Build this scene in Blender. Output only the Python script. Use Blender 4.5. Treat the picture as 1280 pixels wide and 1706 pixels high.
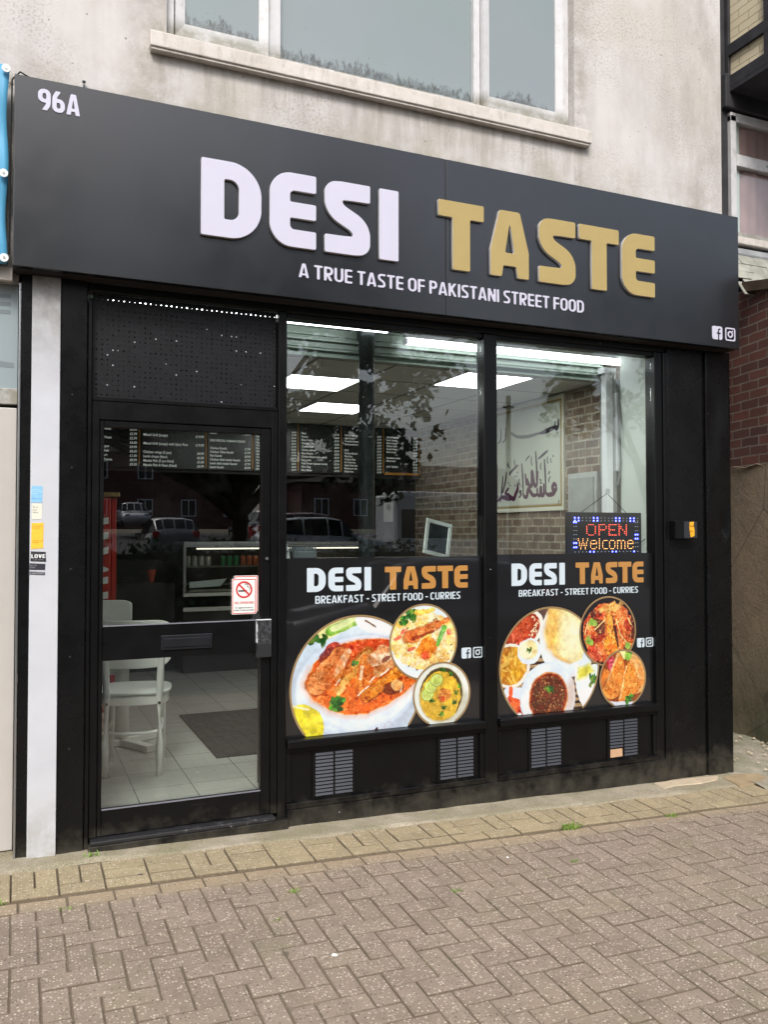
import bpy, bmesh, math, random
import numpy as np
from mathutils import Vector, Matrix
PI = math.pi
R = math.radians
random.seed(7)
rng = np.random.RandomState(11)
for o in list(bpy.data.objects):
    bpy.data.objects.remove(o)
S = bpy.context.scene
COL = S.collection

# ------------------------------------------------------------------ camera
cd = bpy.data.cameras.new('camera')
cam = bpy.data.objects.new('camera', cd); COL.objects.link(cam)
cam.location = (-0.184, -4.541, 1.600)
cam.rotation_euler = (R(90 + 1.44), 0, R(-23.44))
cd.sensor_fit = 'VERTICAL'; cd.sensor_height = 36.0; cd.sensor_width = 27.0
cd.lens = 1405 / 1706 * 36
cd.clip_start = 0.05; cd.clip_end = 2000
S.camera = cam

# ------------------------------------------------------------------ world, sun, exposure
SUN_EL, SUN_AZ = R(47), R(203)      # azimuth from +Y clockwise: behind the viewer, to the right
w = bpy.data.worlds.new('World'); S.world = w; w.use_nodes = True
nt = w.node_tree
bg = nt.nodes['Background']
sky = nt.nodes.new('ShaderNodeTexSky'); sky.sky_type = 'NISHITA'; sky.sun_disc = False
sky.sun_elevation = SUN_EL; sky.sun_rotation = SUN_AZ
sky.air_density = 1.0; sky.dust_density = 3.5; sky.ozone_density = 1.0
hsv = nt.nodes.new('ShaderNodeHueSaturation'); hsv.inputs['Saturation'].default_value = 0.58
nt.links.new(sky.outputs[0], hsv.inputs['Color']); nt.links.new(hsv.outputs[0], bg.inputs['Color'])
bg.inputs['Strength'].default_value = 0.15
sl = bpy.data.lights.new('sun', 'SUN'); sl.energy = 1.5; sl.angle = R(16); sl.color = (1.0, 0.985, 0.955)
so = bpy.data.objects.new('sun', sl); COL.objects.link(so)
d = Vector((math.sin(SUN_AZ) * math.cos(SUN_EL), math.cos(SUN_AZ) * math.cos(SUN_EL), math.sin(SUN_EL)))
so.rotation_euler = d.to_track_quat('Z', 'Y').to_euler(); so.location = (0, -6, 12)
S.view_settings.view_transform = 'Standard'; S.view_settings.look = 'None'
S.view_settings.exposure = 0.66; S.view_settings.gamma = 1.0
S.render.engine = 'CYCLES'
S.cycles.use_denoising = True
S.cycles.max_bounces = 8; S.cycles.transparent_max_bounces = 24
S.cycles.diffuse_bounces = 4; S.cycles.glossy_bounces = 4
S.cycles.sample_clamp_indirect = 4.0
S.cycles.caustics_reflective = False; S.cycles.caustics_refractive = False

# ------------------------------------------------------------------ materials
def srgb(r, g, b):
    f = lambda c: (c / 255 / 12.92) if c / 255 <= 0.04045 else ((c / 255 + 0.055) / 1.055) ** 2.4
    return (f(r), f(g), f(b), 1)

class NT:
    """small node-building helper"""
    def __init__(s, name):
        s.m = bpy.data.materials.new(name); s.m.use_nodes = True
        s.t = s.m.node_tree; s.b = s.t.nodes['Principled BSDF']; s.out = s.t.nodes['Material Output']
        s.tc = None
    def n(s, kind, **kw):
        nd = s.t.nodes.new(kind)
        for k, v in kw.items():
            if k.startswith('_'): setattr(nd, k[1:], v)
            else: nd.inputs[k.replace('0', ' ')].default_value = v
        return nd
    def l(s, a, b): s.t.links.new(a, b)
    def obj(s):
        if not s.tc: s.tc = s.t.nodes.new('ShaderNodeNewGeometry')
        return s.tc.outputs['Position']
    def mapped(s, scale=(1, 1, 1), rot=(0, 0, 0), loc=(0, 0, 0), src=None):
        mp = s.t.nodes.new('ShaderNodeMapping')
        mp.inputs['Scale'].default_value = scale; mp.inputs['Rotation'].default_value = rot; mp.inputs['Location'].default_value = loc
        s.l(src or s.obj(), mp.inputs['Vector']); return mp.outputs[0]
    def noise(s, scale, detail=4, rough=0.5, vec=None, dist=0.0):
        nd = s.t.nodes.new('ShaderNodeTexNoise'); nd.inputs['Scale'].default_value = scale
        nd.inputs['Detail'].default_value = detail; nd.inputs['Roughness'].default_value = rough; nd.inputs['Distortion'].default_value = dist
        s.l(vec or s.obj(), nd.inputs['Vector']); return nd.outputs['Fac']
    def vor(s, scale, vec=None, feature='F1', rnd=1.0):
        nd = s.t.nodes.new('ShaderNodeTexVoronoi'); nd.feature = feature; nd.inputs['Scale'].default_value = scale
        nd.inputs['Randomness'].default_value = rnd
        s.l(vec or s.obj(), nd.inputs['Vector']); return nd
    def ramp(s, fac, stops, interp='LINEAR'):
        nd = s.t.nodes.new('ShaderNodeValToRGB'); cr = nd.color_ramp; cr.interpolation = interp
        while len(cr.elements) < len(stops): cr.elements.new(0.5)
        for e, (p, c) in zip(cr.elements, stops):
            e.position = p; e.color = c if hasattr(c, '__len__') else (c, c, c, 1)
        s.l(fac, nd.inputs[0]); return nd.outputs[0]
    def mix(s, fac, a, b, blend='MIX'):
        nd = s.t.nodes.new('ShaderNodeMix'); nd.data_type = 'RGBA'; nd.blend_type = blend
        for sock, v in ((nd.inputs[0], fac), (nd.inputs[6], a), (nd.inputs[7], b)):
            if hasattr(v, 'links') or hasattr(v, 'is_linked'): s.l(v, sock)
            else: sock.default_value = v
        return nd.outputs[2]
    def math(s, op, a, b=None, c=None, clamp=False):
        nd = s.t.nodes.new('ShaderNodeMath'); nd.operation = op; nd.use_clamp = clamp
        for i, v in enumerate((a, b, c)):
            if v is None: continue
            if hasattr(v, 'is_linked'): s.l(v, nd.inputs[i])
            else: nd.inputs[i].default_value = v
        return nd.outputs[0]
    def bump(s, h, strength=0.3, dist=0.005, normal=None):
        nd = s.t.nodes.new('ShaderNodeBump'); nd.inputs['Strength'].default_value = strength; nd.inputs['Distance'].default_value = dist
        s.l(h, nd.inputs['Height'])
        if normal: s.l(normal, nd.inputs['Normal'])
        s.l(nd.outputs[0], s.b.inputs['Normal']); return nd.outputs[0]
    def base(s, v):
        if hasattr(v, 'is_linked'): s.l(v, s.b.inputs['Base Color'])
        else: s.b.inputs['Base Color'].default_value = v
    def rough(s, v):
        if hasattr(v, 'is_linked'): s.l(v, s.b.inputs['Roughness'])
        else: s.b.inputs['Roughness'].default_value = v
    def sep(s, vec=None):
        nd = s.t.nodes.new('ShaderNodeSeparateXYZ'); s.l(vec or s.obj(), nd.inputs[0]); return nd.outputs

def simple(name, col, rough=0.5, metal=0.0, spec=0.5, var=0.12, nscale=6.0, bump=0.0, bscale=80.0, coat=0.0):
    k = NT(name)
    n = k.noise(nscale, 5, 0.6)
    lo = tuple(c * (1 - var) for c in col[:3]) + (1,); hi = tuple(min(1, c * (1 + var)) for c in col[:3]) + (1,)
    k.base(k.ramp(n, [(0.3, lo), (0.7, hi)]))
    rn = k.noise(nscale * 3, 4, 0.6)
    k.rough(k.math('MULTIPLY_ADD', rn, 0.16, rough - 0.08, clamp=True))
    k.b.inputs['Metallic'].default_value = metal; k.b.inputs['Specular IOR Level'].default_value = spec
    if coat: k.b.inputs['Coat Weight'].default_value = coat; k.b.inputs['Coat Roughness'].default_value = 0.05
    if bump: k.bump(k.noise(bscale, 3, 0.6), bump, 0.002)
    return k.m

def emit(name, col, strength):
    k = NT(name); k.base((0.02, 0.02, 0.02, 1))
    k.b.inputs['Emission Color'].default_value = col; k.b.inputs['Emission Strength'].default_value = strength
    return k.m

M = {}
M['black_paint'] = None
def black_paint(name, base=0.0032, rough=0.32, chips=True, dirt=True):
    k = NT(name)
    n = k.noise(3.0, 6, 0.65); c = k.ramp(n, [(0.3, (base * .8, base * .82, base * .9, 1)), (0.75, (base * 1.5, base * 1.55, base * 1.65, 1))])
    if dirt:
        z = k.sep()[2]
        dn = k.math('MULTIPLY', k.noise(9, 6, 0.7), k.ramp(z, [(0.0, 1.0), (0.30, 0.0)]))
        c = k.mix(k.ramp(dn, [(0.30, 0.0), (0.62, 0.5)]), c, (0.10, 0.09, 0.07, 1))
    if chips:
        v = k.vor(14.0); dist = v.outputs['Distance']
        gate = k.math('GREATER_THAN', k.sep(v.outputs['Color'])[0], 0.91)
        wob = k.math('ADD', dist, k.math('MULTIPLY', k.noise(160, 2), 0.08))
        ch = k.math('MULTIPLY', gate, k.math('LESS_THAN', wob, 0.088))
        scr = k.math('MULTIPLY', k.ramp(k.noise(2.2, 4, .6), [(.55, 0.), (.65, 1.)]), k.ramp(k.noise(18, 5, .8, vec=k.mapped((.35, 1, 9))), [(.64, 0.), (.68, .28)]))
        c = k.mix(scr, c, (.10, .10, .105, 1))
        c = k.mix(ch, c, (0.55, 0.55, 0.52, 1))
    k.base(c)
    k.rough(k.ramp(k.noise(7, 5, 0.7), [(0.3, rough - 0.05), (0.7, rough + 0.10)]))
    k.b.inputs['Specular IOR Level'].default_value = 0.25
    k.bump(k.noise(5, 3, 0.5, vec=k.mapped((1, 1, 0.3))), 0.12, 0.008)
    return k.m
M['black_paint'] = black_paint('black_gloss_paint')
M['black_clad'] = black_paint('black_cladding', 0.0045, 0.26, chips=False)
M['charcoal'] = simple('charcoal_metal', srgb(62, 66, 74), 0.4, 0.0, 0.4, 0.06)
M['sign_face'] = simple('sign_face', (.011, .0122, .0145, 1), 0.22, 0.0, 0.9, 0.05, 2.0)
M['letter_white'] = simple('letter_white', srgb(202, 200, 216), 0.35, 0, 0.5, 0.02)
M['letter_gold'] = simple('letter_gold', srgb(174, 153, 98), 0.42, 0.0, 0.5, 0.04)
M['letter_side'] = simple('letter_side', srgb(190, 188, 190), 0.3, 0, 0.6, 0.03)
M['white_plastic'] = simple('white_plastic', srgb(225, 226, 228), 0.35, 0, 0.5, 0.05)
M['white_wood'] = simple('white_painted_wood', srgb(228, 226, 218), 0.42, 0, 0.4, 0.05, 12)
M['steel'] = simple('steel', srgb(180, 182, 182), 0.3, 0.9, 0.5, 0.06)
M['dark_interior'] = simple('dark_interior', srgb(42, 38, 36), 0.6, 0, 0.3, 0.25, 3)
M['brown_panel'] = simple('brown_panel', srgb(62, 44, 38), 0.5, 0, 0.3, 0.2, 5)
M['ceiling_tile'] = simple('ceiling_tile', srgb(190, 190, 184), 0.9, 0, 0.2, 0.05, 30, 0.3, 300)
M['dark_metal'] = simple('dark_metal', srgb(52, 54, 56), 0.45, 0.4, 0.4, 0.1)
M['rubber'] = simple('rubber', srgb(30, 30, 30), 0.85, 0, 0.2, 0.2)
M['timber_black'] = simple('black_timber', srgb(56, 55, 58), 0.7, 0, 0.3, 0.3, 8, 0.5, 40)
M['card_white'] = simple('card_white', srgb(228, 230, 226), 0.6, 0, 0.3, 0.03)

def glass_mat(name, tint=(0.93, 0.96, 0.95, 1), rough=0.0, grime=0.03, f0=0.045):
    k = NT(name); t = k.t; t.nodes.remove(k.b)
    tr = t.nodes.new('ShaderNodeBsdfTransparent'); tr.inputs[0].default_value = tint
    gl = t.nodes.new('ShaderNodeBsdfGlossy'); gl.inputs['Roughness'].default_value = rough
    geo = t.nodes.new('ShaderNodeNewGeometry')
    vm = t.nodes.new('ShaderNodeVectorMath'); vm.operation = 'DOT_PRODUCT'
    k.l(geo.outputs['Normal'], vm.inputs[0]); k.l(geo.outputs['Incoming'], vm.inputs[1])
    ab = k.math('ABSOLUTE', vm.outputs['Value'])
    p5 = k.math('POWER', k.math('SUBTRACT', 1.0, ab), 5.0)
    fr = k.math('MULTIPLY_ADD', p5, 1 - f0, f0)
    ms = t.nodes.new('ShaderNodeMixShader'); k.l(fr, ms.inputs[0]); k.l(tr.outputs[0], ms.inputs[1]); k.l(gl.outputs[0], ms.inputs[2])
    df = t.nodes.new('ShaderNodeBsdfDiffuse'); df.inputs[0].default_value = (0.6, 0.6, 0.58, 1)
    g = k.math('MULTIPLY', k.ramp(k.noise(5, 6, 0.7), [(0.45, 0.0), (0.8, 1.0)]), grime)
    ms2 = t.nodes.new('ShaderNodeMixShader'); k.l(g, ms2.inputs[0]); k.l(ms.outputs[0], ms2.inputs[1]); k.l(df.outputs[0], ms2.inputs[2])
    # faint waviness of float glass
    bn = t.nodes.new('ShaderNodeBump'); bn.inputs['Strength'].default_value = 0.02; bn.inputs['Distance'].default_value = 0.02
    k.l(k.noise(1.3, 1, 0.3), bn.inputs['Height']); k.l(bn.outputs[0], gl.inputs['Normal'])
    k.l(ms2.outputs[0], k.out.inputs['Surface'])
    return k.m
M['glass'] = glass_mat('window_glass', grime=0.006, f0=0.078)

def vcol_mat(name, rough=0.35, attr='Col', coat=0.0, spec=0.5):
    k = NT(name); a = k.t.nodes.new('ShaderNodeAttribute'); a.attribute_name = attr
    k.base(a.outputs['Color']); k.b.inputs['Roughness'].default_value = rough; k.b.inputs['Specular IOR Level'].default_value = spec
    if coat: k.b.inputs['Coat Weight'].default_value = coat; k.b.inputs['Coat Roughness'].default_value = 0.02
    return k.m
M['print_gloss'] = vcol_mat('printed_vinyl', 0.3, coat=1.0)
M['print_matte'] = vcol_mat('printed_paper', 0.7)

def sticker_flat(name, col, rough=0.3):
    k = NT(name); k.base(col); k.b.inputs['Roughness'].default_value = rough
    k.b.inputs['Coat Weight'].default_value = 1.0; k.b.inputs['Coat Roughness'].default_value = 0.02
    k.b.inputs['Coat IOR'].default_value = 1.6
    return k.m
M['vinyl_black'] = sticker_flat('vinyl_black', (0.007, 0.007, 0.008, 1))
M['vinyl_white'] = sticker_flat('vinyl_white', srgb(204, 217, 225))
M['vinyl_gold'] = sticker_flat('vinyl_gold', srgb(186, 134, 70))
M['vinyl_ring'] = sticker_flat('vinyl_ring', srgb(150, 124, 86))

# render wall
def render_wall():
    k = NT('weathered_render')
    n1 = k.noise(0.9, 5, 0.6); n2 = k.noise(5.0, 7, 0.7); n3 = k.noise(75, 5, 0.6)
    c = k.ramp(n1, [(0.3, srgb(193, 188, 178)), (0.5, srgb(206, 202, 199)), (0.72, srgb(199, 194, 195))])
    c = k.mix(k.ramp(n2, [(0.42, 0.0), (0.80, 0.40)]), c, srgb(196, 190, 178))
    # patches of speckled mould
    patch = k.ramp(k.noise(1.7, 4, 0.6), [(0.43, 0.0), (0.62, 1.0)])
    sp = k.ramp(n3, [(0.50, 0.0), (0.62, 1.0)])
    mk = k.math('MULTIPLY', patch, sp)
    c = k.mix(k.math('MULTIPLY', mk, 0.5), c, srgb(120, 114, 100))
    c = k.mix(k.ramp(k.noise(1.1, 6, .68, vec=k.mapped((1.3, 1, .7), loc=(5, 2, 8))), [(.48, 0.), (.66, .42)]), c, srgb(158, 152, 144))
    # pits
    v = k.vor(16.0); gate = k.math('GREATER_THAN', k.sep(v.outputs['Color'])[0], 0.72)
    pit = k.math('MULTIPLY', gate, k.math('LESS_THAN', k.math('ADD', v.outputs['Distance'], k.math('MULTIPLY', k.noise(90, 2), 0.16)), 0.17))
    c = k.mix(k.math('MULTIPLY', pit, 0.62), c, srgb(92, 86, 74))
    v3 = k.vor(9.0, vec=k.mapped((1, 1, 1), loc=(2, 1, 5))); g3 = k.sep(v3.outputs['Color'])
    big = k.math('MULTIPLY', k.math('GREATER_THAN', g3[0], .5), k.math('LESS_THAN', k.math('ADD', v3.outputs['Distance'], k.math('MULTIPLY', k.noise(60, 3), .12)), k.math('MULTIPLY_ADD', g3[1], .08, .07)))
    big = k.math('MULTIPLY', big, k.ramp(k.noise(1.4, 4, .6, vec=k.mapped((1, 1, 1), loc=(7, 3, 1))), [(.45, 0.), (.6, .75)]))
    c = k.mix(big, c, srgb(126, 120, 108))
    # green/brown creep just over the fascia
    z = k.sep()[2]
    low = k.math('MULTIPLY', k.ramp(k.math('SUBTRACT', z, 3.7), [(0.05, 1.0), (0.50, 0.0)]), k.ramp(k.noise(4, 6, 0.75), [(0.42, 0.0), (0.62, 1.0)]))
    c = k.mix(k.math('MULTIPLY', low, 0.6), c, srgb(140, 128, 96))
    s3 = k.sep(); xx, zz = s3[0], s3[2]
    band = lambda v, a, b, c_, d_: k.math('MULTIPLY', k.ramp(k.math('DIVIDE', k.math('SUBTRACT', v, a), b - a), [(0., 0.), (1., 1.)]), k.ramp(k.math('DIVIDE', k.math('SUBTRACT', v, c_), d_ - c_), [(0., 1.), (1., 0.)]))
    st1 = k.math('MULTIPLY', k.math('MULTIPLY', band(zz, 3.78, 4.12, 4.15, 4.17), band(xx, .35, .5, 3.2, 3.32)), k.ramp(k.noise(7, 6, .7, vec=k.mapped((1.6, 1, .16))), [(.44, 0.), (.66, .75)]))
    c = k.mix(st1, c, srgb(138, 130, 116))
    edge = k.math('MULTIPLY', k.ramp(k.math('SUBTRACT', xx, 3.85), [(.0, 0.), (.30, 1.)]), k.ramp(k.noise(3.2, 7, .72, vec=k.mapped((1.5, 1, .6))), [(.40, 0.), (.66, .6)]))
    c = k.mix(edge, c, srgb(150, 143, 132))
    jm = k.math('MULTIPLY', k.math('MAXIMUM', band(xx, 3.14, 3.16, 3.2, 3.34), band(xx, .25, .42, .5, .52)), k.ramp(k.noise(6, 6, .7), [(.42, 0.), (.64, .7)]))
    c = k.mix(jm, c, srgb(146, 138, 124))
    rag = k.math('MULTIPLY', band(zz, 3.80, 3.81, 3.835, 3.90), k.ramp(k.noise(16, 6, .8), [(.46, 0.), (.56, .9)]))
    c = k.mix(rag, c, srgb(96, 86, 68))
    # hairline cracks
    nz = k.t.nodes.new('ShaderNodeTexNoise'); nz.inputs['Scale'].default_value = 4.0; nz.inputs['Detail'].default_value = 6; k.l(k.obj(), nz.inputs['Vector'])
    cr = k.vor(0.45, vec=k.mix(0.22, k.obj(), nz.outputs['Color']), feature='DISTANCE_TO_EDGE')
    crk = k.math('MULTIPLY', k.math('LESS_THAN', cr.outputs['Distance'], 0.0011), k.ramp(k.noise(1.5, 3, .6), [(.5, 0.), (.6, 1.)]))
    c = k.mix(k.math('MULTIPLY', crk, 0.45), c, srgb(110, 102, 92))
    # grey vertical runs
    runs = k.ramp(k.noise(2.2, 5, 0.6, vec=k.mapped((2.0, 1, 0.22))), [(0.50, 0.0), (0.76, 0.30)])
    c = k.mix(runs, c, srgb(150, 146, 140))
    k.base(c); k.rough(0.88)
    h = k.math('ADD', k.math('MULTIPLY', n2, 0.6), k.math('MULTIPLY', n3, 0.35)); h = k.math('SUBTRACT', h, k.math('MULTIPLY', pit, 0.4))
    k.bump(h, 0.45, 0.01)
    return k.m
M['render'] = render_wall()
def stone_sill():
    k = NT('painted_sill')
    c = k.ramp(k.noise(6, 6, 0.7), [(0.3, srgb(196, 188, 178)), (0.7, srgb(218, 212, 206))])
    c = k.mix(k.ramp(k.noise(18, 6, 0.75, vec=k.mapped((1, 1, 0.4))), [(0.5, 0.0), (0.75, 0.6)]), c, srgb(130, 122, 108))
    k.base(c); k.rough(0.8); k.bump(k.noise(40, 5, 0.6), 0.3, 0.004); return k.m
M['sill'] = stone_sill()
def dirty_upvc():
    k = NT('dirty_white_frame')
    c = k.ramp(k.noise(10, 5, 0.6), [(0.3, srgb(200, 199, 199)), (0.7, srgb(214, 213, 214))])
    c = k.mix(k.ramp(k.noise(14, 7, 0.8, vec=k.mapped((1.5, 1, 0.6))), [(0.54, 0.0), (0.74, 0.6)]), c, srgb(140, 134, 112))
    zz = k.math('SUBTRACT', k.sep()[2], 4.25)
    lowd = k.math('MULTIPLY', k.ramp(zz, [(.075, 1.), (.15, 0.)]), k.ramp(k.noise(11, 6, .75), [(.30, .25), (.56, 1.)]))
    c = k.mix(k.math('MULTIPLY', lowd, .8), c, srgb(120, 116, 98))
    k.base(c); k.rough(0.5); return k.m
M['upvc'] = dirty_upvc()
def brick(name, c1, c2, mortar, bw=0.225, bh=0.075, ms=0.010, axis='y', dirt=0.4, bumps=0.6, light=None, patch=0.0):
    k = NT(name)
    s = k.sep()
    cmb = k.t.nodes.new('ShaderNodeCombineXYZ')
    wob = k.noise(5, 3, 0.5)
    wb2 = k.noise(14, 3, 0.6); wb3 = k.noise(11, 3, .6, vec=k.mapped((1, 1, 1), loc=(3, 7, 1)))
    k.l(k.math('ADD', s[1] if axis == 'y' else s[0], k.math('MULTIPLY', wb2, 0.022)), cmb.inputs[0])
    k.l(k.math('ADD', s[2], k.math('ADD', k.math('MULTIPLY', wob, 0.015), k.math('MULTIPLY', wb3, 0.012))), cmb.inputs[1])
    bt = k.t.nodes.new('ShaderNodeTexBrick')
    bt.inputs['Scale'].default_value = 1.0; bt.inputs['Brick Width'].default_value = bw; bt.inputs['Row Height'].default_value = bh
    bt.inputs['Mortar Size'].default_value = ms; bt.inputs['Mortar Smooth'].default_value = 0.25; bt.inputs['Bias'].default_value = 0.0
    bt.inputs['Color1'].default_value = c1; bt.inputs['Color2'].default_value = c2; bt.inputs['Mortar'].default_value = mortar
    k.l(cmb.outputs[0], bt.inputs['Vector'])
    c = k.mix(k.ramp(k.noise(9, 6, 0.7), [(0.35, 0.0), (0.75, dirt)]), bt.outputs['Color'], tuple(x * 0.45 for x in c1[:3]) + (1,))
    if light:
        c = k.mix(k.ramp(k.noise(2.5, 5, 0.7), [(0.5, 0.0), (0.72, 0.5)]), c, light)
    k.base(c); k.rough(0.85)
    h = k.math('SUBTRACT', k.math('MULTIPLY', k.noise(60, 4, 0.6), 0.4), bt.outputs['Fac'])
    k.bump(h, bumps, 0.008); return k.m
M['brick_inner'] = brick('brick_effect_wall', srgb(112, 88, 74), srgb(162, 143, 122), srgb(188, 180, 160), 0.165, 0.067, 0.0085, 'y', 0.7, 0.4, srgb(150, 140, 118))
M['brick_alley'] = brick('dark_red_brick', srgb(128, 80, 68), srgb(92, 64, 58), srgb(146, 136, 124), 0.235, 0.078, 0.007, 'y', 0.6, 0.8)
M['brick_cream'] = brick('cream_painted_brick', srgb(228, 215, 184), srgb(220, 206, 174), srgb(180, 166, 136), 0.215, 0.07, 0.005, 'y', 0.12, 0.6)
M['brick_house'] = brick('far_house_brick', srgb(120, 66, 56), srgb(96, 56, 50), srgb(120, 110, 100), 0.23, 0.078, 0.01, 'x')
def old_render():
    k = NT('mossy_old_render')
    n = k.noise(1.6, 6, 0.65)
    c = k.ramp(n, [(0.3, srgb(132, 118, 97)), (0.55, srgb(160, 142, 118)), (0.8, srgb(182, 166, 142))])
    z = k.sep()[2]
    moss = k.math('MULTIPLY', k.ramp(z, [(0.0, 1.0), (0.85, 0.0)]), k.ramp(k.noise(2.4, 5, 0.7), [(0.2, 0.2), (0.6, 1.0)]))
    c = k.mix(moss, c, srgb(76, 80, 54))
    c = k.mix(k.ramp(k.noise(3, 6, 0.7, vec=k.mapped((1, 1, .4), loc=(4, 2, 1))), [(0.5, 0.0), (0.7, 0.4)]), c, srgb(150, 140, 124))
    c = k.mix(k.ramp(k.noise(45, 6, .75), [(.40, 0.), (.70, .35)]), c, srgb(84, 74, 58)); ck = k.vor(.9, vec=k.mapped((1, 1, .8)), feature='DISTANCE_TO_EDGE'); c = k.mix(k.math('MULTIPLY', k.math('LESS_THAN', ck.outputs['Distance'], .004), .5), c, srgb(60, 54, 44))
    k.base(c); k.rough(0.92); k.bump(k.math('ADD', k.noise(14, 7, 0.7), k.math('MULTIPLY', k.noise(90, 4, .7), .4)), 0.8, 0.02); return k.m
M['old_render'] = old_render()

def paver_mat(name, c1, c2, stain_c):
    k = NT(name)
    a = k.t.nodes.new('ShaderNodeAttribute'); a.attribute_name = 'rnd'
    c = k.ramp(a.outputs['Fac'], [(0.0, c1), (1.0, c2)])
    c = k.mix(0.30, c, k.ramp(k.noise(120, 4, 0.75), [(0.35, (0.05, 0.045, 0.04, 1)), (0.65, (0.42, 0.36, 0.31, 1))]))
    c = k.mix(k.ramp(k.noise(1.3, 4, 0.6), [(0.35, 0.0), (0.75, 0.35)]), c, stain_c)
    c = k.mix(k.ramp(k.noise(7, 6, .72), [(.42, 0.), (.72, .5)]), c, srgb(104, 94, 76))
    gv = k.vor(2.6, vec=k.mapped((1, 1, 1), loc=(1.7, .6, 0))); gum = k.math('MULTIPLY', k.math('GREATER_THAN', k.sep(gv.outputs['Color'])[2], .62), k.math('LESS_THAN', k.math('ADD', gv.outputs['Distance'], k.math('MULTIPLY', k.noise(40, 2), .03)), .062))
    c = k.mix(k.math('MULTIPLY', gum, .6), c, srgb(72, 64, 58))
    c = k.mix(k.ramp(k.noise(3.1, 6, .7, vec=k.mapped((1, 1, 1), loc=(9, 4, 0))), [(.56, 0.), (.72, .35)]), c, srgb(112, 112, 74))
    # sandy stain creeping out from the buff border
    y = k.sep()[1]
    yy = k.math('ADD', y, k.math('MULTIPLY', k.math('SUBTRACT', k.noise(2.2, 5, 0.6), 0.5), 0.22))
    st = k.ramp(k.math('ADD', yy, 1.0), [(0.34, 0.0), (0.46, 0.8 if name == 'block_paver' else 0.25)])
    c = k.mix(st, c, stain_c)
    v = k.vor(84.0); g = k.sep(v.outputs['Color'])
    spot = k.math('MULTIPLY', k.math('GREATER_THAN', g[0], 0.60), k.math('LESS_THAN', v.outputs['Distance'], 0.37))
    c = k.mix(k.math('MULTIPLY', spot, k.math('MULTIPLY_ADD', g[1], 0.5, 0.18)), c, srgb(216, 204, 186))
    v2 = k.vor(70.0, vec=k.mapped((1, 1, 1), loc=(3.3, 1.2, 0))); g2 = k.sep(v2.outputs['Color'])
    dk = k.math('MULTIPLY', k.math('GREATER_THAN', g2[0], 0.8), k.math('LESS_THAN', v2.outputs['Distance'], 0.3))
    c = k.mix(k.math('MULTIPLY', dk, 0.6), c, (0.05, 0.045, 0.04, 1))
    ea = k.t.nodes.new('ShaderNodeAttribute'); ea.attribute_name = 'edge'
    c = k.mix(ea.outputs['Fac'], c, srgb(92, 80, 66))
    k.base(c); k.rough(0.9)
    k.bump(k.math('ADD', k.noise(150, 4, 0.7), k.math('MULTIPLY', k.noise(30, 3, 0.6), 0.6)), 0.6, 0.004)
    return k.m
M['paver'] = paver_mat('block_paver', srgb(133, 116, 103), srgb(147, 130, 115), srgb(155, 138, 111))
M['paver_buff'] = paver_mat('buff_block_paver', srgb(152, 136, 103), srgb(178, 160, 122), srgb(158, 144, 112))
def joint_mat():
    k = NT('joint_sand')
    c = k.ramp(k.noise(60, 5, 0.7), [(0.3, srgb(92, 80, 66)), (0.7, srgb(122, 107, 89))])
    c = k.mix(k.ramp(k.noise(1.6, 4, 0.6), [(0.55, 0.0), (0.72, 0.55)]), c, srgb(88, 92, 52))
    k.base(c); k.rough(0.95); k.bump(k.noise(200, 3, 0.6), 0.5, 0.003); return k.m
M['joint'] = joint_mat()
def concrete_mat(name, a, b, moss):
    k = NT(name)
    c = k.ramp(k.noise(7, 7, 0.7), [(0.3, a), (0.7, b)])
    c = k.mix(k.ramp(k.noise(2.6, 6, 0.7), [(0.42, 0.0), (0.62, 0.75)]), c, moss)
    c = k.mix(0.25, c, k.ramp(k.noise(140, 3, 0.7), [(0.4, (0.04, 0.04, 0.03, 1)), (0.62, (0.6, 0.56, 0.5, 1))]))
    k.base(c); k.rough(0.93); k.bump(k.math('ADD', k.noise(9, 7, 0.7), k.math('MULTIPLY', k.noise(120, 3, 0.6), 0.25)), 0.6, 0.012); return k.m
M['mortar_strip'] = concrete_mat('mortar_strip', srgb(138, 126, 104), srgb(176, 164, 142), srgb(122, 116, 78))
M['alley_ground'] = concrete_mat('alley_ground', srgb(128, 120, 100), srgb(184, 174, 154), srgb(104, 108, 72))
M['asphalt'] = simple('asphalt', (0.055, 0.055, 0.057, 1), 0.85, 0, 0.3, 0.25, 8, 0.5, 200)
M['soil'] = simple('soil', srgb(70, 72, 52), 0.95, 0, 0.1, 0.3, 4)
M['broken_stone'] = simple('broken_stone', srgb(186, 170, 146), 0.9, 0, 0.2, 0.15, 14, 0.5, 60)
def leaf_mat(name, a, b):
    k = NT(name); oi = k.t.nodes.new('ShaderNodeAttribute'); oi.attribute_name = 'rnd'
    k.base(k.ramp(oi.outputs['Fac'], [(0.0, a), (1.0, b)])); k.rough(0.55); return k.m
M['leaf'] = leaf_mat('tree_leaf', (0.018, 0.04, 0.012, 1), (0.06, 0.11, 0.03, 1))
M['weed'] = leaf_mat('weed_leaf', srgb(92, 128, 40), srgb(140, 168, 72))
M['bark'] = simple('bark', srgb(70, 60, 50), 0.9, 0, 0.2, 0.3, 12, 0.8, 30)
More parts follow.
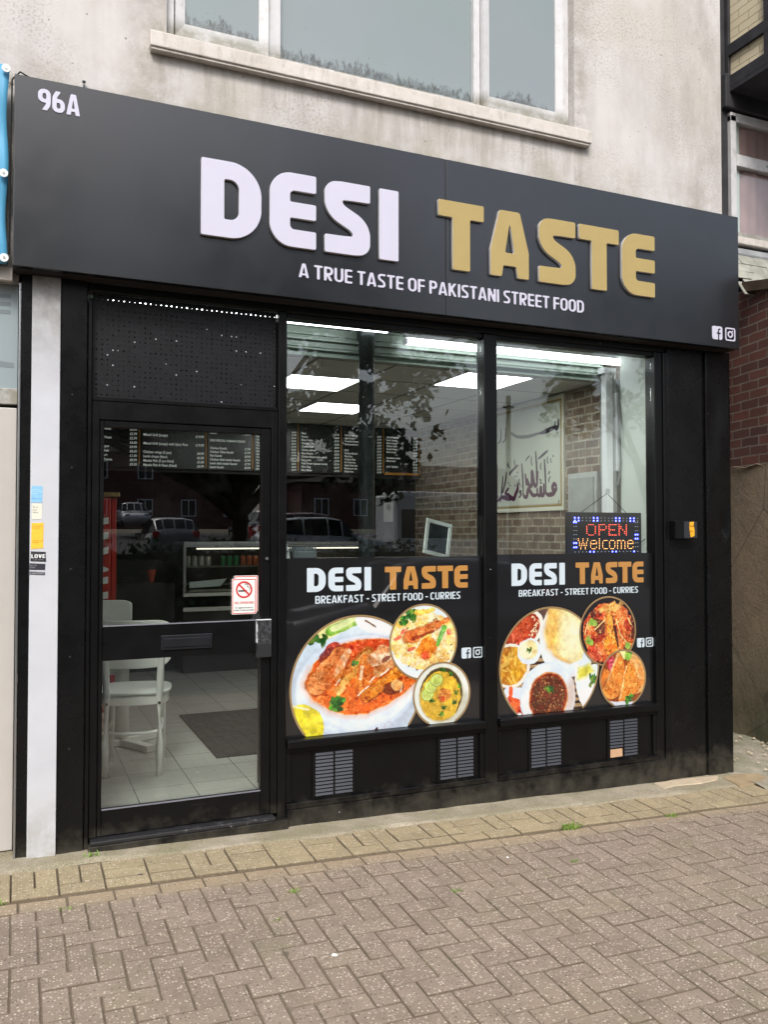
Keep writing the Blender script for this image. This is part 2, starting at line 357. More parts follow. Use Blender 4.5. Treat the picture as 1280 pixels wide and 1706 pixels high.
def tile_floor():
    k = NT('grey_floor_tiles')
    mp = k.mapped((1, 1, 1), loc=(-0.449 + 0.3335 * 2, -0.598 + 0.336 * 4, 0))
    bt = k.t.nodes.new('ShaderNodeTexBrick'); bt.offset = 0.0; bt.squash = 1.0
    bt.inputs['Scale'].default_value = 1; bt.inputs['Brick Width'].default_value = 0.3335; bt.inputs['Row Height'].default_value = 0.336
    bt.inputs['Mortar Size'].default_value = 0.0022; bt.inputs['Mortar Smooth'].default_value = 0.1
    bt.inputs['Color1'].default_value = srgb(176, 174, 166); bt.inputs['Color2'].default_value = srgb(166, 165, 158); bt.inputs['Mortar'].default_value = srgb(40, 38, 36)
    k.l(mp, bt.inputs['Vector'])
    st = k.ramp(k.noise(3, 6, 0.6, vec=k.mapped((0.6, 7, 1))), [(0.35, 0.0), (0.7, 0.35)])
    k.base(k.mix(st, bt.outputs['Color'], srgb(150, 146, 136))); k.rough(k.ramp(k.noise(6, 4, 0.6), [(0.3, 0.12), (0.7, 0.26)]))
    k.b.inputs['Specular IOR Level'].default_value = 0.5; return k.m
M['floor_tile'] = tile_floor()

# ------------------------------------------------------------------ object helpers
def tag(o, label=None, cat=None, group=None, kind=None):
    if label: o['label'] = label
    if cat: o['category'] = cat
    if group: o['group'] = group
    if kind: o['kind'] = kind
    return o
ORG = {}
def thing(name, loc, label, cat, group=None):
    o = bpy.data.objects.new(name, None); COL.objects.link(o); o.location = loc; o.empty_display_size = 0.1
    ORG[o.name] = Vector(loc); return tag(o, label, cat, group)
def link(name, me, mat, parent=None):
    """me is in world coordinates; re-centred on the parent's origin"""
    o = bpy.data.objects.new(name, me); COL.objects.link(o)
    if mat is not None:
        me.materials.clear()
        for m_ in (mat if isinstance(mat, (list, tuple)) else [mat]): me.materials.append(m_)
    if parent is not None:
        org = ORG[parent.name]; me.transform(Matrix.Translation(-org)); o.parent = parent; ORG[o.name] = org
    else:
        ORG[o.name] = Vector((0, 0, 0))
    return o

class MB:
    def __init__(s): s.bm = bmesh.new()
    def box(s, x0, x1, y0, y1, z0, z1, rot=None, piv=None, bev=0.0):
        b = bmesh.new(); bmesh.ops.create_cube(b, size=1)
        for v in b.verts: v.co = Vector(((x0 + x1) / 2 + v.co.x * (x1 - x0), (y0 + y1) / 2 + v.co.y * (y1 - y0), (z0 + z1) / 2 + v.co.z * (z1 - z0)))
        if bev: bmesh.ops.bevel(b, geom=b.edges[:], offset=bev, segments=2, affect='EDGES', profile=0.5)
        if rot is not None:
            p = Vector(piv if piv else ((x0 + x1) / 2, (y0 + y1) / 2, (z0 + z1) / 2))
            mt = Matrix.Translation(p) @ rot.to_4x4() @ Matrix.Translation(-p)
            bmesh.ops.transform(b, matrix=mt, verts=b.verts)
        s.add(b); return s
    def add(s, b):
        me = bpy.data.meshes.new('tmp'); b.to_mesh(me); b.free(); s.bm.from_mesh(me); bpy.data.meshes.remove(me)
    def tube(s, pts, rad, n=10, cap=True):
        pts = [Vector(p) for p in pts]; rads = rad if hasattr(rad, '__len__') else [rad] * len(pts)
        rings = []; up = Vector((0, 0, 1))
        for i, p in enumerate(pts):
            d = (pts[min(i + 1, len(pts) - 1)] - pts[max(i - 1, 0)]).normalized()
            a = d.cross(up)
            if a.length < 1e-3: a = d.cross(Vector((0, 1, 0)))
            a.normalize(); b_ = d.cross(a).normalized()
            rings.append([s.bm.verts.new(p + (a * math.cos(t) + b_ * math.sin(t)) * rads[i]) for t in [2 * PI * k / n for k in range(n)]])
        for r0, r1 in zip(rings, rings[1:]):
            for k in range(n): s.bm.faces.new((r0[k], r0[(k + 1) % n], r1[(k + 1) % n], r1[k]))
        if cap:
            s.bm.faces.new(list(reversed(rings[0]))); s.bm.faces.new(rings[-1])
        return s
    def prism(s, poly, axis, a0, a1):
        """poly: 2-D points; axis 'x': (y,z), 'y': (x,z), 'z': (x,y)"""
        def P(p, a): return (a, p[0], p[1]) if axis == 'x' else (p[0], a, p[1]) if axis == 'y' else (p[0], p[1], a)
        v0 = [s.bm.verts.new(P(p, a0)) for p in poly]; v1 = [s.bm.verts.new(P(p, a1)) for p in poly]
        n = len(poly); s.bm.faces.new(v0); s.bm.faces.new(list(reversed(v1)))
        for i in range(n): s.bm.faces.new((v0[i], v1[i], v1[(i + 1) % n], v0[(i + 1) % n]))
        return s
    def quad(s, *p): s.bm.faces.new([s.bm.verts.new(q) for q in p]); return s
    def lathe(s, prof, cx, cy, n=24):
        rings = []
        for r, z in prof: rings.append([s.bm.verts.new((cx + r * math.cos(2 * PI * k / n), cy + r * math.sin(2 * PI * k / n), z)) for k in range(n)])
        for r0, r1 in zip(rings, rings[1:]):
            for k in range(n): s.bm.faces.new((r0[k], r0[(k + 1) % n], r1[(k + 1) % n], r1[k]))
        s.bm.faces.new(list(reversed(rings[0]))); s.bm.faces.new(rings[-1]); return s
    def build(s, name, mat, parent=None, bevel=0.0, smooth=False, seg=1):
        bmesh.ops.recalc_face_normals(s.bm, faces=s.bm.faces)
        if bevel:
            es = [e for e in s.bm.edges if len(e.link_faces) == 2 and e.calc_face_angle(0) > 0.6]
            bmesh.ops.bevel(s.bm, geom=es, offset=bevel, segments=seg, affect='EDGES', profile=0.5, clamp_overlap=True)
        me = bpy.data.meshes.new(name); s.bm.to_mesh(me); s.bm.free()
        if smooth: me.shade_smooth()
        return link(name, me, mat, parent)
def children(o): return [c for c in bpy.data.objects if c.parent == o]
def copy_tree(o, parent=None):
    c = o.copy(); COL.objects.link(c)
    if parent is not None: c.parent = parent
    ORG[c.name] = ORG.get(o.name, Vector((0, 0, 0)))
    for ch in children(o): copy_tree(ch, c)
    return c

# ------------------------------------------------------------------ lettering: signed-distance glyphs traced to outlines
def rb(X, Z, x0, z0, x1, z1, bl=0., br=0., tr=0., tl=0.):
    cx, cz, hx, hz = (x0 + x1) / 2, (z0 + z1) / 2, (x1 - x0) / 2, (z1 - z0) / 2
    px, pz = X - cx, Z - cz
    r = np.where(px > 0, np.where(pz > 0, tr, br), np.where(pz > 0, tl, bl))
    qx, qz = np.abs(px) - hx + r, np.abs(pz) - hz + r
    return np.minimum(np.maximum(qx, qz), 0) + np.hypot(np.maximum(qx, 0), np.maximum(qz, 0)) - r
def seg(X, Z, ax, az, bx, bz, hw, rnd=False):
    L = math.hypot(bx - ax, bz - az); ux, uz = (bx - ax) / L, (bz - az) / L
    t = (X - ax) * ux + (Z - az) * uz; q = (X - ax) * (-uz) + (Z - az) * ux
    if rnd:
        tc = np.clip(t, 0, L); return np.hypot(t - tc, q) - hw
    a, b = np.abs(t - L / 2) - L / 2, np.abs(q) - hw
    return np.minimum(np.maximum(a, b), 0) + np.hypot(np.maximum(a, 0), np.maximum(b, 0))
def cat_rom(pts, k=8):
    out = []; P = [pts[0]] + list(pts) + [pts[-1]]
    for i in range(1, len(P) - 2):
        p0, p1, p2, p3 = [np.array(P[j], float) for j in (i - 1, i, i + 1, i + 2)]
        for t in np.linspace(0, 1, k, endpoint=False):
            out.append(0.5 * ((2 * p1) + (-p0 + p2) * t + (2 * p0 - 5 * p1 + 4 * p2 - p3) * t * t + (-p0 + 3 * p1 - 3 * p2 + p3) * t ** 3))
    out.append(np.array(P[-2], float)); return out
def path(X, Z, pts, hw):
    F = None
    for a, b in zip(pts, pts[1:]):
        f = seg(X, Z, a[0], a[1], b[0], b[1], hw, True); F = f if F is None else np.minimum(F, f)
    return F
def mx(*a):
    r = a[0]
    for b in a[1:]: r = np.maximum(r, b)
    return r
def mn(*a):
    r = a[0]
    for b in a[1:]: r = np.minimum(r, b)
    return r
def glyph(ch, X, Z, W, w, h, r):
    hw = w / 2; hh = h / 2; B = lambda *a, **k: rb(X, Z, *a, **k); s = lambda *a: seg(X, Z, *a)
    box = B(0, 0, W, 1)
    if ch == 'I': return B(0, 0, w, 1)
    if ch == '-': return B(0, .36, W, .36 + h)
    if ch == 'T': return mn(B(0, 1 - h, W, 1), B(W / 2 - hw, 0, W / 2 + hw, 1 - h * .5))
    if ch == 'L': return mn(B(0, 0, w, 1), B(0, 0, W, h))
    if ch == 'E': return mx(B(0, 0, W, 1, bl=r, tl=r), -B(w, h, W + 1, .5 - hh * .9, bl=.06), -B(w, .5 + hh * .9, W + 1, 1 - h, tl=.06))
    if ch == 'F': return mx(B(0, 0, W, 1, tl=r * .3), -B(w, -1, W + 1, .5 - hh * .9), -B(w, .5 + hh * .9, W + 1, 1 - h))
    if ch == 'D': return mx(B(0, 0, W, 1, br=min(W * .55, .42), tr=min(W * .55, .42)), -B(w, h, W - w, 1 - h, br=max(.02, min(W * .55, .42) - w), tr=max(.02, min(W * .55, .42) - w)))
    if ch == 'O': q = W * .48; i = max(.02, q - w); return mx(B(0, 0, W, 1, q, q, q, q), -B(w, h, W - w, 1 - h, i, i, i, i))
    if ch in 'CG':
        q = W * .48; i = max(.02, q - w)
        F = mx(B(0, 0, W, 1, q, q, q, q), -B(w, h, W - w, 1 - h, i, i, i, i), -B(W - w * 1.3, h + (.16 if ch == 'G' else .06), W + 1, .70 if ch == 'G' else 1 - h - .04))
        return mn(F, B(W * .55, .40, W, .40 + h), B(W - w, .05, W, .5)) if ch == 'G' else F
    if ch == 'U': q = W * .48; i = max(.02, q - w); return mx(B(0, 0, W, 1, q, q), -B(w, h, W - w, 2, i, i))
    if ch in 'PR':
        q = .26; F = mn(B(0, 0, w, 1), mx(B(0, .40, W, 1, br=q, tr=q), -B(w, .40 + h, W - w, 1 - h, br=q - w + .04, tr=q - w + .04)))
        if ch == 'R': F = mn(F, mx(s(W * .36, .5, W * .99 - hw, -.1, hw), box))
        return F
    if ch == 'B':
        q = .2; return mn(mx(B(0, .5 - hh, W * .94, 1, br=q, tr=q), -B(w, .5 + hh, W * .94 - w, 1 - h, br=.08, tr=.08)), mx(B(0, 0, W, .5 + hh, br=q, tr=q), -B(w, h, W - w, .5 - hh, br=.08, tr=.08)))
    if ch == 'K': return mn(B(0, 0, w, 1), mx(s(w * .6, .40, W - hw * .7, 1.1, hw), box), mx(s(w * 1.1, .62, W - hw * .6, -.1, hw), box))
    if ch == 'N': return mn(B(0, 0, w, 1), B(W - w, 0, W, 1), mx(s(hw * .9, 1.05, W - hw * .9, -.05, hw), box))
    if ch == 'M': return mn(B(0, 0, w, 1), B(W - w, 0, W, 1), mx(s(hw, 1.05, W / 2, .3, hw), box), mx(s(W - hw, 1.05, W / 2, .3, hw), box))
    if ch == 'V': return mx(mn(s(hw * .9, 1.05, W / 2, -.05, hw), s(W - hw * .9, 1.05, W / 2, -.05, hw)), box)
    if ch == 'A':
        t = W * .20 if r > .1 else w * .62
        m = (W / 2 - t)
        L = (-(X) + m * Z) / math.hypot(1, m); Rr = ((X - W) + m * Z) / math.hypot(1, m)
        outer = mx(L, Rr, box)
        if r > .1: outer = mx(outer, B(m * .4, -1, W - m * .4, 1, tl=r * .75, tr=r * .75))
        ww = w * 1.04; xl = ww + Z * (W / 2 - ww) / .84
        mid = mx(xl - X, X - (W - xl))
        return mx(outer, -mx(mid, Z - .17), -mx(mid, .17 + h * .82 - Z, Z - .80))
    if ch == 'S':
        a = hh; p = cat_rom([(W + .12, 1 - a), (W * .66, 1 - a), (W * .36, 1 - a - .012), (hw + .015, .84), (hw + .012, .69), (W * .33, .565), (W * .67, .435), (W - hw - .012, .31), (W - hw - .015, .16), (W * .64, a + .012), (W * .34, a), (-.12, a)], 8)
        return mx(path(X, Z, p, (w + h) / 4), B(0.02, 0, W - .02, 1))
    if ch in '96':
        if ch == '6': X, Z = W - X, 1 - Z
        q = W * .45; F = mx(rb(X, Z, 0, .36, W, 1, q, q * .7, q, q), -rb(X, Z, w, .36 + h, W - w, 1 - h, q - w + .05, .06, .12, .12))
        tail = path(X, Z, cat_rom([(W - hw, .75), (W - hw, .52), (W * .78, .26), (W * .45, -.06)], 6), hw)
        return mn(F, mx(tail, rb(X, Z, 0, 0, W, 1)))
    raise ValueError(ch)

def contours(F, x0, z0, st):
    """marching squares at level 0; F<0 inside; returns closed loops"""
    nx, nz = F.shape; segs = {}
    def ip(i, j, k, l):
        a, b = F[i, j], F[k, l]; t = a / (a - b)
        return (x0 + (i + (k - i) * t) * st, z0 + (j + (l - j) * t) * st)
    ins = F < 0
    code = ins[:-1, :-1] * 1 + ins[1:, :-1] * 2 + ins[1:, 1:] * 4 + ins[:-1, 1:] * 8
    pt = {}
    T = {1: [(3, 0)], 2: [(0, 1)], 3: [(3, 1)], 4: [(1, 2)], 5: [(3, 2), (1, 0)], 6: [(0, 2)], 7: [(3, 2)], 8: [(2, 3)], 9: [(2, 0)], 10: [(0, 3), (2, 1)], 11: [(2, 1)], 12: [(1, 3)], 13: [(1, 0)], 14: [(0, 3)]}
    for i, j in zip(*np.nonzero((code > 0) & (code < 15))):
        ek = {0: ('h', i, j), 1: ('v', i + 1, j), 2: ('h', i, j + 1), 3: ('v', i, j)}
        ep = {0: (i, j, i + 1, j), 1: (i + 1, j, i + 1, j + 1), 2: (i, j + 1, i + 1, j + 1), 3: (i, j, i, j + 1)}
        for a, b in T[int(code[i, j])]:
            for e in (a, b):
                if ek[e] not in pt: pt[ek[e]] = ip(*ep[e])
            segs[ek[a]] = ek[b]
    loops = []
    while segs:
        k0 = next(iter(segs)); k = k0; lp = []
        while k in segs:
            lp.append(pt[k]); k = segs.pop(k)
            if k == k0: break
        if len(lp) > 5: loops.append(lp)
    return loops
def simplify(lp, tol):
    """drop points lying on a straight run"""
    out = []; n = len(lp)
    for i in range(n):
        if not out: out.append(lp[0]); continue
        a = out[-1]; b = lp[i]; c = lp[(i + 1) % n]
        ax, az = b[0] - a[0], b[1] - a[1]; bx, bz = c[0] - b[0], c[1] - b[1]
        cr = abs(ax * bz - az * bx); L = math.hypot(c[0] - a[0], c[1] - a[1]) + 1e-9
        if cr / L > tol or math.hypot(ax, az) > .25: out.append(b)
    return out if len(out) > 3 else lp
GC = {}
def glyph_loops(ch, W, w, h, r, st=0.02, blur=1):
    key = (ch, W, w, h, r, st)
    if key not in GC:
        pad = 0.08; xs = np.arange(-pad, W + pad + st, st); zs = np.arange(-pad, 1 + pad + st, st)
        X, Z = np.meshgrid(xs, zs, indexing='ij'); F = glyph(ch, X, Z, W, w, h, r)
        F = np.clip(F, -.06, .06)
        for _ in range(blur):
            G = np.pad(F, 1, mode='edge'); F = (G[:-2, 1:-1] + G[2:, 1:-1] + G[1:-1, :-2] + G[1:-1, 2:] + 2 * G[1:-1, 1:-1]) / 6
        GC[key] = [simplify(l, st * .035) for l in contours(F, xs[0], zs[0], st)]
    return GC[key]
WID = {'I': None, 'E': .50, 'F': .48, 'T': .54, 'L': .46, 'A': .64, 'S': .54, 'M': .80, 'N': .60, 'O': .60, '-': .34, 'V': .62, 'K': .60, 'R': .58, 'P': .56, 'C': .54, 'W': .8}
def text_loops(txt, w=.19, h=.17, r=.08, gap=.085, space=.24, st=0.03):
    out = []; x = 0
    for ch in txt:
        if ch == ' ': x += space; continue
        W = WID.get(ch, .58) or w
        for lp in glyph_loops(ch, W, w, h, r, st): out.append([(p[0] + x, p[1]) for p in lp])
        x += W + gap
    return out, x - gap
def loops_mesh(name, loops, depth, bevel=0.0):
    c = bpy.data.curves.new(name, 'CURVE'); c.dimensions = '2D'; c.fill_mode = 'BOTH'; c.extrude = depth / 2; c.bevel_depth = bevel; c.bevel_resolution = 1
    if bevel: c.offset = -bevel
    for lp in loops:
        sp = c.splines.new('POLY'); sp.points.add(len(lp) - 1)
        for q, (a, b) in zip(sp.points, lp): q.co = (a, b, 0, 1)
        sp.use_cyclic_u = True
    o = bpy.data.objects.new(name, c); COL.objects.link(o)
    me = bpy.data.meshes.new_from_object(o.evaluated_get(bpy.context.evaluated_depsgraph_get()))
    bpy.data.objects.remove(o); bpy.data.curves.remove(c); return me
def place_facade(me, y):
    """local (x, y=height, z=out) -> world facade facing -y"""
    me.transform(Matrix(((1, 0, 0, 0), (0, 0, -1, y), (0, 1, 0, 0), (0, 0, 0, 1))))
    return me
def facade_text(name, txt, x0, x1, z0, z1, y, depth, mat, parent, frame=None, **kw):
    lps, Wt = text_loops(txt, **kw); sx = (x1 - x0) / Wt; sz = z1 - z0
    lps = [[(x0 + a * sx, z0 + b * sz) for a, b in lp] for lp in lps]
    me = place_facade(loops_mesh(name, lps, depth), y)
    if frame is not None: me.transform(frame)
    return link(name, me, mat, parent)
LOGO = [('D', .673, .997, .30), ('E', 1.043, 1.307, .28), ('S', 1.349, 1.638, .28), ('I', 1.686, 1.807, .30), ('T', 2.064, 2.372, .29), ('A', 2.374, 2.734, .29), ('S', 2.757, 3.048, .28), ('T', 3.068, 3.381, .29), ('E', 3.405, 3.677, .28)]
def logo_loops(k):
    ch, x0, x1, sw = LOGO[k]; H = .408; W = (x1 - x0) / H
    w = W if ch == 'I' else sw
    return [[(x0 + a * H, b * H) for a, b in lp] for lp in glyph_loops(ch, W, w, .238, .30, .0125, 2)]

# ------------------------------------------------------------------ numpy painter for the printed pictures
def vnoise(X, Z, sc, seed=0, octv=3):
    out = 0; amp = 1; tot = 0
    for o in range(octv):
        rs = np.random.RandomState(seed + o * 17); g = rs.rand(64, 64)
        x = X * sc * 2 ** o + seed * 3.7 + 1000; z = Z * sc * 2 ** o + seed * 1.3 + 1000
        xi, zi = np.floor(x).astype(int), np.floor(z).astype(int); fx, fz = x - xi, z - zi
        fx = fx * fx * (3 - 2 * fx); fz = fz * fz * (3 - 2 * fz)
        G = lambda a, b: g[a % 64, b % 64]
        out = out + amp * (G(xi, zi) * (1 - fx) * (1 - fz) + G(xi + 1, zi) * fx * (1 - fz) + G(xi, zi + 1) * (1 - fx) * fz + G(xi + 1, zi + 1) * fx * fz)
        tot += amp; amp *= .5
    return out / tot
class Cv:
    def __init__(s, x0, x1, z0, z1, st, col=(255, 255, 255)):
        s.nx = int((x1 - x0) / st) + 1; s.nz = int((z1 - z0) / st) + 1; s.st = st; s.x0 = x0; s.z0 = z0
        s.X, s.Z = np.meshgrid(x0 + np.arange(s.nx) * st, z0 + np.arange(s.nz) * st, indexing='ij')
        s.C = np.zeros((s.nx, s.nz, 3)) + np.array(col, float)
        s.U, s.V = s.X, s.Z; s.aa = st
    def local(s, cx, cz, R_):
        s.U = (s.X - cx) / R_; s.V = (s.Z - cz) / R_; s.aa = s.st / R_; u0, v0 = s.U, s.V
        s.U = u0 + (vnoise(u0, v0, 5, 91, 3) - .5) * .04 + (vnoise(u0, v0, 17, 95, 2) - .5) * .014; s.V = v0 + (vnoise(u0, v0, 5, 191, 3) - .5) * .04 + (vnoise(u0, v0, 17, 195, 2) - .5) * .014
    def put(s, F, col, a=1.0, soft=0.0, col2=None, n=None):
        m = np.clip(.5 - F / (s.aa + soft), 0, 1) * a
        c = np.array(col, float)
        if col2 is not None: c = c + (np.array(col2, float) - c) * n[..., None]
        s.C += (c - s.C) * m[..., None]
    def N(s, sc, seed=0, o=3, lo=.3, hi=.7): return np.clip((vnoise(s.U, s.V, sc, seed, o) - lo) / (hi - lo), 0, 1)
    def ell(s, cx, cz, a, b, rot=0.0, wob=0.0, sc=4, seed=0):
        c, q = math.cos(R(rot)), math.sin(R(rot)); x = (s.U - cx) * c + (s.V - cz) * q; z = -(s.U - cx) * q + (s.V - cz) * c
        F = (np.hypot(x / a, z / b) - 1) * min(a, b)
        return F + (vnoise(s.U, s.V, sc, seed) - .5) * wob if wob else F
    def cap(s, ax, az, bx, bz, hw, hw2=None, wob=0.0, sc=4, seed=0):
        L = math.hypot(bx - ax, bz - az); ux, uz = (bx - ax) / L, (bz - az) / L
        t = (s.U - ax) * ux + (s.V - az) * uz; tc = np.clip(t, 0, L); q = (s.U - ax) * (-uz) + (s.V - az) * ux
        hwv = hw if hw2 is None else hw + (hw2 - hw) * tc / L
        F = np.hypot(t - tc, q) - hwv
        return F + (vnoise(s.U, s.V, sc, seed) - .5) * wob if wob else F
    def poly(s, pts, wob=0.0, sc=4, seed=0):
        n = len(pts); F = None; ins = np.zeros(s.U.shape, bool)
        for i in range(n):
            (ax, az), (bx, bz) = pts[i], pts[(i + 1) % n]
            f = seg(s.U, s.V, ax, az, bx, bz, 0, True); F = f if F is None else np.minimum(F, f)
            cnd = ((az > s.V) != (bz > s.V)) & (s.U < (bx - ax) * (s.V - az) / (bz - az + 1e-12) + ax); ins ^= cnd
        F = np.where(ins, -F, F)
        return F + (vnoise(s.U, s.V, sc, seed) - .5) * wob if wob else F
    def mesh(s, name, mask, place):
        """mask: keep cells; place(X,Z)->Nx3 world"""
        C = np.clip(s.C, 0, 255) / 255; lin = np.where(C <= .04045, C / 12.92, ((C + .055) / 1.055) ** 2.4)
        keepc = mask[:-1, :-1] & mask[1:, :-1] & mask[1:, 1:] & mask[:-1, 1:]
        idx = -np.ones(mask.shape, int); used = np.zeros(mask.shape, bool)
        for a, b in ((0, 0), (1, 0), (1, 1), (0, 1)): used[a:s.nx - 1 + a, b:s.nz - 1 + b] |= keepc
        idx[used] = np.arange(used.sum()); P = place(s.X[used], s.Z[used])
        f = np.stack([idx[:-1, :-1][keepc], idx[1:, :-1][keepc], idx[1:, 1:][keepc], idx[:-1, 1:][keepc]], 1)
        me = bpy.data.meshes.new(name); nf = len(f)
        me.vertices.add(len(P)); me.vertices.foreach_set('co', P.astype(np.float32).ravel())
        me.loops.add(nf * 4); me.loops.foreach_set('vertex_index', f.astype(np.int32).ravel())
        me.polygons.add(nf); me.polygons.foreach_set('loop_start', np.arange(0, nf * 4, 4, dtype=np.int32))
        me.update(calc_edges=True)
        at = me.color_attributes.new('Col', 'FLOAT_COLOR', 'POINT')
        at.data.foreach_set('color', np.concatenate([lin[used], np.ones((used.sum(), 1))], 1).astype(np.float32).ravel())
        return me

# ================================================================== THE GROUND
def g(x, y): return -0.022 * max(min(x, 8), -3) + 0.035 * max(min(y, 0), -6)
def ground_sheet():
    xs = [-400, -120, -60, -30, -12] + [round(-6 + i * .5, 3) for i in range(0, 37)] + [16, 24, 40, 80, 200, 500]
    ys = [-500, -200, -90, -60, -50, -40, -30, -25, -20, -16, -12, -9, -7] + [round(-6 + i * .5, 3) for i in range(0, 21)] + [8, 20, 60, 300]
    bm = bmesh.new(); V = {}
    for i, x in enumerate(xs):
        for j, y in enumerate(ys):
            z = g(x, y) - 0.035
            if y < -6: z = g(x, -6) - 0.035 - 0.10 * min(1, (-6 - y) / 2)
            if y < -13: z += min(1.9, (-13 - y) * 0.055)
            V[i, j] = bm.verts.new((x, y, z))
    for i in range(len(xs) - 1):
        for j in range(len(ys) - 1): bm.faces.new((V[i, j], V[i + 1, j], V[i + 1, j + 1], V[i, j + 1]))
    me = bpy.data.meshes.new('ground'); bm.to_mesh(me); bm.free(); me.shade_smooth()
    return tag(link('ground', me, M['asphalt']), kind='structure')
ground_sheet()

def clip_poly(P, nx, ny, c):
    """keep nx*x+ny*y<=c"""
    out = []
    for i in range(len(P)):
        a, b = P[i], P[(i + 1) % len(P)]; da = nx * a[0] + ny * a[1] - c; db = nx * b[0] + ny * b[1] - c
        if da <= 0: out.append(a)
        if (da < 0) != (db < 0) and da != 0 and db != 0:
            t = da / (da - db); out.append((a[0] + (b[0] - a[0]) * t, a[1] + (b[1] - a[1]) * t))
    return out
def inset(P, d):
    cx = sum(p[0] for p in P) / len(P); cy = sum(p[1] for p in P) / len(P); out = []
    n = len(P)
    for i in range(n):
        a, b, c = P[i - 1], P[i], P[(i + 1) % n]
        e1 = Vector((b[0] - a[0], b[1] - a[1])); e2 = Vector((c[0] - b[0], c[1] - b[1]))
        if e1.length < 1e-6 or e2.length < 1e-6: return None
        n1 = Vector((-e1.y, e1.x)).normalized(); n2 = Vector((-e2.y, e2.x)).normalized()
        k = 1 + n1.dot(n2)
        if k < .2: return None
        m = (n1 + n2) / k; out.append((b[0] + m.x * d, b[1] + m.y * d))
    return out
class Blocks:
    def __init__(s): s.v = []; s.f = []; s.c = []; s.e = []
    def add(s, P, top=0.0, joint=0.0030, cham=0.0045, jig=0.0022, seedc=None):
        A = inset(P, joint + random.uniform(-.0008, .0012))
        if A is None or len(A) < 3: return
        ar = 0.5 * sum(A[i - 1][0] * A[i][1] - A[i][0] * A[i - 1][1] for i in range(len(A)))
        if ar < 0.0009: return
        T = inset(A, cham)
        if T is None: return
        dz = top + random.uniform(-jig, jig); tx, ty = random.uniform(-.006, .006), random.uniform(-.006, .006)
        cx = sum(p[0] for p in A) / len(A); cy = sum(p[1] for p in A) / len(A)
        zf = lambda x, y: g(x, y) + dz + tx * (x - cx) + ty * (y - cy)
        n = len(A); b0 = len(s.v); c = random.random() if seedc is None else seedc
        s.v += [(x, y, zf(x, y)) for x, y in T] + [(x, y, zf(x, y) - .0035) for x, y in A] + [(x, y, zf(x, y) - .03) for x, y in A]
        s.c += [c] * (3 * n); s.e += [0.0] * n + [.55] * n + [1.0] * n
        s.f.append(tuple(range(b0, b0 + n)))
        for i in range(n):
            j = (i + 1) % n
            s.f.append((b0 + n + i, b0 + n + j, b0 + j, b0 + i)); s.f.append((b0 + 2 * n + i, b0 + 2 * n + j, b0 + n + j, b0 + n + i))
    def build(s, name, mat):
        me = bpy.data.meshes.new(name); me.from_pydata(s.v, [], s.f); me.update()
        at = me.attributes.new('rnd', 'FLOAT', 'POINT'); at.data.foreach_set('value', s.c)
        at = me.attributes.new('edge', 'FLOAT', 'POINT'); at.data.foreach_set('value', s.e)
        return tag(link(name, me, mat), kind='structure')
XL, XR, YB, YG = -3.2, 7.4, -5.0, -0.475          # extents of the paving; YG is the open joint
def edge_y(x): return YG - 0.018 * max(0, x - .4)
# field: 90-degree herringbone
B = Blocks(); L_, Wd = 0.2, 0.1
OX, OY = 1.103, -1.640                    # registration: lower-left corner of one stretcher
Y1 = lambda x: edge_y(x) - 0.215
for i in range(-48, 66):
    for j in range(-36, 16):
        k = (i + j) % 4
        x0, y0 = OX + i * .1, OY + j * .1
        if k == 0: P = [(x0, y0), (x0 + .2, y0), (x0 + .2, y0 + .1), (x0, y0 + .1)]
        elif k == 2: P = [(x0, y0), (x0 + .1, y0), (x0 + .1, y0 + .2), (x0, y0 + .2)]
        else: continue
        if x0 < XL or x0 > XR or y0 < YB: continue
        P = clip_poly(P, 0.018, 1, YG + .018 * .4 - .215)
        if len(P) >= 3: B.add(P)
x = XL
while x < XR:                             # half blocks, then a stretcher course against the joint
    y = edge_y(x); B.add([(x, y - .215), (x + .1, y - .217), (x + .1, y - .117), (x, y - .115)]); x += .1
x = XL + .03
while x < XR:
    y = edge_y(x); B.add([(x, y - .115), (x + .2, y - .118), (x + .2, y - .018), (x, y - .015)]); x += .2
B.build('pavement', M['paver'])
B = Blocks(); x = XL
while x < XR:
    y = edge_y(x); B.add([(x, y), (x + .2, y - .003), (x + .2, y + .097), (x, y + .1)], top=.006); x += .2
x = XL
while x < XR:
    y = edge_y(x) + .1
    if random.random() < .22:
        B.add([(x, y), (x + .2, y - .003), (x + .2, y + .097), (x, y + .1)], top=.006); B.add([(x, y + .1), (x + .2, y + .097), (x + .2, y + .197), (x, y + .2)], top=.006); x += .2
    else:
        B.add([(x, y), (x + .1, y - .002), (x + .1, y + .198), (x, y + .2)], top=.006, jig=.003); x += .1
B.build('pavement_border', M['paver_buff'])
def strip(name, x0, x1, y0f, y1f, dz, mat, nx=90, ny=8, rough_=0.004, seed=3):
    X = np.linspace(x0, x1, nx); v = []; f = []
    for a in X:
        for q in range(ny):
            t = q / (ny - 1); y = y0f(a) * (1 - t) + y1f(a) * t
            n = float(vnoise(np.array([[a]]), np.array([[y]]), 6, seed, 4)[0, 0]) - .5
            v.append((a, y, g(a, y) + (dz if q else -.02) + n * rough_ * 2))
    for i in range(nx - 1):
        for q in range(ny - 1): f.append((i * ny + q, (i + 1) * ny + q, (i + 1) * ny + q + 1, i * ny + q + 1))
    me = bpy.data.meshes.new(name); me.from_pydata(v, [], f); me.update(); me.shade_smooth()
    return tag(link(name, me, mat), kind='structure')
wv = lambda x, s, a: (float(vnoise(np.array([[x]]), np.array([[0.]]), s, 5, 3)[0, 0]) - .5) * a
strip('joint_bed', XL, XR, lambda x: YB - .1, lambda x: 0.3, -.0065, M['joint'], 60, 30, .001)
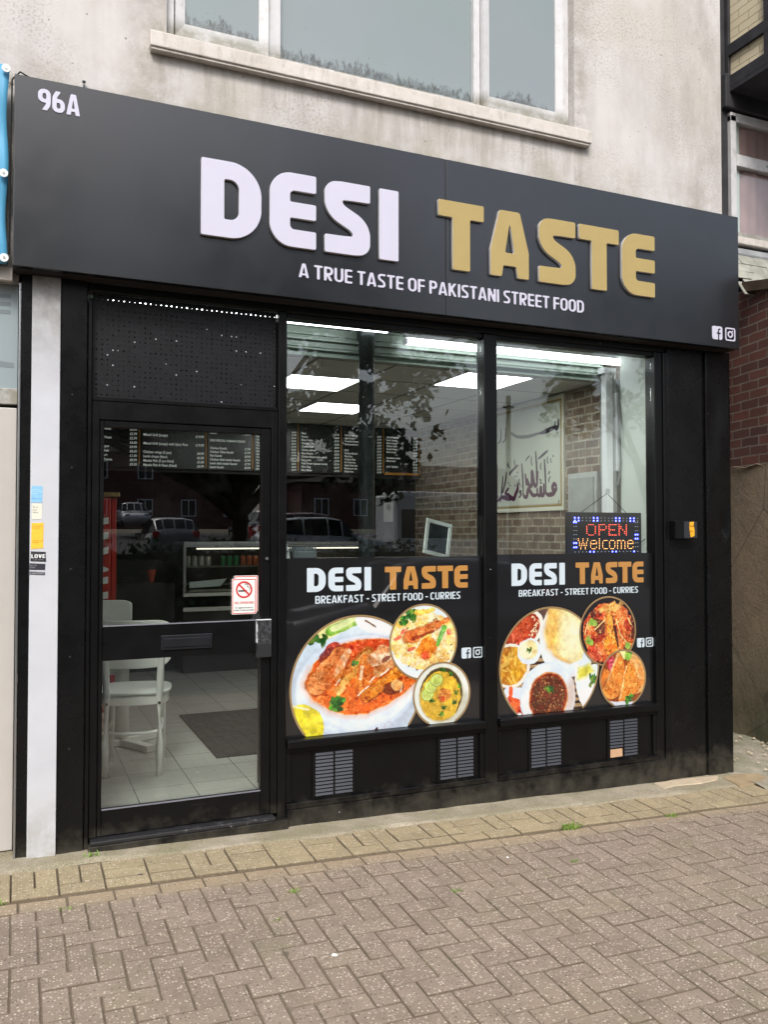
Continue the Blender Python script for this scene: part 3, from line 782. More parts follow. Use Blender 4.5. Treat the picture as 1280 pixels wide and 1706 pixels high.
strip('mortar_strip', XL, 4.46, lambda x: edge_y(x) + .262 + wv(x, 2.5, .11) + .05 * min(1, max(0, (1.2 - x))), lambda x: .05, .0095, M['mortar_strip'], 200, 10, .006)
strip('alley_path', 4.40, 6.2, lambda x: -.42 + wv(x, 2, .08), lambda x: 6.0, .012, M['alley_ground'], 60, 80, .03, 9)
# patched slabs where the alley meets the border
def slab(P, top, name, mat, label, cat):
    mb = MB(); bm = mb.bm
    v0 = [bm.verts.new((x, y, g(x, y) + top)) for x, y in P]; v1 = [bm.verts.new((x, y, g(x, y) - .04)) for x, y in P]
    bm.faces.new(v0); bm.faces.new(list(reversed(v1)))
    for i in range(len(P)): bm.faces.new((v0[i], v1[i], v1[(i + 1) % len(P)], v0[(i + 1) % len(P)]))
    return tag(mb.build(name, mat, bevel=.004), label, cat)
slab([(3.72, -.16), (3.86, -.13), (4.05, -.15), (4.22, -.12), (4.30, -.05), (4.0, -.035), (3.74, -.04)], .015, 'broken_slab', M['broken_stone'], 'pale broken patch of cement at the foot of the right pilaster', 'slab')
slab([(4.26, -.28), (4.62, -.25), (4.66, -.12), (4.45, -.06), (4.30, -.09)], .016, 'paving_slab', simple('buff_slab', srgb(156, 138, 110), .9, 0, .2, .2, 10, .5, 60), 'buff stone slab at the corner of the alley beside the pavement border', 'slab')
slab([(2.98, -.27), (3.45, -.24), (3.62, -.13), (3.4, -.10), (3.1, -.14)], .013, 'cement_patch', M['mortar_strip'], 'grey cement patch laid over the buff pavers below the right vent', 'slab')

def weed(x, y, n, r, h, label, group='weeds growing in the paving joints'):
    v = []; f = []; c = []
    for _ in range(n):
        a = random.uniform(0, 2 * PI); q = r * math.sqrt(random.random()); bx, by = x + q * math.cos(a) * 1.6, y + q * math.sin(a) * .6
        zz = g(bx, by); hh = h * random.uniform(.4, 1); t = random.uniform(0, 2 * PI); lean = random.uniform(.2, 1.1) * hh
        dx, dy = math.cos(t), math.sin(t); wx = h * .10
        b0 = len(v); v += [(bx - dy * wx, by + dx * wx, zz - .004), (bx + dy * wx, by - dx * wx, zz - .004), (bx + dx * lean * .5 + dy * wx * .8, by + dy * lean * .5 - dx * wx * .8, zz + hh * .7), (bx + dx * lean, by + dy * lean, zz + hh)]
        f += [(b0, b0 + 1, b0 + 2, b0 + 3)]; c += [random.random()] * 4
    me = bpy.data.meshes.new('weed'); me.from_pydata(v, [], f); me.update()
    at = me.attributes.new('rnd', 'FLOAT', 'POINT'); at.data.foreach_set('value', c)
    return tag(link('weed', me, M['weed']), label, 'weed', group)

# ================================================================== RENDERED BUILDING (upper storey)
bld = thing('rendered_building', (2.1, 0.1, 2.88), 'weathered off-white rendered upper storey with a wide three-light window above the black shop sign', 'building')
mb = MB(); WX0, WX1, WZ0, WZ1 = .515, 3.155, 4.245, 5.75
mb.box(-7.0, WX0, 0, .28, 2.90, 7.2).box(WX1, 4.435, 0, .28, 2.90, 7.2).box(WX0, WX1, 0, .28, 2.90, WZ0).box(WX0, WX1, 0, .28, WZ1, 7.2)
mb.box(4.155, 4.434, .28, 7, -.3, 7.2)
mb.build('wall', M['render'], bld)
mb = MB(); mb.box(.425, 3.255, -.055, .10, 4.162, 4.246, bev=.006); mb.box(.43, 3.25, -.045, .0, 4.150, 4.1618)
sill = mb.build('window_sill', M['sill'], bld)
win = MB()
win.box(.516, .565, .06, .12, 4.247, 5.749).box(3.085, 3.154, .06, .12, 4.247, 5.749).box(.565, 3.085, .06, .12, 4.247, 4.32).box(.565, 3.085, .06, .12, 5.68, 5.749)
win.box(1.085, 1.165, .055, .12, 4.30, 5.68, bev=.004).box(2.43, 2.475, .055, .12, 4.30, 5.68, bev=.004)
wf = win.build('window_frame', M['upvc'], bld, bevel=.004)
def sash(x0, x1, z0, z1, parent, t=.052, tb=.078):
    m = MB(); y0, y1 = .015, .058
    # mitred members with a sloped face
    for a in ((x0, z0, x1, z0, 1), (x1, z0, x1, z1, 2), (x1, z1, x0, z1, 3), (x0, z1, x0, z0, 4)):
        pass
    O = [(x0, z0), (x1, z0), (x1, z1), (x0, z1)]; I = [(x0 + t, z0 + tb), (x1 - t, z0 + tb), (x1 - t, z1 - t), (x0 + t, z1 - t)]
    for i in range(4):
        j = (i + 1) % 4
        q = [m.bm.verts.new(p) for p in ((O[i][0], y0 + .008, O[i][1]), (O[j][0], y0 + .008, O[j][1]), (I[j][0], y0 + .02, I[j][1]), (I[i][0], y0 + .02, I[i][1]),
             (O[i][0], y1, O[i][1]), (O[j][0], y1, O[j][1]), (I[j][0], y1, I[j][1]), (I[i][0], y1, I[i][1]))]
        for fc in ((0, 1, 2, 3), (7, 6, 5, 4), (0, 4, 5, 1), (2, 6, 7, 3), (1, 5, 6, 2), (0, 3, 7, 4)): m.bm.faces.new([q[k] for k in fc])
    m.build('opening_sash', M['upvc'], parent)
sash(.567, 1.083, 4.290, 5.67, bld); sash(2.477, 3.083, 4.290, 5.67, bld)
def mould_glass():
    k = NT('mouldy_window_glass'); t = k.t
    k.base((.30, .36, .36, 1)); k.rough(.03); k.b.inputs['Specular IOR Level'].default_value = .9
    s = k.sep(); z = s[2]
    env = k.math('MULTIPLY', k.ramp(k.noise(2.1, 3, .5, vec=k.mapped((1, 1, .02))), [(.30, .25), (.62, 1.)]), .15)
    spk = k.ramp(k.noise(34, 5, .7, vec=k.mapped((1, 1, .45))), [(.36, .15), (.62, 1.)])
    hz = k.math('SUBTRACT', z, 4.335)
    low = k.ramp(k.math('SUBTRACT', k.math('MULTIPLY', env, spk), hz), [(.0, 0.), (.022, 1.)])
    f = k.math('MULTIPLY', low, k.ramp(k.noise(60, 4, .7, vec=k.mapped((1, 1, .4))), [(.34, .15), (.58, .80)]))
    v = k.vor(30.0, vec=k.mapped((1, 1, .5))); pt = k.math('MULTIPLY', k.math('GREATER_THAN', k.sep(v.outputs['Color'])[1], .86), k.math('LESS_THAN', v.outputs['Distance'], .2))
    pt = k.math('MULTIPLY', pt, k.ramp(k.math('SUBTRACT', z, 4.30), [(.0, 1.), (.30, 0.)]))
    f = k.math('MAXIMUM', f, k.math('MULTIPLY', pt, .8))
    k.base(k.mix(f, k.ramp(k.noise(.9, 3, .5), [(.3, (.22, .275, .265, 1)), (.7, (.26, .28, .30, 1))]), (.022, .022, .016, 1)))
    k.rough(k.math('MULTIPLY_ADD', f, .6, .03)); return k.m
M['mould_glass'] = mould_glass()
for x0, x1, z0, yy in ((.615, 1.035, 4.36, .045), (1.166, 2.429, 4.321, .09), (2.526, 3.034, 4.36, .045)):
    MB().box(x0, x1, yy, yy + .006, z0, 5.66).build('window_pane', M['mould_glass'], bld)
MB().box(WX0, WX1, .2795, .30, WZ0, WZ1).build('blind', M['card_white'], bld)

# ================================================================== SHOPFRONT
sf = thing('shopfront', (2.2, 0.03, 0.0), 'black painted shopfront with two tall windows, vents below the sills and wide pilasters', 'shopfront')
BP, BC = M['black_paint'], M['black_clad']
MB().box(.001, .128, -.02, .10, -.15, 2.884).build('pilaster', BC, sf, bevel=.004)
for z_ in (2.30, 1.93, 1.42, .98, .52):
    m = MB(); m.tube([(.058, -.0195, z_), (.058, -.0225, z_)], [.006, .004], 10); m.build('screw', M['dark_metal'], sf)
for z_ in (2.44, 1.90, 1.30, .75):
    m = MB(); m.tube([(4.262, -.0195, z_), (4.262, -.0245, z_)], [.006, .004], 10); m.build('screw', M['dark_metal'], sf)
def dented_panel(x0, x1, y, z0, z1, dents, name):
    nx, nz = 16, 120; v = []; f = []
    for i in range(nx + 1):
        for j in range(nz + 1):
            x = x0 + (x1 - x0) * i / nx; z = z0 + (z1 - z0) * j / nz
            o = (float(vnoise(np.array([[x * 1.5]]), np.array([[z * .6]]), 3, 21, 2)[0, 0]) - .5) * .006
            for (dx, dz, r_, a) in dents: o += a * math.exp(-((x - dx) ** 2 + ((z - dz) * .55) ** 2) / r_ ** 2)
            e = min(1, min(i, nx - i) / 2); v.append((x, y + o * e, z))
    for i in range(nx):
        for j in range(nz): f.append((i * (nz + 1) + j, (i + 1) * (nz + 1) + j, (i + 1) * (nz + 1) + j + 1, i * (nz + 1) + j + 1))
    b = len(v); v += [(x0, y + .12, z0), (x1, y + .12, z0), (x1, y + .12, z1), (x0, y + .12, z1)]
    lf = [j for j in range(nz + 1)]; rt = [nx * (nz + 1) + j for j in range(nz + 1)]
    f.append(tuple(lf) + (b + 3, b)); f.append(tuple(reversed(rt)) + (b + 1, b + 2)); f.append((b, b + 1) + (rt[0],) + tuple(i * (nz + 1) for i in range(nx - 1, -1, -1)))
    me = bpy.data.meshes.new(name); me.from_pydata(v, [], f); me.update(); me.shade_smooth()
    me.polygons.foreach_set('use_smooth', [i < nx * nz for i in range(len(f))])
    return link(name, me, BC, sf)
dented_panel(4.242, 4.468, -.022, -.3, 2.884, [(4.33, 2.43, .10, .012), (4.40, 1.66, .05, .016), (4.38, 2.2, .10, -.008), (4.40, 1.62, .02, .010)], 'pilaster')
dented_panel(3.905, 4.236, -.012, -.3, 2.884, [(4.0, 2.2, .2, .004)], 'pilaster')
# frames: (x0,x1,y0,y1,z0,z1)
m = MB()
m.box(.132, .152, -.012, .09, -.02, 2.80)                      # bright trim beside the door
m.box(.154, .192, .0, .09, .055, 2.28)
m.box(1.103, 1.140, .0, .09, .055, 2.28)
m.box(.154, 1.140, .0, .09, 2.281, 2.30); m.box(.154, 1.140, .002, .088, 2.185, 2.280)
m.build('door_frame', BP, sf, bevel=.003)
m = MB()
m.box(1.142, 1.190, -.006, .09, -.02, 2.842)
m.box(2.458, 2.552, -.012, .09, .0, 2.842, bev=.006)
m.box(3.802, 3.868, -.006, .09, .0, 2.842); m.box(3.870, 3.903, -.018, .09, -.1, 2.842)
m.box(.132, 3.903, .0, .09, 2.843, 2.884)
m.box(1.191, 2.457, .004, .09, 2.812, 2.842); m.box(2.553, 3.801, .004, .09, 2.812, 2.842)
m.box(1.191, 2.457, -.040, .09, .405, .452, bev=.006); m.box(2.553, 3.801, -.040, .09, .405, .452, bev=.006)
m.build('window_frame', BP, sf, bevel=.004)
m = MB()
m.box(1.191, 2.457, .012, .06, .095, .404); m.box(2.553, 3.801, .012, .06, .095, .404)
for a, b in ((1.191, 2.457), (2.553, 3.801)):
    m.box(a, b, -.018, .0119, .070, .102); m.box(a, b, -.004, .0119, .375, .404); m.box(a, a + .03, -.004, .0119, .103, .374); m.box(b - .03, b, -.004, .0119, .103, .374)
m.build('stall_riser', BP, sf, bevel=.003)
m = MB(); m.box(.150, 1.190, -.055, .10, -.14, .030, bev=.004); m.box(1.1905, 3.868, -.028, .10, -.25, .069, bev=.003)
m.build('plinth', BP, sf)
m = MB(); m.box(.160, 1.12, -.050, .11, .0305, .052, bev=.005)
def worn():
    k = NT('worn_threshold'); f = k.ramp(k.noise(30, 6, .75, vec=k.mapped((1, 3, 1))), [(.60, 0.), (.66, 1.)])
    xx = k.ramp(k.sep()[0], [(.35, 0.), (.75, 1.)]); k.base(k.mix(k.math('MULTIPLY', f, xx), (.02, .02, .022, 1), (.5, .5, .48, 1))); k.rough(.4); return k.m
m.build('threshold', worn(), sf)
# soffit that closes the gap behind the sign
MB().box(-.21, 4.43, -.10, .12, 2.886, 2.899).build('soffit', M['dark_interior'], sf)
for x0, x1 in ((1.1905, 2.4575), (2.5525, 3.8015)):
    MB().box(x0, x1, .030, .036, .4525, 2.8118).build('window_pane', M['glass'], sf)
# perforated security panel over the door
def perforated():
    k = NT('perforated_steel'); t = k.t; s = k.sep()
    P_ = .0272
    fx = k.math('SUBTRACT', k.math('FRACT', k.math('DIVIDE', s[0], P_)), .5); fz = k.math('SUBTRACT', k.math('FRACT', k.math('DIVIDE', s[2], .0262)), .5)
    dd = k.math('SQRT', k.math('ADD', k.math('MULTIPLY', fx, fx), k.math('MULTIPLY', fz, fz)))
    hole = k.math('LESS_THAN', dd, .17)
    dust = k.ramp(k.noise(14, 5, .7), [(.5, 0.), (.75, .2)])
    wn_ = t.nodes.new('ShaderNodeTexWhiteNoise'); cb_ = t.nodes.new('ShaderNodeCombineXYZ')
    k.l(k.math('FLOOR', k.math('DIVIDE', s[0], P_)), cb_.inputs[0]); k.l(k.math('FLOOR', k.math('DIVIDE', s[2], .0262)), cb_.inputs[1]); k.l(cb_.outputs[0], wn_.inputs['Vector'])
    clump = k.ramp(k.noise(3.2, 4, .6), [(.46, .997), (.66, .90)])
    fleck = k.math('MULTIPLY', k.math('GREATER_THAN', wn_.outputs['Value'], clump), k.math('LESS_THAN', dd, .15))
    wn2 = t.nodes.new('ShaderNodeTexWhiteNoise'); wn2.noise_dimensions = '4D'; wn2.inputs['W'].default_value = 3.7; k.l(cb_.outputs[0], wn2.inputs['Vector'])
    hole = k.math('MULTIPLY', hole, k.math('LESS_THAN', dd, k.math('MULTIPLY_ADD', wn2.outputs['Value'], .15, .035)))
    hole = k.math('SUBTRACT', hole, fleck, clamp=True)
    k.base(k.mix(fleck, k.mix(dust, (.007, .0075, .009, 1), (.03, .033, .038, 1)), (.34, .35, .37, 1))); k.rough(.45); k.b.inputs['Specular IOR Level'].default_value = .3
    tr = t.nodes.new('ShaderNodeBsdfTransparent'); ms = t.nodes.new('ShaderNodeMixShader')
    k.l(hole, ms.inputs[0]); k.l(k.b.outputs[0], ms.inputs[1]); k.l(tr.outputs[0], ms.inputs[2]); k.l(ms.outputs[0], k.out.inputs['Surface']); return k.m
MB().box(.157, 1.138, .040, .0415, 2.301, 2.842).build('perforated_panel', perforated(), sf)
MB().box(.157, 1.138, .075, .09, 2.301, 2.824).build('light_block_board', M['dark_interior'], sf)  # added unseen board, keeps room light out of the lower holes
# vents
for i, (a, b) in enumerate(((1.364, 1.588), (2.154, 2.380), (2.800, 3.022), (3.412, 3.638))):
    m = MB(); m.box(a - .018, b + .018, .004, .0118, .098, .388)
    v_ = m.build('vent', M['dark_metal'] if False else BP, sf)
    m = MB(); c = (a + b) / 2
    for (p, q) in ((a, c - .006), (c + .006, b)):
        for r_ in range(12):
            if i == 3 and p == a and r_ < 3: continue
            z = .120 + r_ * .0205
            m.box(p, q, -.001, .0035, z, z + .014, rot=Matrix.Rotation(R(-28), 3, 'X'))
    sl_ = m.build('louvre', simple('vent_grey', srgb(68, 70, 76), .45, .3, .4, .1) if i == 0 else bpy.data.materials['vent_grey'], v_)
    if i == 3:
        mm = MB(); mm.box(a + .004, c - .012, .0005, .0038, .120, .172)
        mm.build('bare_patch', simple('bare_board', srgb(196, 158, 124), .8), v_)
# door
door = MB()
DX0, DX1, DZ0, DZ1 = .194, 1.101, .056, 2.182
door.box(DX0, .216, .010, .055, DZ0, DZ1).box(1.048, DX1, .010, .055, DZ0, DZ1)
door.box(.2161, 1.0479, .010, .055, DZ0, .186).box(.2161, 1.0479, .010, .055, .945, 1.120).box(.2161, 1.0479, .010, .055, 2.148, DZ1)
dr = door.build('door', BP, sf, bevel=.003)
WB = simple('worn_bead', srgb(128, 128, 138), .5, .2)
MB().box(.217, 1.047, .006, .0099, .186, .193).build('glazing_bead', WB, dr); MB().box(.217, 1.047, .006, .0099, 1.120, 1.126).build('glazing_bead', WB, dr)
MB().box(.2165, 1.0475, .030, .036, 1.1205, 2.1475).build('door_pane', M['glass'], dr)
MB().box(.2165, 1.0475, .030, .036, .1865, .9445).build('door_pane', M['glass'], dr)
m = MB(); m.box(.508, .778, .000, .0098, .985, 1.062, bev=.003); m.box(.520, .766, -.005, -.0002, 1.000, 1.046, bev=.002)
m.build('letterbox', simple('letterbox_black', srgb(44, 46, 50), .3, .5), dr)
def worn_lock():
    k = NT('worn_lock_cover'); s = k.sep()
    n = k.noise(60, 5, .7); f = k.math('MULTIPLY', k.ramp(n, [(.48, 0.), (.58, 1.)]), k.ramp(s[2], [(.99, 0.), (1.0, .5)]))
    e = k.math('MULTIPLY', k.math('LESS_THAN', s[0], 1.0215), k.ramp(k.noise(30, 3, .6), [(.4, 0.), (.5, 1.)]))
    c = k.mix(f, (.02, .022, .024, 1), (.12, .12, .13, 1)); c = k.mix(k.math('MAXIMUM', k.math('MULTIPLY', e, k.math('GREATER_THAN', s[2], 1.0)), k.math('GREATER_THAN', s[2], 1.1235)), c, (.75, .76, .78, 1))
    k.base(c); k.rough(.4); return k.m
MB().box(1.018, 1.100, -.022, .009, .920, 1.126, bev=.002).build('lock_cover', worn_lock(), dr)
m = MB(); m.tube([(1.078, .009, 1.46), (1.078, -.006, 1.46)], .008, 12); m.build('keyhole', M['steel'], dr)

# deep window board behind the lower panels and the returns
m = MB(); m.box(1.15, 3.80, .05, .46, 1.425, 1.447, bev=.003); m.build('window_board', M['brown_panel'], sf)
MB().box(1.15, 3.84, .44, .46, .10, 1.424).build('board_front', M['brown_panel'], sf)

# ================================================================== FASCIA SIGN
sg = thing('fascia_sign', (2.1, -.07, 2.885), 'long dark grey shop sign with raised white and gold letters over the whole shopfront', 'sign')
m = MB(); m.box(-.224, 2.1225, -.14, .0, 2.888, 3.822, bev=.003).box(2.1255, 4.442, -.14, .0, 2.888, 3.822, bev=.003)
pn = m.build('panel', M['sign_face'], sg)
for i in range(9):
    y0 = -.14
    core = place_facade(loops_mesh('letter', logo_loops(i), .019, .0015), y0 - .0105)
    core.transform(Matrix.Translation((LOGO[i][1] * 0, 0, 3.160)))
    col = M['letter_white'] if i < 4 else M['letter_gold']
    lt = link('letter', core, [M['letter_side'], col], sg)
    # faces pointing out carry the face colour, the returns stay metal
    me = lt.data
    for p in me.polygons: p.material_index = 1 if p.normal.y < -.9 else 0
    if i < 4: lt['label'] = 'raised white letter ' + 'DESI'[i]
    else: lt['label'] = 'raised gold letter ' + 'TASTE'[i - 4]
facade_text('number', '96A', -.119, .075, 3.668, 3.772, -.1425, .004, M['letter_white'], sg, w=.20, h=.17, r=.08, st=.03, gap=.07).rotation_euler = (0, 0, 0)
facade_text('tagline', 'A TRUE TASTE OF PAKISTANI STREET FOOD', 1.212, 3.115, 3.004, 3.082, -.1425, .004, M['letter_white'], sg, w=.165, h=.14, st=.04)

def icon_fb(x0, z0, sz):
    st = sz / 44; xs = np.arange(-st * 2, sz + st * 2, st); X, Z = np.meshgrid(xs, xs, indexing='ij')
    q = sz * .16; F = rb(X, Z, 0, 0, sz, sz, q, q, q, q)
    f = mn(rb(X, Z, sz * .56, -sz * .1, sz * .70, sz * .62), rb(X, Z, sz * .44, sz * .42, sz * .86, sz * .54), seg(X, Z, sz * .62, sz * .62, sz * .66, sz * .76, sz * .07, True), seg(X, Z, sz * .68, sz * .79, sz * .84, sz * .80, sz * .055))
    return [[(a + x0, b + z0) for a, b in l] for l in contours(mx(F, -f), xs[0], xs[0], st)]
def icon_ig(x0, z0, sz):
    st = sz / 44; xs = np.arange(-st * 2, sz + st * 2, st); X, Z = np.meshgrid(xs, xs, indexing='ij')
    q = sz * .16; F = mx(rb(X, Z, 0, 0, sz, sz, q, q, q, q), -rb(X, Z, sz * .10, sz * .10, sz * .90, sz * .90, q * .6, q * .6, q * .6, q * .6))
    c = np.abs(np.hypot(X - sz / 2, Z - sz / 2) - sz * .205) - sz * .055
    dt = np.hypot(X - sz * .73, Z - sz * .75) - sz * .05
    return [[(a + x0, b + z0) for a, b in l] for l in contours(mn(F, c, dt), xs[0], xs[0], st)]
def icons(x0, z0, sx, y, mat, parent, pitch=1.28, zs=1.0):
    for nm, fn, ox in (('social_icon', icon_fb, 0), ('social_icon', icon_ig, sx * pitch)):
        me = place_facade(loops_mesh(nm, [[(a, z0 + (b - z0) * zs) for a, b in l] for l in fn(x0 + ox, z0, sx)], .003), y)
        link(nm, me, mat, parent)
icons(4.190, 2.938, .092, -.142, M['letter_white'], sg, 1.30, 1.0)
# black cable sagging over the sign's top edge
m = MB(); m.tube([(-.24, -.10, 2.95), (-.238, -.125, 3.4), (-.235, -.12, 3.80), (-.20, -.09, 3.86), (-.12, -.05, 3.845), (.02, -.06, 3.828), (.25, -.06, 3.836), (.42, -.07, 3.850), (.60, -.06, 3.852), (.74, -.05, 3.832), (.80, -.02, 3.826)], .004, 6)
tag(m.build('cable', M['rubber']), 'thin black cable trailing along the top left edge of the shop sign', 'cable')
m = MB(); m.tube([(.10, -.015, 3.80), (.10, -.02, 3.91)], .003, 6); m.box(.092, .108, -.025, -.010, 3.908, 3.915)
tag(m.build('nail', M['dark_metal']), 'thin metal nail standing above the sign near the house number', 'nail')

# ================================================================== WINDOW STICKERS WITH FOOD PRINTS
def disc_loop(cx, cz, r, zmin, n=96):
    """circle cut off by the sill"""
    P = []
    for k in range(n):
        a = 2 * PI * k / n; P.append((cx + r * math.cos(a), max(zmin, cz + r * math.sin(a))))
    out = []
    for p in P:
        if not out or math.hypot(p[0] - out[-1][0], p[1] - out[-1][1]) > 1e-5: out.append(p)
    return out
YS = .027
def print_disc(cv, cx, cz, r, zmin, y, parent, z_cut=None):
    cvm = (np.hypot(cv.X - cx, cv.Z - cz) < r + .002) & (cv.Z > zmin)
    me = cv.mesh('food_photo', cvm, lambda X, Z: np.stack([X, np.full_like(X, y), Z], 1))
    o = link('food_photo', me, M['print_gloss'], parent)
    ring = [disc_loop(cx, cz, r + .006, zmin)]; inner = disc_loop(cx, cz, r - .005, zmin - .5)
    inn = [(a, max(b, zmin + .00001)) for a, b in inner]
    if min(b for a, b in inner) < zmin:
        # open arc ring as a ribbon
        mbb = MB(); pr = None
        for k in range(193):
            a = 2 * PI * k / 192; c, s_ = math.cos(a), math.sin(a)
            if cz + (r + .006) * s_ < zmin: pr = None; continue
            cur = ((cx + (r + .006) * c, y - .0012, cz + (r + .006) * s_), (cx + (r - .006) * c, y - .0012, max(zmin, cz + (r - .006) * s_)))
            if pr: mbb.quad(pr[0], cur[0], cur[1], pr[1])
            pr = cur
        mbb.build('photo_border', M['vinyl_ring'], parent)
    else:
        link('photo_border', place_facade(loops_mesh('photo_border', [ring[0], inner], .0006), y - .0012), M['vinyl_ring'], parent)
    return o
G_ = (120, 160, 70)
def herb(c, x, z, r, seed):
    for q in range(7):
        rs = np.random.RandomState(seed + q); a = rs.rand() * 360
        c.put(c.ell(x + (rs.rand() - .5) * r * 1.6, z + (rs.rand() - .5) * r * 1.2, r * .5, r * .28, a, .04, 12, seed + q), (70 + rs.rand() * 70, 120 + rs.rand() * 60, 50 + rs.rand() * 30), .95, col2=(30, 70, 30), n=c.N(14, seed))
def food1(c):   # shank curry in a white bowl
    c.put(c.U * 0 - 1, (222, 234, 240), col2=(205, 220, 232), n=c.N(2, 1))
    c.put(c.ell(-.62, .86, .5, .2, 10), (240, 236, 170)); 
    c.put(c.cap(-.42, .80, .0, .95, .075), (110, 160, 60), col2=(210, 220, 150), n=c.N(6, 2)); c.put(c.cap(-.38, .83, -.02, .97, .045), (216, 226, 170))
    herb(c, -.60, .68, .12, 5)
    c.put(c.ell(.25, .85, .30, .12, -20), (238, 242, 246)); c.put(c.cap(.12, .93, .28, .83, .012), (120, 90, 60))
    c.put(c.ell(.04, -.06, 1.04, .76, 6), (176, 186, 200), .8, soft=.16); c.put(c.ell(.02, .03, .98, .70, 6), (206, 219, 232), soft=.02); c.put(c.ell(.02, .05, .95, .66, 6), (238, 244, 250), soft=.02, col2=(214, 226, 238), n=c.N(3, 3))
    c.put(c.ell(.02, -.40, .66, .40, 0), (226, 234, 244), .6, soft=.2)
    c.put(c.cap(-.80, -.30, -.2, -.62, .02), (200, 214, 228), .6, soft=.05)
    soup = c.poly([(-.79, .10), (-.66, .36), (-.42, .55), (-.16, .63), (.12, .66), (.45, .65), (.80, .50), (.98, .30), (.92, .02), (.74, -.12), (.46, -.28), (.1, -.39), (-.18, -.38), (-.42, -.30), (-.66, -.12)], .03, 5, 3)
    c.put(soup - .012, (232, 180, 120)); c.put(soup, (196, 88, 40), col2=(226, 118, 56), n=c.N(4, 4))
    c.put(mx(soup, c.V - .20 + c.U * .1), (214, 104, 44), .7, soft=.2, col2=(232, 132, 62), n=c.N(7, 14)); c.put(mx(soup, .48 - c.V), (192, 70, 46), .6, soft=.1)
    c.put(mx(soup, c.ell(-.55, -.02, .25, .2, 30)), (222, 124, 60), .7, soft=.1)
    c.put(c.ell(-.36, .56, .12, .08, 20, .05), (182, 76, 62)); c.put(c.ell(-.45, .47, .13, .09, 30, .06, 8), (120, 50, 50), .8)
    c.put(c.cap(-.62, .06, -.26, .46, .15, .13, .05, 6, 5) - .015, (130, 62, 30), .7, soft=.03); c.put(c.cap(-.62, .06, -.26, .46, .15, .13, .05, 6, 5), (186, 104, 56), col2=(220, 150, 96), n=c.N(5, 6))
    c.put(c.cap(-.30, .22, -.16, .50, .06, .045, .06, 12, 7), (244, 226, 200), .8, col2=(220, 160, 110), n=c.N(14, 8, lo=.4, hi=.6))
    c.put(c.cap(-.26, .13, .16, .46, .085, .10, .03), (196, 124, 62), col2=(168, 98, 48), n=c.N(9, 9)); c.put(c.cap(-.05, .30, .16, .48, .05, .03), (224, 178, 112), .8)
    c.put(c.cap(-.22, .07, .0, .24, .05, .06, .03, 9, 3), (226, 180, 108), col2=(200, 140, 70), n=c.N(9, 10)); c.put(c.ell(-.30, -.02, .07, .05, 40), (214, 156, 84)); c.put(c.cap(-.3, -.08, -.22, .0, .03), (236, 196, 130))
    c.put(c.cap(.08, -.04, .12, .34, .13, .09, .05, 6, 5), (196, 100, 46), col2=(220, 138, 70), n=c.N(7, 12)); c.put(c.cap(.05, .10, .06, .26, .02, .03, .03, 14), (250, 228, 196), .9)
    c.put(c.ell(.36, .42, .20, .13, 20, .09, 9, 4), (206, 142, 96), col2=(246, 224, 196), n=c.N(12, 13)); c.put(c.ell(.42, .36, .09, .04, 30, .05, 10), (110, 60, 46), .8)
    c.put(c.cap(.32, .20, .56, .30, .08, .07, .05, 9), (232, 190, 140), col2=(190, 120, 70), n=c.N(10, 16))
    c.put(c.cap(.14, -.15, .70, .22, .085, .085) - .012, (120, 56, 24), .7, soft=.03); c.put(c.cap(.14, -.15, .70, .22, .08, .085, .02), (222, 142, 52), col2=(196, 112, 40), n=c.N(6, 15)); c.put(c.cap(.22, -.06, .66, .24, .018), (244, 190, 110), .6, soft=.03)
    c.put(c.ell(.54, -.06, .17, .10, 10, .05, 8), (110, 52, 26), .85); c.put(c.ell(.60, -.02, .09, .09, 0, .06, 10), (214, 150, 84), col2=(240, 196, 140), n=c.N(12, 18))
    for a in ((.0, -.12, .16, -.01), (.18, .05, .26, .13), (.36, .14, .48, .22), (-.34, .05, -.28, .12), (.66, -.12, .68, -.06)): c.put(c.cap(*a, .010), (255, 240, 225), .95)
    c.put(soup + .0, (150, 60, 25), .35 * c.N(22, 30, lo=.62, hi=.75))
    herb(c, -.34, -.24, .13, 31); herb(c, -.30, -.20, .10, 41); herb(c, -.04, .34, .05, 51)
    c.put(c.ell(-.80, -.50, .28, .33, 30), (224, 206, 56), col2=(240, 226, 90), n=c.N(3, 21)); c.put(c.ell(-.84, -.50, .20, .27, 30), (232, 218, 84), .9, col2=(214, 200, 60), n=c.N(10, 22)); c.put(c.cap(-1, -.20, -.72, -.26, .015), (246, 240, 190))
    c.put(c.ell(.30, -.82, .3, .18), (226, 220, 224), .7, soft=.1)
    c.put(c.cap(.22, -.70, .30, -.62, .010, .016), (70, 40, 40)); c.put(c.cap(.02, -.74, .16, -.70, .008), (170, 120, 120)); c.put(c.ell(.42, -.74, .035, .025), (20, 20, 24))
    F = np.abs(c.ell(.47, -.60, .07, .06, 30)) - .006; c.put(F, (200, 190, 200), .8)
def rice(c, x, z, a, b, n, seed, cols):
    rs = np.random.RandomState(seed)
    for _ in range(n):
        t = rs.rand() * 2 * PI; q = math.sqrt(rs.rand()); X_, Z_ = x + a * q * math.cos(t), z + b * q * math.sin(t); an = rs.rand() * PI; l = .035 + rs.rand() * .03
        F = c.cap(X_, Z_, X_ + l * math.cos(an), Z_ + l * math.sin(an), .010); k = cols[rs.randint(len(cols))]; c.put(F, k, .85)
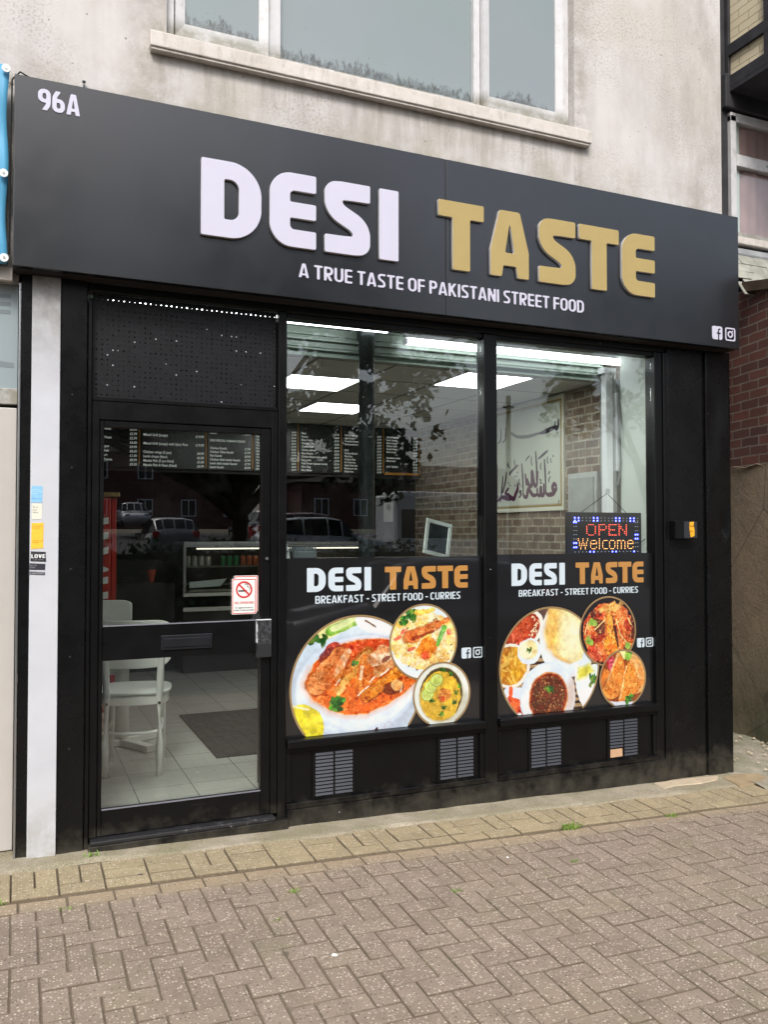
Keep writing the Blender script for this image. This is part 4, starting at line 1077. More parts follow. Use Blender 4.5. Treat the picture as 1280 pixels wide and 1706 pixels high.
def food2(c):
    c.put(c.U * 0 - 1, (226, 236, 244), col2=(244, 248, 252), n=c.N(2, 1))
    rf = c.ell(.0, .05, 1.05, .78, -8, .10, 6, 2)
    c.put(rf, (236, 206, 130), col2=(246, 232, 196), n=c.N(9, 3, lo=.35, hi=.65)); c.put(rf, (238, 186, 70), .7 * c.N(3, 5, lo=.45, hi=.7))
    rice(c, 0, .0, .95, .72, 520, 4, [(250, 240, 214), (240, 214, 150), (232, 190, 96), (252, 246, 230), (214, 160, 90)])
    herb(c, -.42, .72, .22, 3); herb(c, -.60, .60, .16, 13)
    c.put(c.cap(-.20, .80, .30, .84, .08, .06, .08, 8), (224, 170, 70), .9, col2=(240, 220, 110), n=c.N(8, 4))
    for a in ((-.60, .30, .1, .07), (-.78, .12, .13, .05), (-.38, -.18, .14, .04), (.78, .22, .08, .1)): c.put(c.ell(*a, 20, .05, 9), (214, 92, 74), .95, col2=(240, 150, 120), n=c.N(10, 5))
    c.put(c.cap(-.42, .14, .42, .44, .17, .10, .10, 7, 6) - .02, (110, 50, 30), .6, soft=.04); c.put(c.cap(-.42, .14, .42, .44, .17, .10, .10, 7, 6), (196, 104, 58), col2=(226, 150, 92), n=c.N(7, 7)); c.put(c.cap(-.30, .10, .30, .28, .05, .03, .06, 9), (140, 60, 40), .8)
    c.put(c.cap(.42, .44, .92, .66, .06, .06, .05), (214, 120, 60), col2=(236, 160, 100), n=c.N(8, 8))
    c.put(c.ell(.10, -.18, .30, .26, 40, .10, 6, 8) - .015, (150, 80, 36), .6, soft=.04); c.put(c.ell(.10, -.18, .30, .26, 40, .10, 6, 8), (224, 130, 50), col2=(238, 158, 72), n=c.N(8, 9)); c.put(c.ell(.06, -.38, .14, .12, 0, .08, 9), (222, 96, 66), .9)
    c.put(c.cap(.42, -.10, .62, .36, .05, .075), (96, 158, 70), col2=(140, 200, 100), n=c.N(5, 10)); c.put(c.cap(.50, .05, .60, .30, .015), (190, 230, 160), .8)
    for a in ((-.44, -.62), (-.20, -.74), (.3, .58), (.38, .60), (-.48, .38), (.84, -.12), (.2, -.58)): c.put(c.ell(*a, .03, .02, 30), (110, 56, 30), .9)
    c.put(c.poly([(-1, -.55), (-.6, -.72), (-.2, -.86), (0, -1.1), (-1, -1.1)]), (232, 238, 244)); rice(c, .35, -.55, .4, .25, 120, 9, [(236, 170, 80), (226, 150, 70), (250, 226, 170)])
def food3(c):
    c.put(c.U * 0 - 1, (96, 100, 98), col2=(150, 150, 140), n=c.N(3, 1))
    c.put(c.ell(-.05, -.02, .96, 1.02, 0), (226, 230, 222)); c.put(c.ell(.10, .0, .90, .98, 0), (240, 242, 238), col2=(214, 216, 200), n=c.N(2, 2)); c.put(c.ell(.62, -.45, .4, .5, -30), (190, 190, 176), .5, soft=.2)
    c.put(c.ell(-.02, -.02, .80, .88, 0), (206, 198, 168)); c.put(c.ell(-.02, .0, .76, .84, 0), (86, 76, 52))
    F = c.ell(-.05, -.06, .72, .78, 0, .06, 6, 3); c.put(F, (222, 186, 76), col2=(198, 160, 62), n=c.N(6, 3)); rice(c, -.05, -.05, .68, .72, 260, 5, [(236, 206, 110), (206, 168, 74), (230, 196, 96), (184, 146, 60)])
    for s_, (x, z) in enumerate(((.35, .62), (.05, .74), (.62, .2), (.45, -.3), (-.02, -.62), (-.35, -.2), (.5, -.0), (.1, -.42))): herb(c, x, z, .09, 60 + s_ * 9)
    c.put(c.ell(.08, -.02, .24, .22, 20, .16, 9, 7), (176, 104, 52), .95, col2=(208, 144, 80), n=c.N(12, 8)); c.put(c.ell(.02, -.14, .09, .08, 20, .06, 9), (196, 84, 44), .9)
    for x, z in ((-.52, .02), (-.40, .26), (-.18, .46)):
        c.put(c.ell(x, z, .22, .21, 0), (150, 166, 72)); c.put(c.ell(x, z, .20, .19, 0), (206, 218, 130), col2=(190, 206, 108), n=c.N(8, 9)); c.put(np.abs(c.ell(x, z, .17, .16, 0)) - .008, (232, 238, 190), .8)
def food4(c):
    c.put(c.U * 0 - 1, (64, 50, 44)); st_ = (np.sin(c.V * 62) > .0) & (np.abs(c.U) < 1.2); c.C[st_] = c.C[st_] * 0 + np.array([176, 150, 116]); c.put(c.ell(-.15, .92, .4, .28), (98, 78, 74))
    c.put(c.ell(-.55, .62, .42, .30, 35) - .02, (240, 236, 226)); F = c.ell(-.56, .62, .38, .27, 35, .02); c.put(F, (168, 66, 46), col2=(188, 90, 60), n=c.N(6, 1)); rs = np.random.RandomState(3)
    for _ in range(46):
        t = rs.uniform(-2.4, .5); q = rs.uniform(.62, .95); x = -.56 + .38 * q * math.cos(t) * .82 - .27 * q * math.sin(t) * .57; z = .62 + .38 * q * math.cos(t) * .57 + .27 * q * math.sin(t) * .82
        a = rs.rand() * 6.28; c.put(c.cap(x, z, x + .035 * math.cos(a), z + .035 * math.sin(a), .008), (240, 224, 190))
    c.put(c.ell(-.78, .06, .34, .34, 20) - .03, (236, 232, 220)); F = c.ell(-.80, .06, .34, .32, 20, .04); c.put(F, (206, 158, 60), col2=(182, 120, 52), n=c.N(5, 2))
    for _ in range(22):
        x, z, a = rs.uniform(-1., -.55), rs.uniform(-.15, .28), rs.rand() * 6.28; c.put(c.cap(x, z, x + .13 * math.cos(a), z + .13 * math.sin(a), .018), (226, 190, 104), .85)
    c.put(c.ell(-.42, .28, .24, .22, 10), (226, 234, 244)); c.put(c.ell(-.44, .31, .19, .16, 10), (240, 238, 206), col2=(232, 214, 160), n=c.N(12, 4)); herb(c, -.42, .30, .05, 7)
    c.put(c.poly([(-.98, -.42), (-.86, -.28), (-.52, -.32), (-.50, -.84), (-.78, -.92)]), (228, 234, 244))
    for _ in range(16):
        x, z, a = rs.uniform(-.86, -.60), rs.uniform(-.74, -.42), rs.uniform(-1.3, 1.6); c.put(c.cap(x, z, x + .12 * math.cos(a), z + .12 * math.sin(a), .035), (214, 84, 44) if rs.rand() < .7 else (180, 58, 36), .95, col2=(232, 120, 70), n=c.N(9, 5))
    c.put(c.ell(.28, .48, .46, .60, -6) - .03, (232, 240, 246)); c.put(c.ell(.42, .10, .44, .28, -20), (226, 236, 246)); F = c.poly([(.02, 1.1), (-.12, .6), (-.06, .32), (.16, .12), (.42, .02), (.66, .10), (.75, .6), (.7, 1.1)], .03)
    c.put(F, (238, 206, 130), col2=(246, 232, 176), n=c.N(2, 6, 2)); c.put(mx(F, c.ell(.02, .62, .16, .5, -4)), (222, 164, 84), .8, soft=.15, col2=(236, 190, 110), n=c.N(4, 7)); c.put(mx(F, c.ell(.45, .5, .22, .4, 0)), (250, 246, 214), .7, soft=.2); c.put(mx(F, c.ell(.2, .10, .2, .06, -20)), (200, 140, 70), .6, soft=.06)
    c.put(c.ell(-.05, -.50, .56, .58, 0), (218, 230, 240)); c.put(c.ell(-.05, -.50, .53, .55, 0), (236, 243, 250), col2=(220, 230, 240), n=c.N(2, 8)); c.put(c.ell(.40, -.52, .1, .3, -10), (206, 176, 156), .6, soft=.1)
    c.put(c.ell(-.04, -.52, .395, .44, 0), (226, 160, 110)); F = c.ell(-.04, -.53, .37, .42, 0); c.put(F, (96, 44, 32), col2=(130, 66, 44), n=c.N(7, 9))
    for _ in range(150):
        t, q = rs.rand() * 6.28, math.sqrt(rs.rand()); x, z = -.04 + .34 * q * math.cos(t), -.53 + .39 * q * math.sin(t); b = rs.uniform(.6, 1.1)
        c.put(c.ell(x, z, .036, .034, 0), (64, 30, 22), .8); c.put(c.ell(x, z, .029, .027, 0), (158 * b, 98 * b, 60 * b), .95); c.put(c.ell(x - .007, z + .010, .010, .008, 0), (236 * b, 196 * b, 156 * b), .9)
    c.put(np.abs(F + .02) - .02, (180, 70, 40), .5, soft=.02); herb(c, -.02, -.40, .09, 71)
    c.put(c.poly([(.52, .02), (.64, -.04), (1.1, -.0), (1.1, -.8), (.82, -.96), (.60, -.62), (.50, -.25)]), (228, 238, 244), col2=(246, 248, 240), n=c.N(3, 10)); c.put(c.poly([(.58, -.06), (.8, 0), (.9, -.14), (.7, -.24), (.56, -.26)]), (216, 206, 60), .8, soft=.08); herb(c, .88, -.32, .10, 81); herb(c, .86, -.24, .08, 91)
def food5(c):
    c.put(c.U * 0 - 1, (46, 40, 44)); F = c.ell(.03, -.03, .93, .88, 0, .14, 6, 1); c.put(F, (206, 96, 52), col2=(226, 140, 84), n=c.N(6, 2, lo=.35, hi=.65)); c.put(F, (166, 52, 40), .8 * c.N(4, 3, lo=.55, hi=.66)); c.put(F, (86, 44, 40), .9 * c.N(3.4, 4, lo=.60, hi=.68)); c.put(mx(F, c.ell(-.32, .12, .22, .24, 10, .2)), (84, 54, 50), .8, soft=.05)
    c.put(F, (240, 190, 130), .7 * c.N(15, 5, lo=.62, hi=.72)); c.put(c.ell(.15, .70, .36, .14, 10, .2, 8), (232, 208, 130), .8, col2=(214, 150, 80), n=c.N(10, 6))
    b = c.cap(.04, .40, .10, -.10, .10, .13, .04, 8); h_ = c.ell(.12, -.42, .24, .32, 10, .08, 7, 3)
    for q, a in ((-.02, .7), (0, 1.)): c.put(mn(b, h_) + q + (.0 if a == 1 else 0), (120, 50, 24) if a < 1 else (226, 140, 56), a, col2=(240, 172, 90), n=c.N(8, 7))
    c.put(c.ell(.12, -.5, .14, .16, 10, .12, 10), (214, 104, 44), .6, soft=.06); c.put(c.cap(.24, .12, .36, -.45, .05, .04, .05), (70, 36, 36), .9)
    c.put(c.ell(-.5, -.62, .30, .22, -40, .12, 8), (224, 130, 96), .9, col2=(190, 70, 50), n=c.N(10, 8)); rs = np.random.RandomState(8)
    for a in ((-.48, .06, -.10, .36), (.30, .34, .44, -.12), (.44, -.12, .80, -.48), (.28, .20, .50, .34), (.72, .38, .86, .14), (-.82, -.05, -.72, .3)): c.put(c.cap(*a, .022, .016), (240, 214, 150), .95)
    for x, z in ((-.60, .30), (-.72, -.24), (-.62, -.30), (.72, -.46), (-.5, .24)): c.put(c.ell(x, z, .11, .09, rs.rand() * 90, .08, 9), (128, 172, 74), .95, col2=(170, 206, 110), n=c.N(9, 9))
    for _ in range(60):
        x, z, a = rs.uniform(-.8, .85), rs.uniform(-.8, .8), rs.rand() * 6.28; c.put(mx(F, c.cap(x, z, x + .1 * math.cos(a), z + .1 * math.sin(a), .008)), (246, 200, 150), .6)
    for _ in range(26): x, z = rs.uniform(-.1, .6), rs.uniform(-.6, .6); c.put(mx(F, c.ell(x, z, .02, .012, rs.rand() * 90)), (60, 30, 24), .9)
def food6(c):
    c.put(c.U * 0 - 1, (150, 84, 44)); c.put(c.ell(-.5, .55, .2, .26, 30, .1, 8), (176, 44, 56), .95, col2=(226, 120, 140), n=c.N(9, 1)); c.put(c.ell(.0, .85, .2, .2, 0, .15, 9), (226, 226, 160))
    c.put(c.poly([(-1.1, -.3), (-.82, .4), (-.4, .2), (-.3, -.5), (-.7, -.8)], .04), (224, 146, 76), col2=(206, 122, 56), n=c.N(5, 2)); c.put(c.poly([(.4, .9), (1.1, .5), (1.1, -.5), (.5, -.6), (.2, .3)], .05), (224, 150, 84), col2=(240, 190, 130), n=c.N(5, 3))
    c.put(c.poly([(-.22, 1.0), (.08, .62), (.10, .1), (-.12, -.62), (-.46, -.74), (-1.0, -.62), (-.98, -.40), (-.60, .1)], .03) - .02, (140, 70, 30), .6, soft=.03); c.put(c.poly([(-.22, .96), (.06, .6), (.08, .1), (-.14, -.60), (-.46, -.70), (-.96, -.60), (-.94, -.40), (-.58, .1)], .03), (228, 152, 80), col2=(214, 128, 56), n=c.N(5, 4)); c.put(c.cap(-.22, .85, -.66, -.04, .05, .03, .04, 9), (246, 214, 166), .7, soft=.03)
    herb(c, .25, .78, .18, 12); c.put(c.ell(.22, .76, .16, .14, 0, .1), (170, 206, 96), .8)
    P = [(.22, .55), (.52, .32), (.78, -.35), (.60, -.52), (-.05, -.82), (-.22, -.80), (-.12, -.45), (.05, .1)]
    c.put(c.poly(P, .03) - .02, (140, 70, 30), .6, soft=.03); c.put(c.poly(P, .03), (236, 162, 84), col2=(222, 138, 60), n=c.N(5, 5)); c.put(c.cap(.14, .40, -.12, -.70, .03, .03, .03, 9), (250, 224, 176), .7, soft=.03); c.put(c.poly(P, .0), (190, 100, 40), .5 * c.N(9, 6, lo=.62, hi=.75))
    c.put(c.poly([(-.82, -.72), (-.3, -.80), (.6, -.86), (.9, -.5), (.8, -1.1), (-.8, -1.1)], .03), (222, 226, 232)); herb(c, .15, -.78, .18, 22); herb(c, .30, -.72, .16, 33)
def window_sticker(x0, x1, zb, zt, discs, logo_x, logo_z, sub, ic, label):
    st_ = thing('window_sticker', ((x0 + x1) / 2, YS, zb), label, 'sticker', 'food stickers on the shop windows')
    MB().box(x0, x1, YS, YS + .0025, zb, zt).build('backing', M['vinyl_black'], st_)
    lx0, lx1, tx0, tx1 = logo_x
    for i in range(9):
        lps = logo_loops(i); a0, a1, b0, b1 = (.673, 1.807, lx0, lx1) if i < 4 else (2.064, 3.677, tx0, tx1)
        lps = [[(b0 + (p - a0) / (a1 - a0) * (b1 - b0), logo_z[0] + q / .408 * (logo_z[1] - logo_z[0])) for p, q in l] for l in lps]
        lt = link('letter', place_facade(loops_mesh('letter', lps, .001), YS - .0022), M['vinyl_white'] if i < 4 else M['vinyl_gold'], st_)
    facade_text('slogan', 'BREAKFAST - STREET FOOD - CURRIES', sub[0], sub[1], sub[2], sub[3], YS - .0022, .001, M['vinyl_white'], st_, w=.16, h=.135, st=.045)
    for k, (cx, cz, r, fn) in enumerate(discs):
        cv = Cv(cx - r - .004, cx + r + .004, max(zb + .0005, cz - r - .004), cz + r + .004, .0024 if r > .3 else .002); cv.local(cx, cz, r); fn(cv)
        fine = .84 + .32 * vnoise(cv.X, cv.Z, 46, 7, 2); med = .88 + .24 * vnoise(cv.X, cv.Z, 16, 5, 2); sat = np.clip((cv.C.max(2) - cv.C.min(2)) / 90, 0, 1); mul = 1 + (fine * med - 1) * sat; cv.C *= mul[..., None]; cv.C += (sat * np.clip((cv.C[..., 0] - cv.C[..., 1] - 25) / 50, 0, 1) * ((vnoise(cv.X, cv.Z, 85, 17, 2) > .70) * 40. - (vnoise(cv.X, cv.Z, 62, 27, 2) < .30) * 40.))[..., None]; gr = cv.C.mean(2, keepdims=True); cv.C = np.clip(gr + (cv.C - gr) * 1.12, 0, 255); cv.C = np.clip((128 + (cv.C - 128) * 1.12) * .90, 0, 226)
        print_disc(cv, cx, cz, r, zb, YS - .0025 - .002 * k, st_)
    icons(ic[0], ic[1], ic[2], YS - .0022, M['vinyl_white'], st_, 1.22, 1.0)
window_sticker(1.192, 2.456, .453, 1.458, [(1.630, .712, .408, food1), (2.055, .949, .222, food2), (2.176, .628, .190, food3)],
               (1.319, 1.713, 1.801, 2.358), (1.266, 1.402), (1.369, 2.307, 1.199, 1.243), (2.314, .832, .066), 'glossy black window sticker with a large bowl of meat curry, rice and dal pictures')
window_sticker(2.554, 3.80, .453, 1.466, [(2.962, .744, .378, food4), (3.419, .950, .226, food5), (3.538, .630, .188, food6)],
               (2.673, 3.078, 3.163, 3.721), (1.267, 1.408), (2.726, 3.674, 1.198, 1.240), (3.662, .828, .062), 'glossy black window sticker with chickpea curry, fried chicken and samosa pictures')

# ================================================================== SMALL THINGS ON THE FRONT
WC = [[0, 0]]
def round_rect(x0, z0, x1, z1, r, n=6):
    P = []
    for cx, cz, a0 in ((x1 - r, z1 - r, 0), (x0 + r, z1 - r, 90), (x0 + r, z0 + r, 180), (x1 - r, z0 + r, 270)):
        for k in range(n + 1): a = R(a0 + 90 * k / n); P.append((cx + r * math.cos(a), cz + r * math.sin(a)))
    return P
def sheet(name, loops, y, mat, parent, depth=.0006): return link(name, place_facade(loops_mesh(name, loops, depth), y), mat, parent)
M['red_ink'] = simple('red_ink', srgb(206, 44, 48), .5, 0, .3, .05)
M['black_ink'] = simple('black_ink', srgb(26, 26, 30), .5, 0, .3, .05)
# no smoking notice: stuck on the outside of the door glass, two cards slightly fanned
ns = thing('no_smoking_sign', (.955, .004, 1.16), 'white and red no smoking notice stuck on the door glass above the lock', 'sign')
sheet('back_card', [round_rect(.897, 1.170, 1.030, 1.368, .006)], .0050, M['card_white'], ns); sheet('back_card_edge', [round_rect(.900, 1.173, 1.027, 1.365, .005), round_rect(.904, 1.177, 1.023, 1.361, .004)], .0042, M['red_ink'], ns)
sheet('card', [round_rect(.883, 1.158, 1.020, 1.352, .006)], .0034, M['card_white'], ns)
sheet('border', [round_rect(.886, 1.161, 1.017, 1.349, .005), round_rect(.890, 1.165, 1.013, 1.345, .004)], .0026, M['red_ink'], ns)
circ = lambda cx, cz, r, n=40: [(cx + r * math.cos(2 * PI * k / n), cz + r * math.sin(2 * PI * k / n)) for k in range(n)]
sheet('cigarette', [[(.920, 1.281), (.966, 1.281), (.966, 1.289), (.920, 1.289)]], .0024, M['black_ink'], ns)
m = MB(); m.tube([(.979, .0022, 1.289), (.984, .0022, 1.300), (.978, .0022, 1.306), (.968, .0022, 1.308), (.972, .0022, 1.318), (.962, .0022, 1.324), (.955, .0022, 1.318)], .0016, 5); m.build('smoke', M['black_ink'], ns)
sheet('ring', [circ(.951, 1.292, .046), circ(.951, 1.292, .037)], .0018, M['red_ink'], ns)
a = R(-45); c_, s_ = math.cos(a), math.sin(a); q = [(-.039, -.0042), (.039, -.0042), (.039, .0042), (-.039, .0042)]
sheet('bar', [[(.951 + x * c_ - z * s_, 1.292 + x * s_ + z * c_) for x, z in q]], .0012, M['red_ink'], ns)
facade_text('wording', 'NO SMOKING', .899, 1.006, 1.214, 1.227, .0022, .0006, M['red_ink'], ns, w=.12, h=.11, st=.05)
def font_mesh(name, txt, size, align='LEFT', spacing=1.0, bold=0.0):
    c = bpy.data.curves.new(name, 'FONT'); c.body = txt; c.size = size; c.align_x = align; c.space_line = spacing; c.offset = bold; c.resolution_u = 2
    o = bpy.data.objects.new(name, c); COL.objects.link(o)
    me = bpy.data.meshes.new_from_object(o.evaluated_get(bpy.context.evaluated_depsgraph_get()))
    bpy.data.objects.remove(o); bpy.data.curves.remove(c); return me
def ftext(name, txt, x, z, size, y, mat, parent, align='LEFT', spacing=1.0, bold=0.0, sx=1.0):
    me = font_mesh(name, txt, size, align, spacing, bold)
    me.transform(Matrix.Diagonal((sx, 1, 1, 1))); place_facade(me, y); me.transform(Matrix.Translation((x, 0, z)))
    return link(name, me, mat, parent)
ftext('small_print', 'It is against the law to\nsmoke in these premises', .951, 1.190, .0125, .0024, M['black_ink'], ns, 'CENTER', 1.1, .0002, .9)

# key box with orange label on the right pilaster
kb = thing('key_box', (4.0, -.03, 1.56), 'small black box with a torn orange label on the right pilaster', 'box')
MB().box(3.912, 4.104, -.075, -.010, 1.562, 1.684, bev=.004).build('case', M['charcoal'] if False else BC, kb)
MB().box(3.985, 4.100, -.079, -.0752, 1.566, 1.680, bev=.001).build('lid', simple('box_lid', srgb(46, 48, 52), .35), kb)
def label_mesh(name, pts, y, mat, parent): return sheet(name, [pts], y, mat, parent)
label_mesh('label', [(4.034, 1.676), (4.070, 1.678), (4.068, 1.655), (4.076, 1.62), (4.074, 1.580), (4.040, 1.572), (4.036, 1.60), (4.030, 1.64)], -.0798, simple('orange_label', srgb(240, 172, 40), .6), kb)
ftext('print', 'KEEP\nDRY', 4.036, 1.642, .016, -.0806, M['black_ink'], kb, 'LEFT', 2.2)

# pale party-wall post on the left, with its stickers
wp = thing('white_post', (-.07, 0, 0), 'narrow white painted post between the black shopfront and the shop on its left', 'post')
def post_mat():
    k = NT('white_post_paint'); z = k.sep()[2]
    c = k.ramp(k.noise(3, 5, .6), [(.3, srgb(190, 192, 197)), (.7, srgb(202, 204, 209))])
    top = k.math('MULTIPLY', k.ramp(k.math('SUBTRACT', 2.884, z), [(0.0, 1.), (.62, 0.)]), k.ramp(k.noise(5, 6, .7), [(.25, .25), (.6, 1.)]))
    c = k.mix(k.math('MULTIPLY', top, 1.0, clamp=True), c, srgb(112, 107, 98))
    bot = k.math('MULTIPLY', k.ramp(z, [(0.0, 1.), (.35, 0.)]), k.ramp(k.noise(9, 6, .75), [(.35, 0.), (.6, 1.)]))
    c = k.mix(k.math('MULTIPLY', bot, .6), c, srgb(150, 142, 122)); k.base(c); k.rough(.5); k.bump(k.noise(14, 4, .6), .15, .004); return k.m
MB().box(-.134, -.0005, -.030, .20, -.06, 2.884, bev=.004).build('shaft', post_mat(), wp)
def small_sticker(name, pts, col, label, texts=(), extra=()):
    y = -.0312; t = thing(name, (pts[0][0], y, pts[0][1]), label, 'sticker', 'stickers on the white post')
    sheet('backing', [pts], y, simple(name + '_' + str(len(bpy.data.materials)), col, .55, 0, .3, .06, 60), t)
    for (txt, x, z, sz, cc, b) in texts: ftext('print', txt, x, z, sz, y - .0008, simple('ink_' + str(len(bpy.data.materials)), cc, .5), t, 'LEFT', 1.1, b)
    return t
small_sticker('sticker', [(-.130, 1.752), (-.078, 1.753), (-.078, 1.833), (-.124, 1.835), (-.130, 1.822)], srgb(142, 196, 232), 'faded blue sticker, topmost on the white post', [('SERVICES\nCALL TODAY\nLOCAL', -.127, 1.812, .0085, srgb(205, 226, 240), .0), ('OPEN 7 DAYS', -.127, 1.768, .0075, srgb(90, 140, 190), 0)])
small_sticker('sticker', [(-.126, 1.668), (-.080, 1.670), (-.079, 1.745), (-.125, 1.748)], srgb(224, 222, 206), 'peeling cream sticker between the blue and the yellow ones on the post', [('24 hr\nCall\nNow', -.122, 1.725, .012, srgb(110, 110, 110), 0)])
small_sticker('sticker', [(-.128, 1.522), (-.072, 1.526), (-.071, 1.652), (-.126, 1.650)], srgb(250, 194, 66), 'yellow-orange sticker above the LOVE sticker on the white post', [('LOCKSMITH\n24 HOUR', -.123, 1.632, .0085, srgb(200, 130, 40), 0), ('NO CALL OUT\nCHARGE', -.123, 1.560, .0075, srgb(190, 112, 30), 0)])
lv = small_sticker('sticker', [(-.130, 1.462), (-.058, 1.458), (-.060, 1.507), (-.128, 1.511)], srgb(44, 44, 50), 'black sticker with the white word LOVE on the white post', [('* * * * * * * *', -.126, 1.498, .008, srgb(150, 150, 150), 0), ('THIS TOWN', -.118, 1.4655, .0085, srgb(150, 150, 150), 0)])
facade_text('word', 'LOVE', -.126, -.062, 1.477, 1.496, -.0322, .0006, M['card_white'], lv, w=.2, h=.18, r=.0, st=.05)
small_sticker('sticker', [(-.134, 1.420), (-.062, 1.418), (-.061, 1.448), (-.133, 1.452)], srgb(52, 52, 60), 'plain black sticker just under the LOVE sticker', [('NO TO\nHATE', -.131, 1.438, .0095, srgb(160, 160, 165), 0)])
small_sticker('sticker', [(-.137, 1.397), (-.063, 1.392), (-.062, 1.407), (-.136, 1.412)], srgb(84, 84, 92), 'narrow dark grey strip sticker, lowest on the white post', [('H  SCAN FOR INFO', -.133, 1.400, .0075, srgb(200, 200, 200), 0)])

# ================================================================== SHOP ON THE LEFT
nb = thing('neighbouring_shopfront', (-.6, .02, 0), 'white framed shopfront with a frosted window panel at the left edge', 'shopfront')
M['beige_alu'] = simple('beige_aluminium', srgb(192, 187, 181), .4, .1, .4, .03)
MB().box(-.182, -.1345, -.012, .20, -.05, 2.884).build('cover_strip', BC, nb)
MB().box(-.194, -.184, -.020, .1, -.04, 2.84, bev=.002).build('edge_trim', M['steel'], nb)
MB().box(-1.6, -.196, .012, .1, 2.238, 2.318, bev=.004).box(-1.6, -.196, .016, .1, 2.842, 2.90).build('window_frame', M['upvc'], nb)
MB().box(-.286, -.198, .022, .09, .045, 2.222, bev=.004).build('door_frame', M['beige_alu'], nb)
MB().box(-1.6, -.196, .03, .12, -.06, .040).build('threshold', M['mortar_strip'], nb)
k = NT('frosted_glass'); k.base(srgb(150, 162, 166)); k.rough(.18); M['frost'] = k.m
MB().box(-1.6, -.198, .045, .052, 2.32, 2.840).build('frosted_pane', M['frost'], nb)
mk = simple('etched_mark', srgb(120, 130, 134), .4)
for z in (2.705, 2.745, 2.785): MB().box(-.42, -.232, .0435, .0448, z - .011, z + .008).build('mark', mk, nb)
sheet('mark', [[(-.50, 2.50), (-.27, 2.455), (-.215, 2.450), (-.215, 2.425), (-.50, 2.43)]], .0445, mk, nb)
MB().box(-1.49, -.288, .05, .056, .06, 2.21).build('door_pane', M['glass'], nb)
MB().box(-.30, -.2885, .010, .022, 1.10, 1.42, bev=.003).build('handle', M['steel'], nb)
MB().box(-1.7, -.19, 1.2, 1.25, 0, 2.9).box(-1.7, -.19, .2, 1.2, -.03, .02).box(-1.7, -.19, .12, 1.2, 2.88, 2.90).build('inner_lining', simple('lining', srgb(150, 150, 148), .8), nb)
MB().box(-6, -1.62, 0, .25, -.2, 2.899).build('wall', M['render'], nb)
MB().box(-1.6, -.226, -.04, .0, 2.842, 2.904).build('fascia_strip', M['sill'], nb)
bn = thing('blue_banner', (-.8, -.10, 2.9), 'light blue vinyl banner with white washers at the left end of the sign', 'banner')
v = []; f = []; nx, nz = 60, 40
for i in range(nx + 1):
    for j in range(nz + 1):
        x = -1.6 + (1.6 - .247) * i / nx; z = 2.905 + (3.882 - 2.905) * j / nz; e = (i / nx)
        sc = .018 * math.sin(j / nz * PI * 3) ** 2 * (1 if i == nx else 0)
        o = .010 * math.sin(x * 23 + z * 6) * (1 - abs(2 * j / nz - 1)) + .012 * math.sin(z * 17 + x * 9)
        v.append((x - .012 * e ** 8 * math.sin(j / nz * PI * 2) ** 2, -.10 + o * .6, z - .004 * math.sin(x * 15)))
for i in range(nx):
    for j in range(nz): f.append((i * (nz + 1) + j, (i + 1) * (nz + 1) + j, (i + 1) * (nz + 1) + j + 1, i * (nz + 1) + j + 1))
me = bpy.data.meshes.new('cloth'); me.from_pydata(v, [], f); me.update(); me.shade_smooth()
cl = link('cloth', me, simple('blue_vinyl', srgb(84, 160, 198), .35, 0, .5, .12, 2.2), bn)
sd = cl.modifiers.new('thickness', 'SOLIDIFY'); sd.thickness = .002
for x, z in ((-.262, 3.848), (-.268, 3.335), (-.262, 2.925), (-.9, 3.85), (-.9, 2.93)):
    m = MB(); m.tube([(x, -.118, z), (x, -.126, z)], .020, 20); gr = m.build('washer', M['card_white'], bn)
    m = MB(); m.tube([(x, -.1262, z), (x, -.1285, z)], .006, 10); m.build('screw', M['steel'], gr)

# ================================================================== THE ROOM BEHIND THE GLASS
FZ, CZ = .10, 2.75
rm = thing('shop_interior', (2, 2, FZ), 'inside of the takeaway with grey floor tiles, tiled ceiling and brick effect wall', 'room')
tag(MB().box(-.2, 4.1, .10, 7.0, .0, FZ).build('floor', M['floor_tile']), kind='structure')
MB().box(3.90, 4.10, .10, 7.0, FZ, 2.95).build('brick_wall', M['brick_inner'], rm)
MB().box(-.30, -.20, .12, 7.0, FZ, 2.95).build('side_wall', M['dark_interior'], rm)
MB().box(-.2, 4.1, 7.0, 7.1, FZ, 2.95).build('back_wall', M['dark_interior'], rm)
def ceiling_mat():
    k = NT('ceiling_grid'); s = k.sep(); W_ = .565
    fx = k.math('FRACT', k.math('DIVIDE', k.math('SUBTRACT', s[0], 2.742), W_)); fy = k.math('FRACT', k.math('DIVIDE', k.math('SUBTRACT', s[1], .70), W_))
    e = k.math('MINIMUM', k.math('MINIMUM', fx, k.math('SUBTRACT', 1., fx)), k.math('MINIMUM', fy, k.math('SUBTRACT', 1., fy)))
    l = k.math('LESS_THAN', e, .022)
    k.base(k.mix(l, k.ramp(k.noise(200, 2, .6), [(.3, srgb(196, 196, 190)), (.7, srgb(206, 206, 200))]), srgb(120, 120, 116))); k.rough(.9); return k.m
MB().box(-.2, 3.9, .52, 3.96, CZ, CZ + .04).build('ceiling', ceiling_mat(), rm)
MB().box(-.2, 3.9, .12, 7, 2.98, 3.05).build('slab', M['dark_interior'], rm)
MB().box(-.2, 3.9, 3.9, 3.96, 2.20, CZ - .001).build('bulkhead', M['dark_interior'], rm)
MB().box(-.2, 3.9, 3.961, 7.0, 2.30, 2.34).build('kitchen_ceiling', M['dark_interior'], rm)
MB().box(3.70, 3.899, 4.0, 7, FZ + .01, 2.3).build('kitchen_partition', M['dark_interior'], rm)
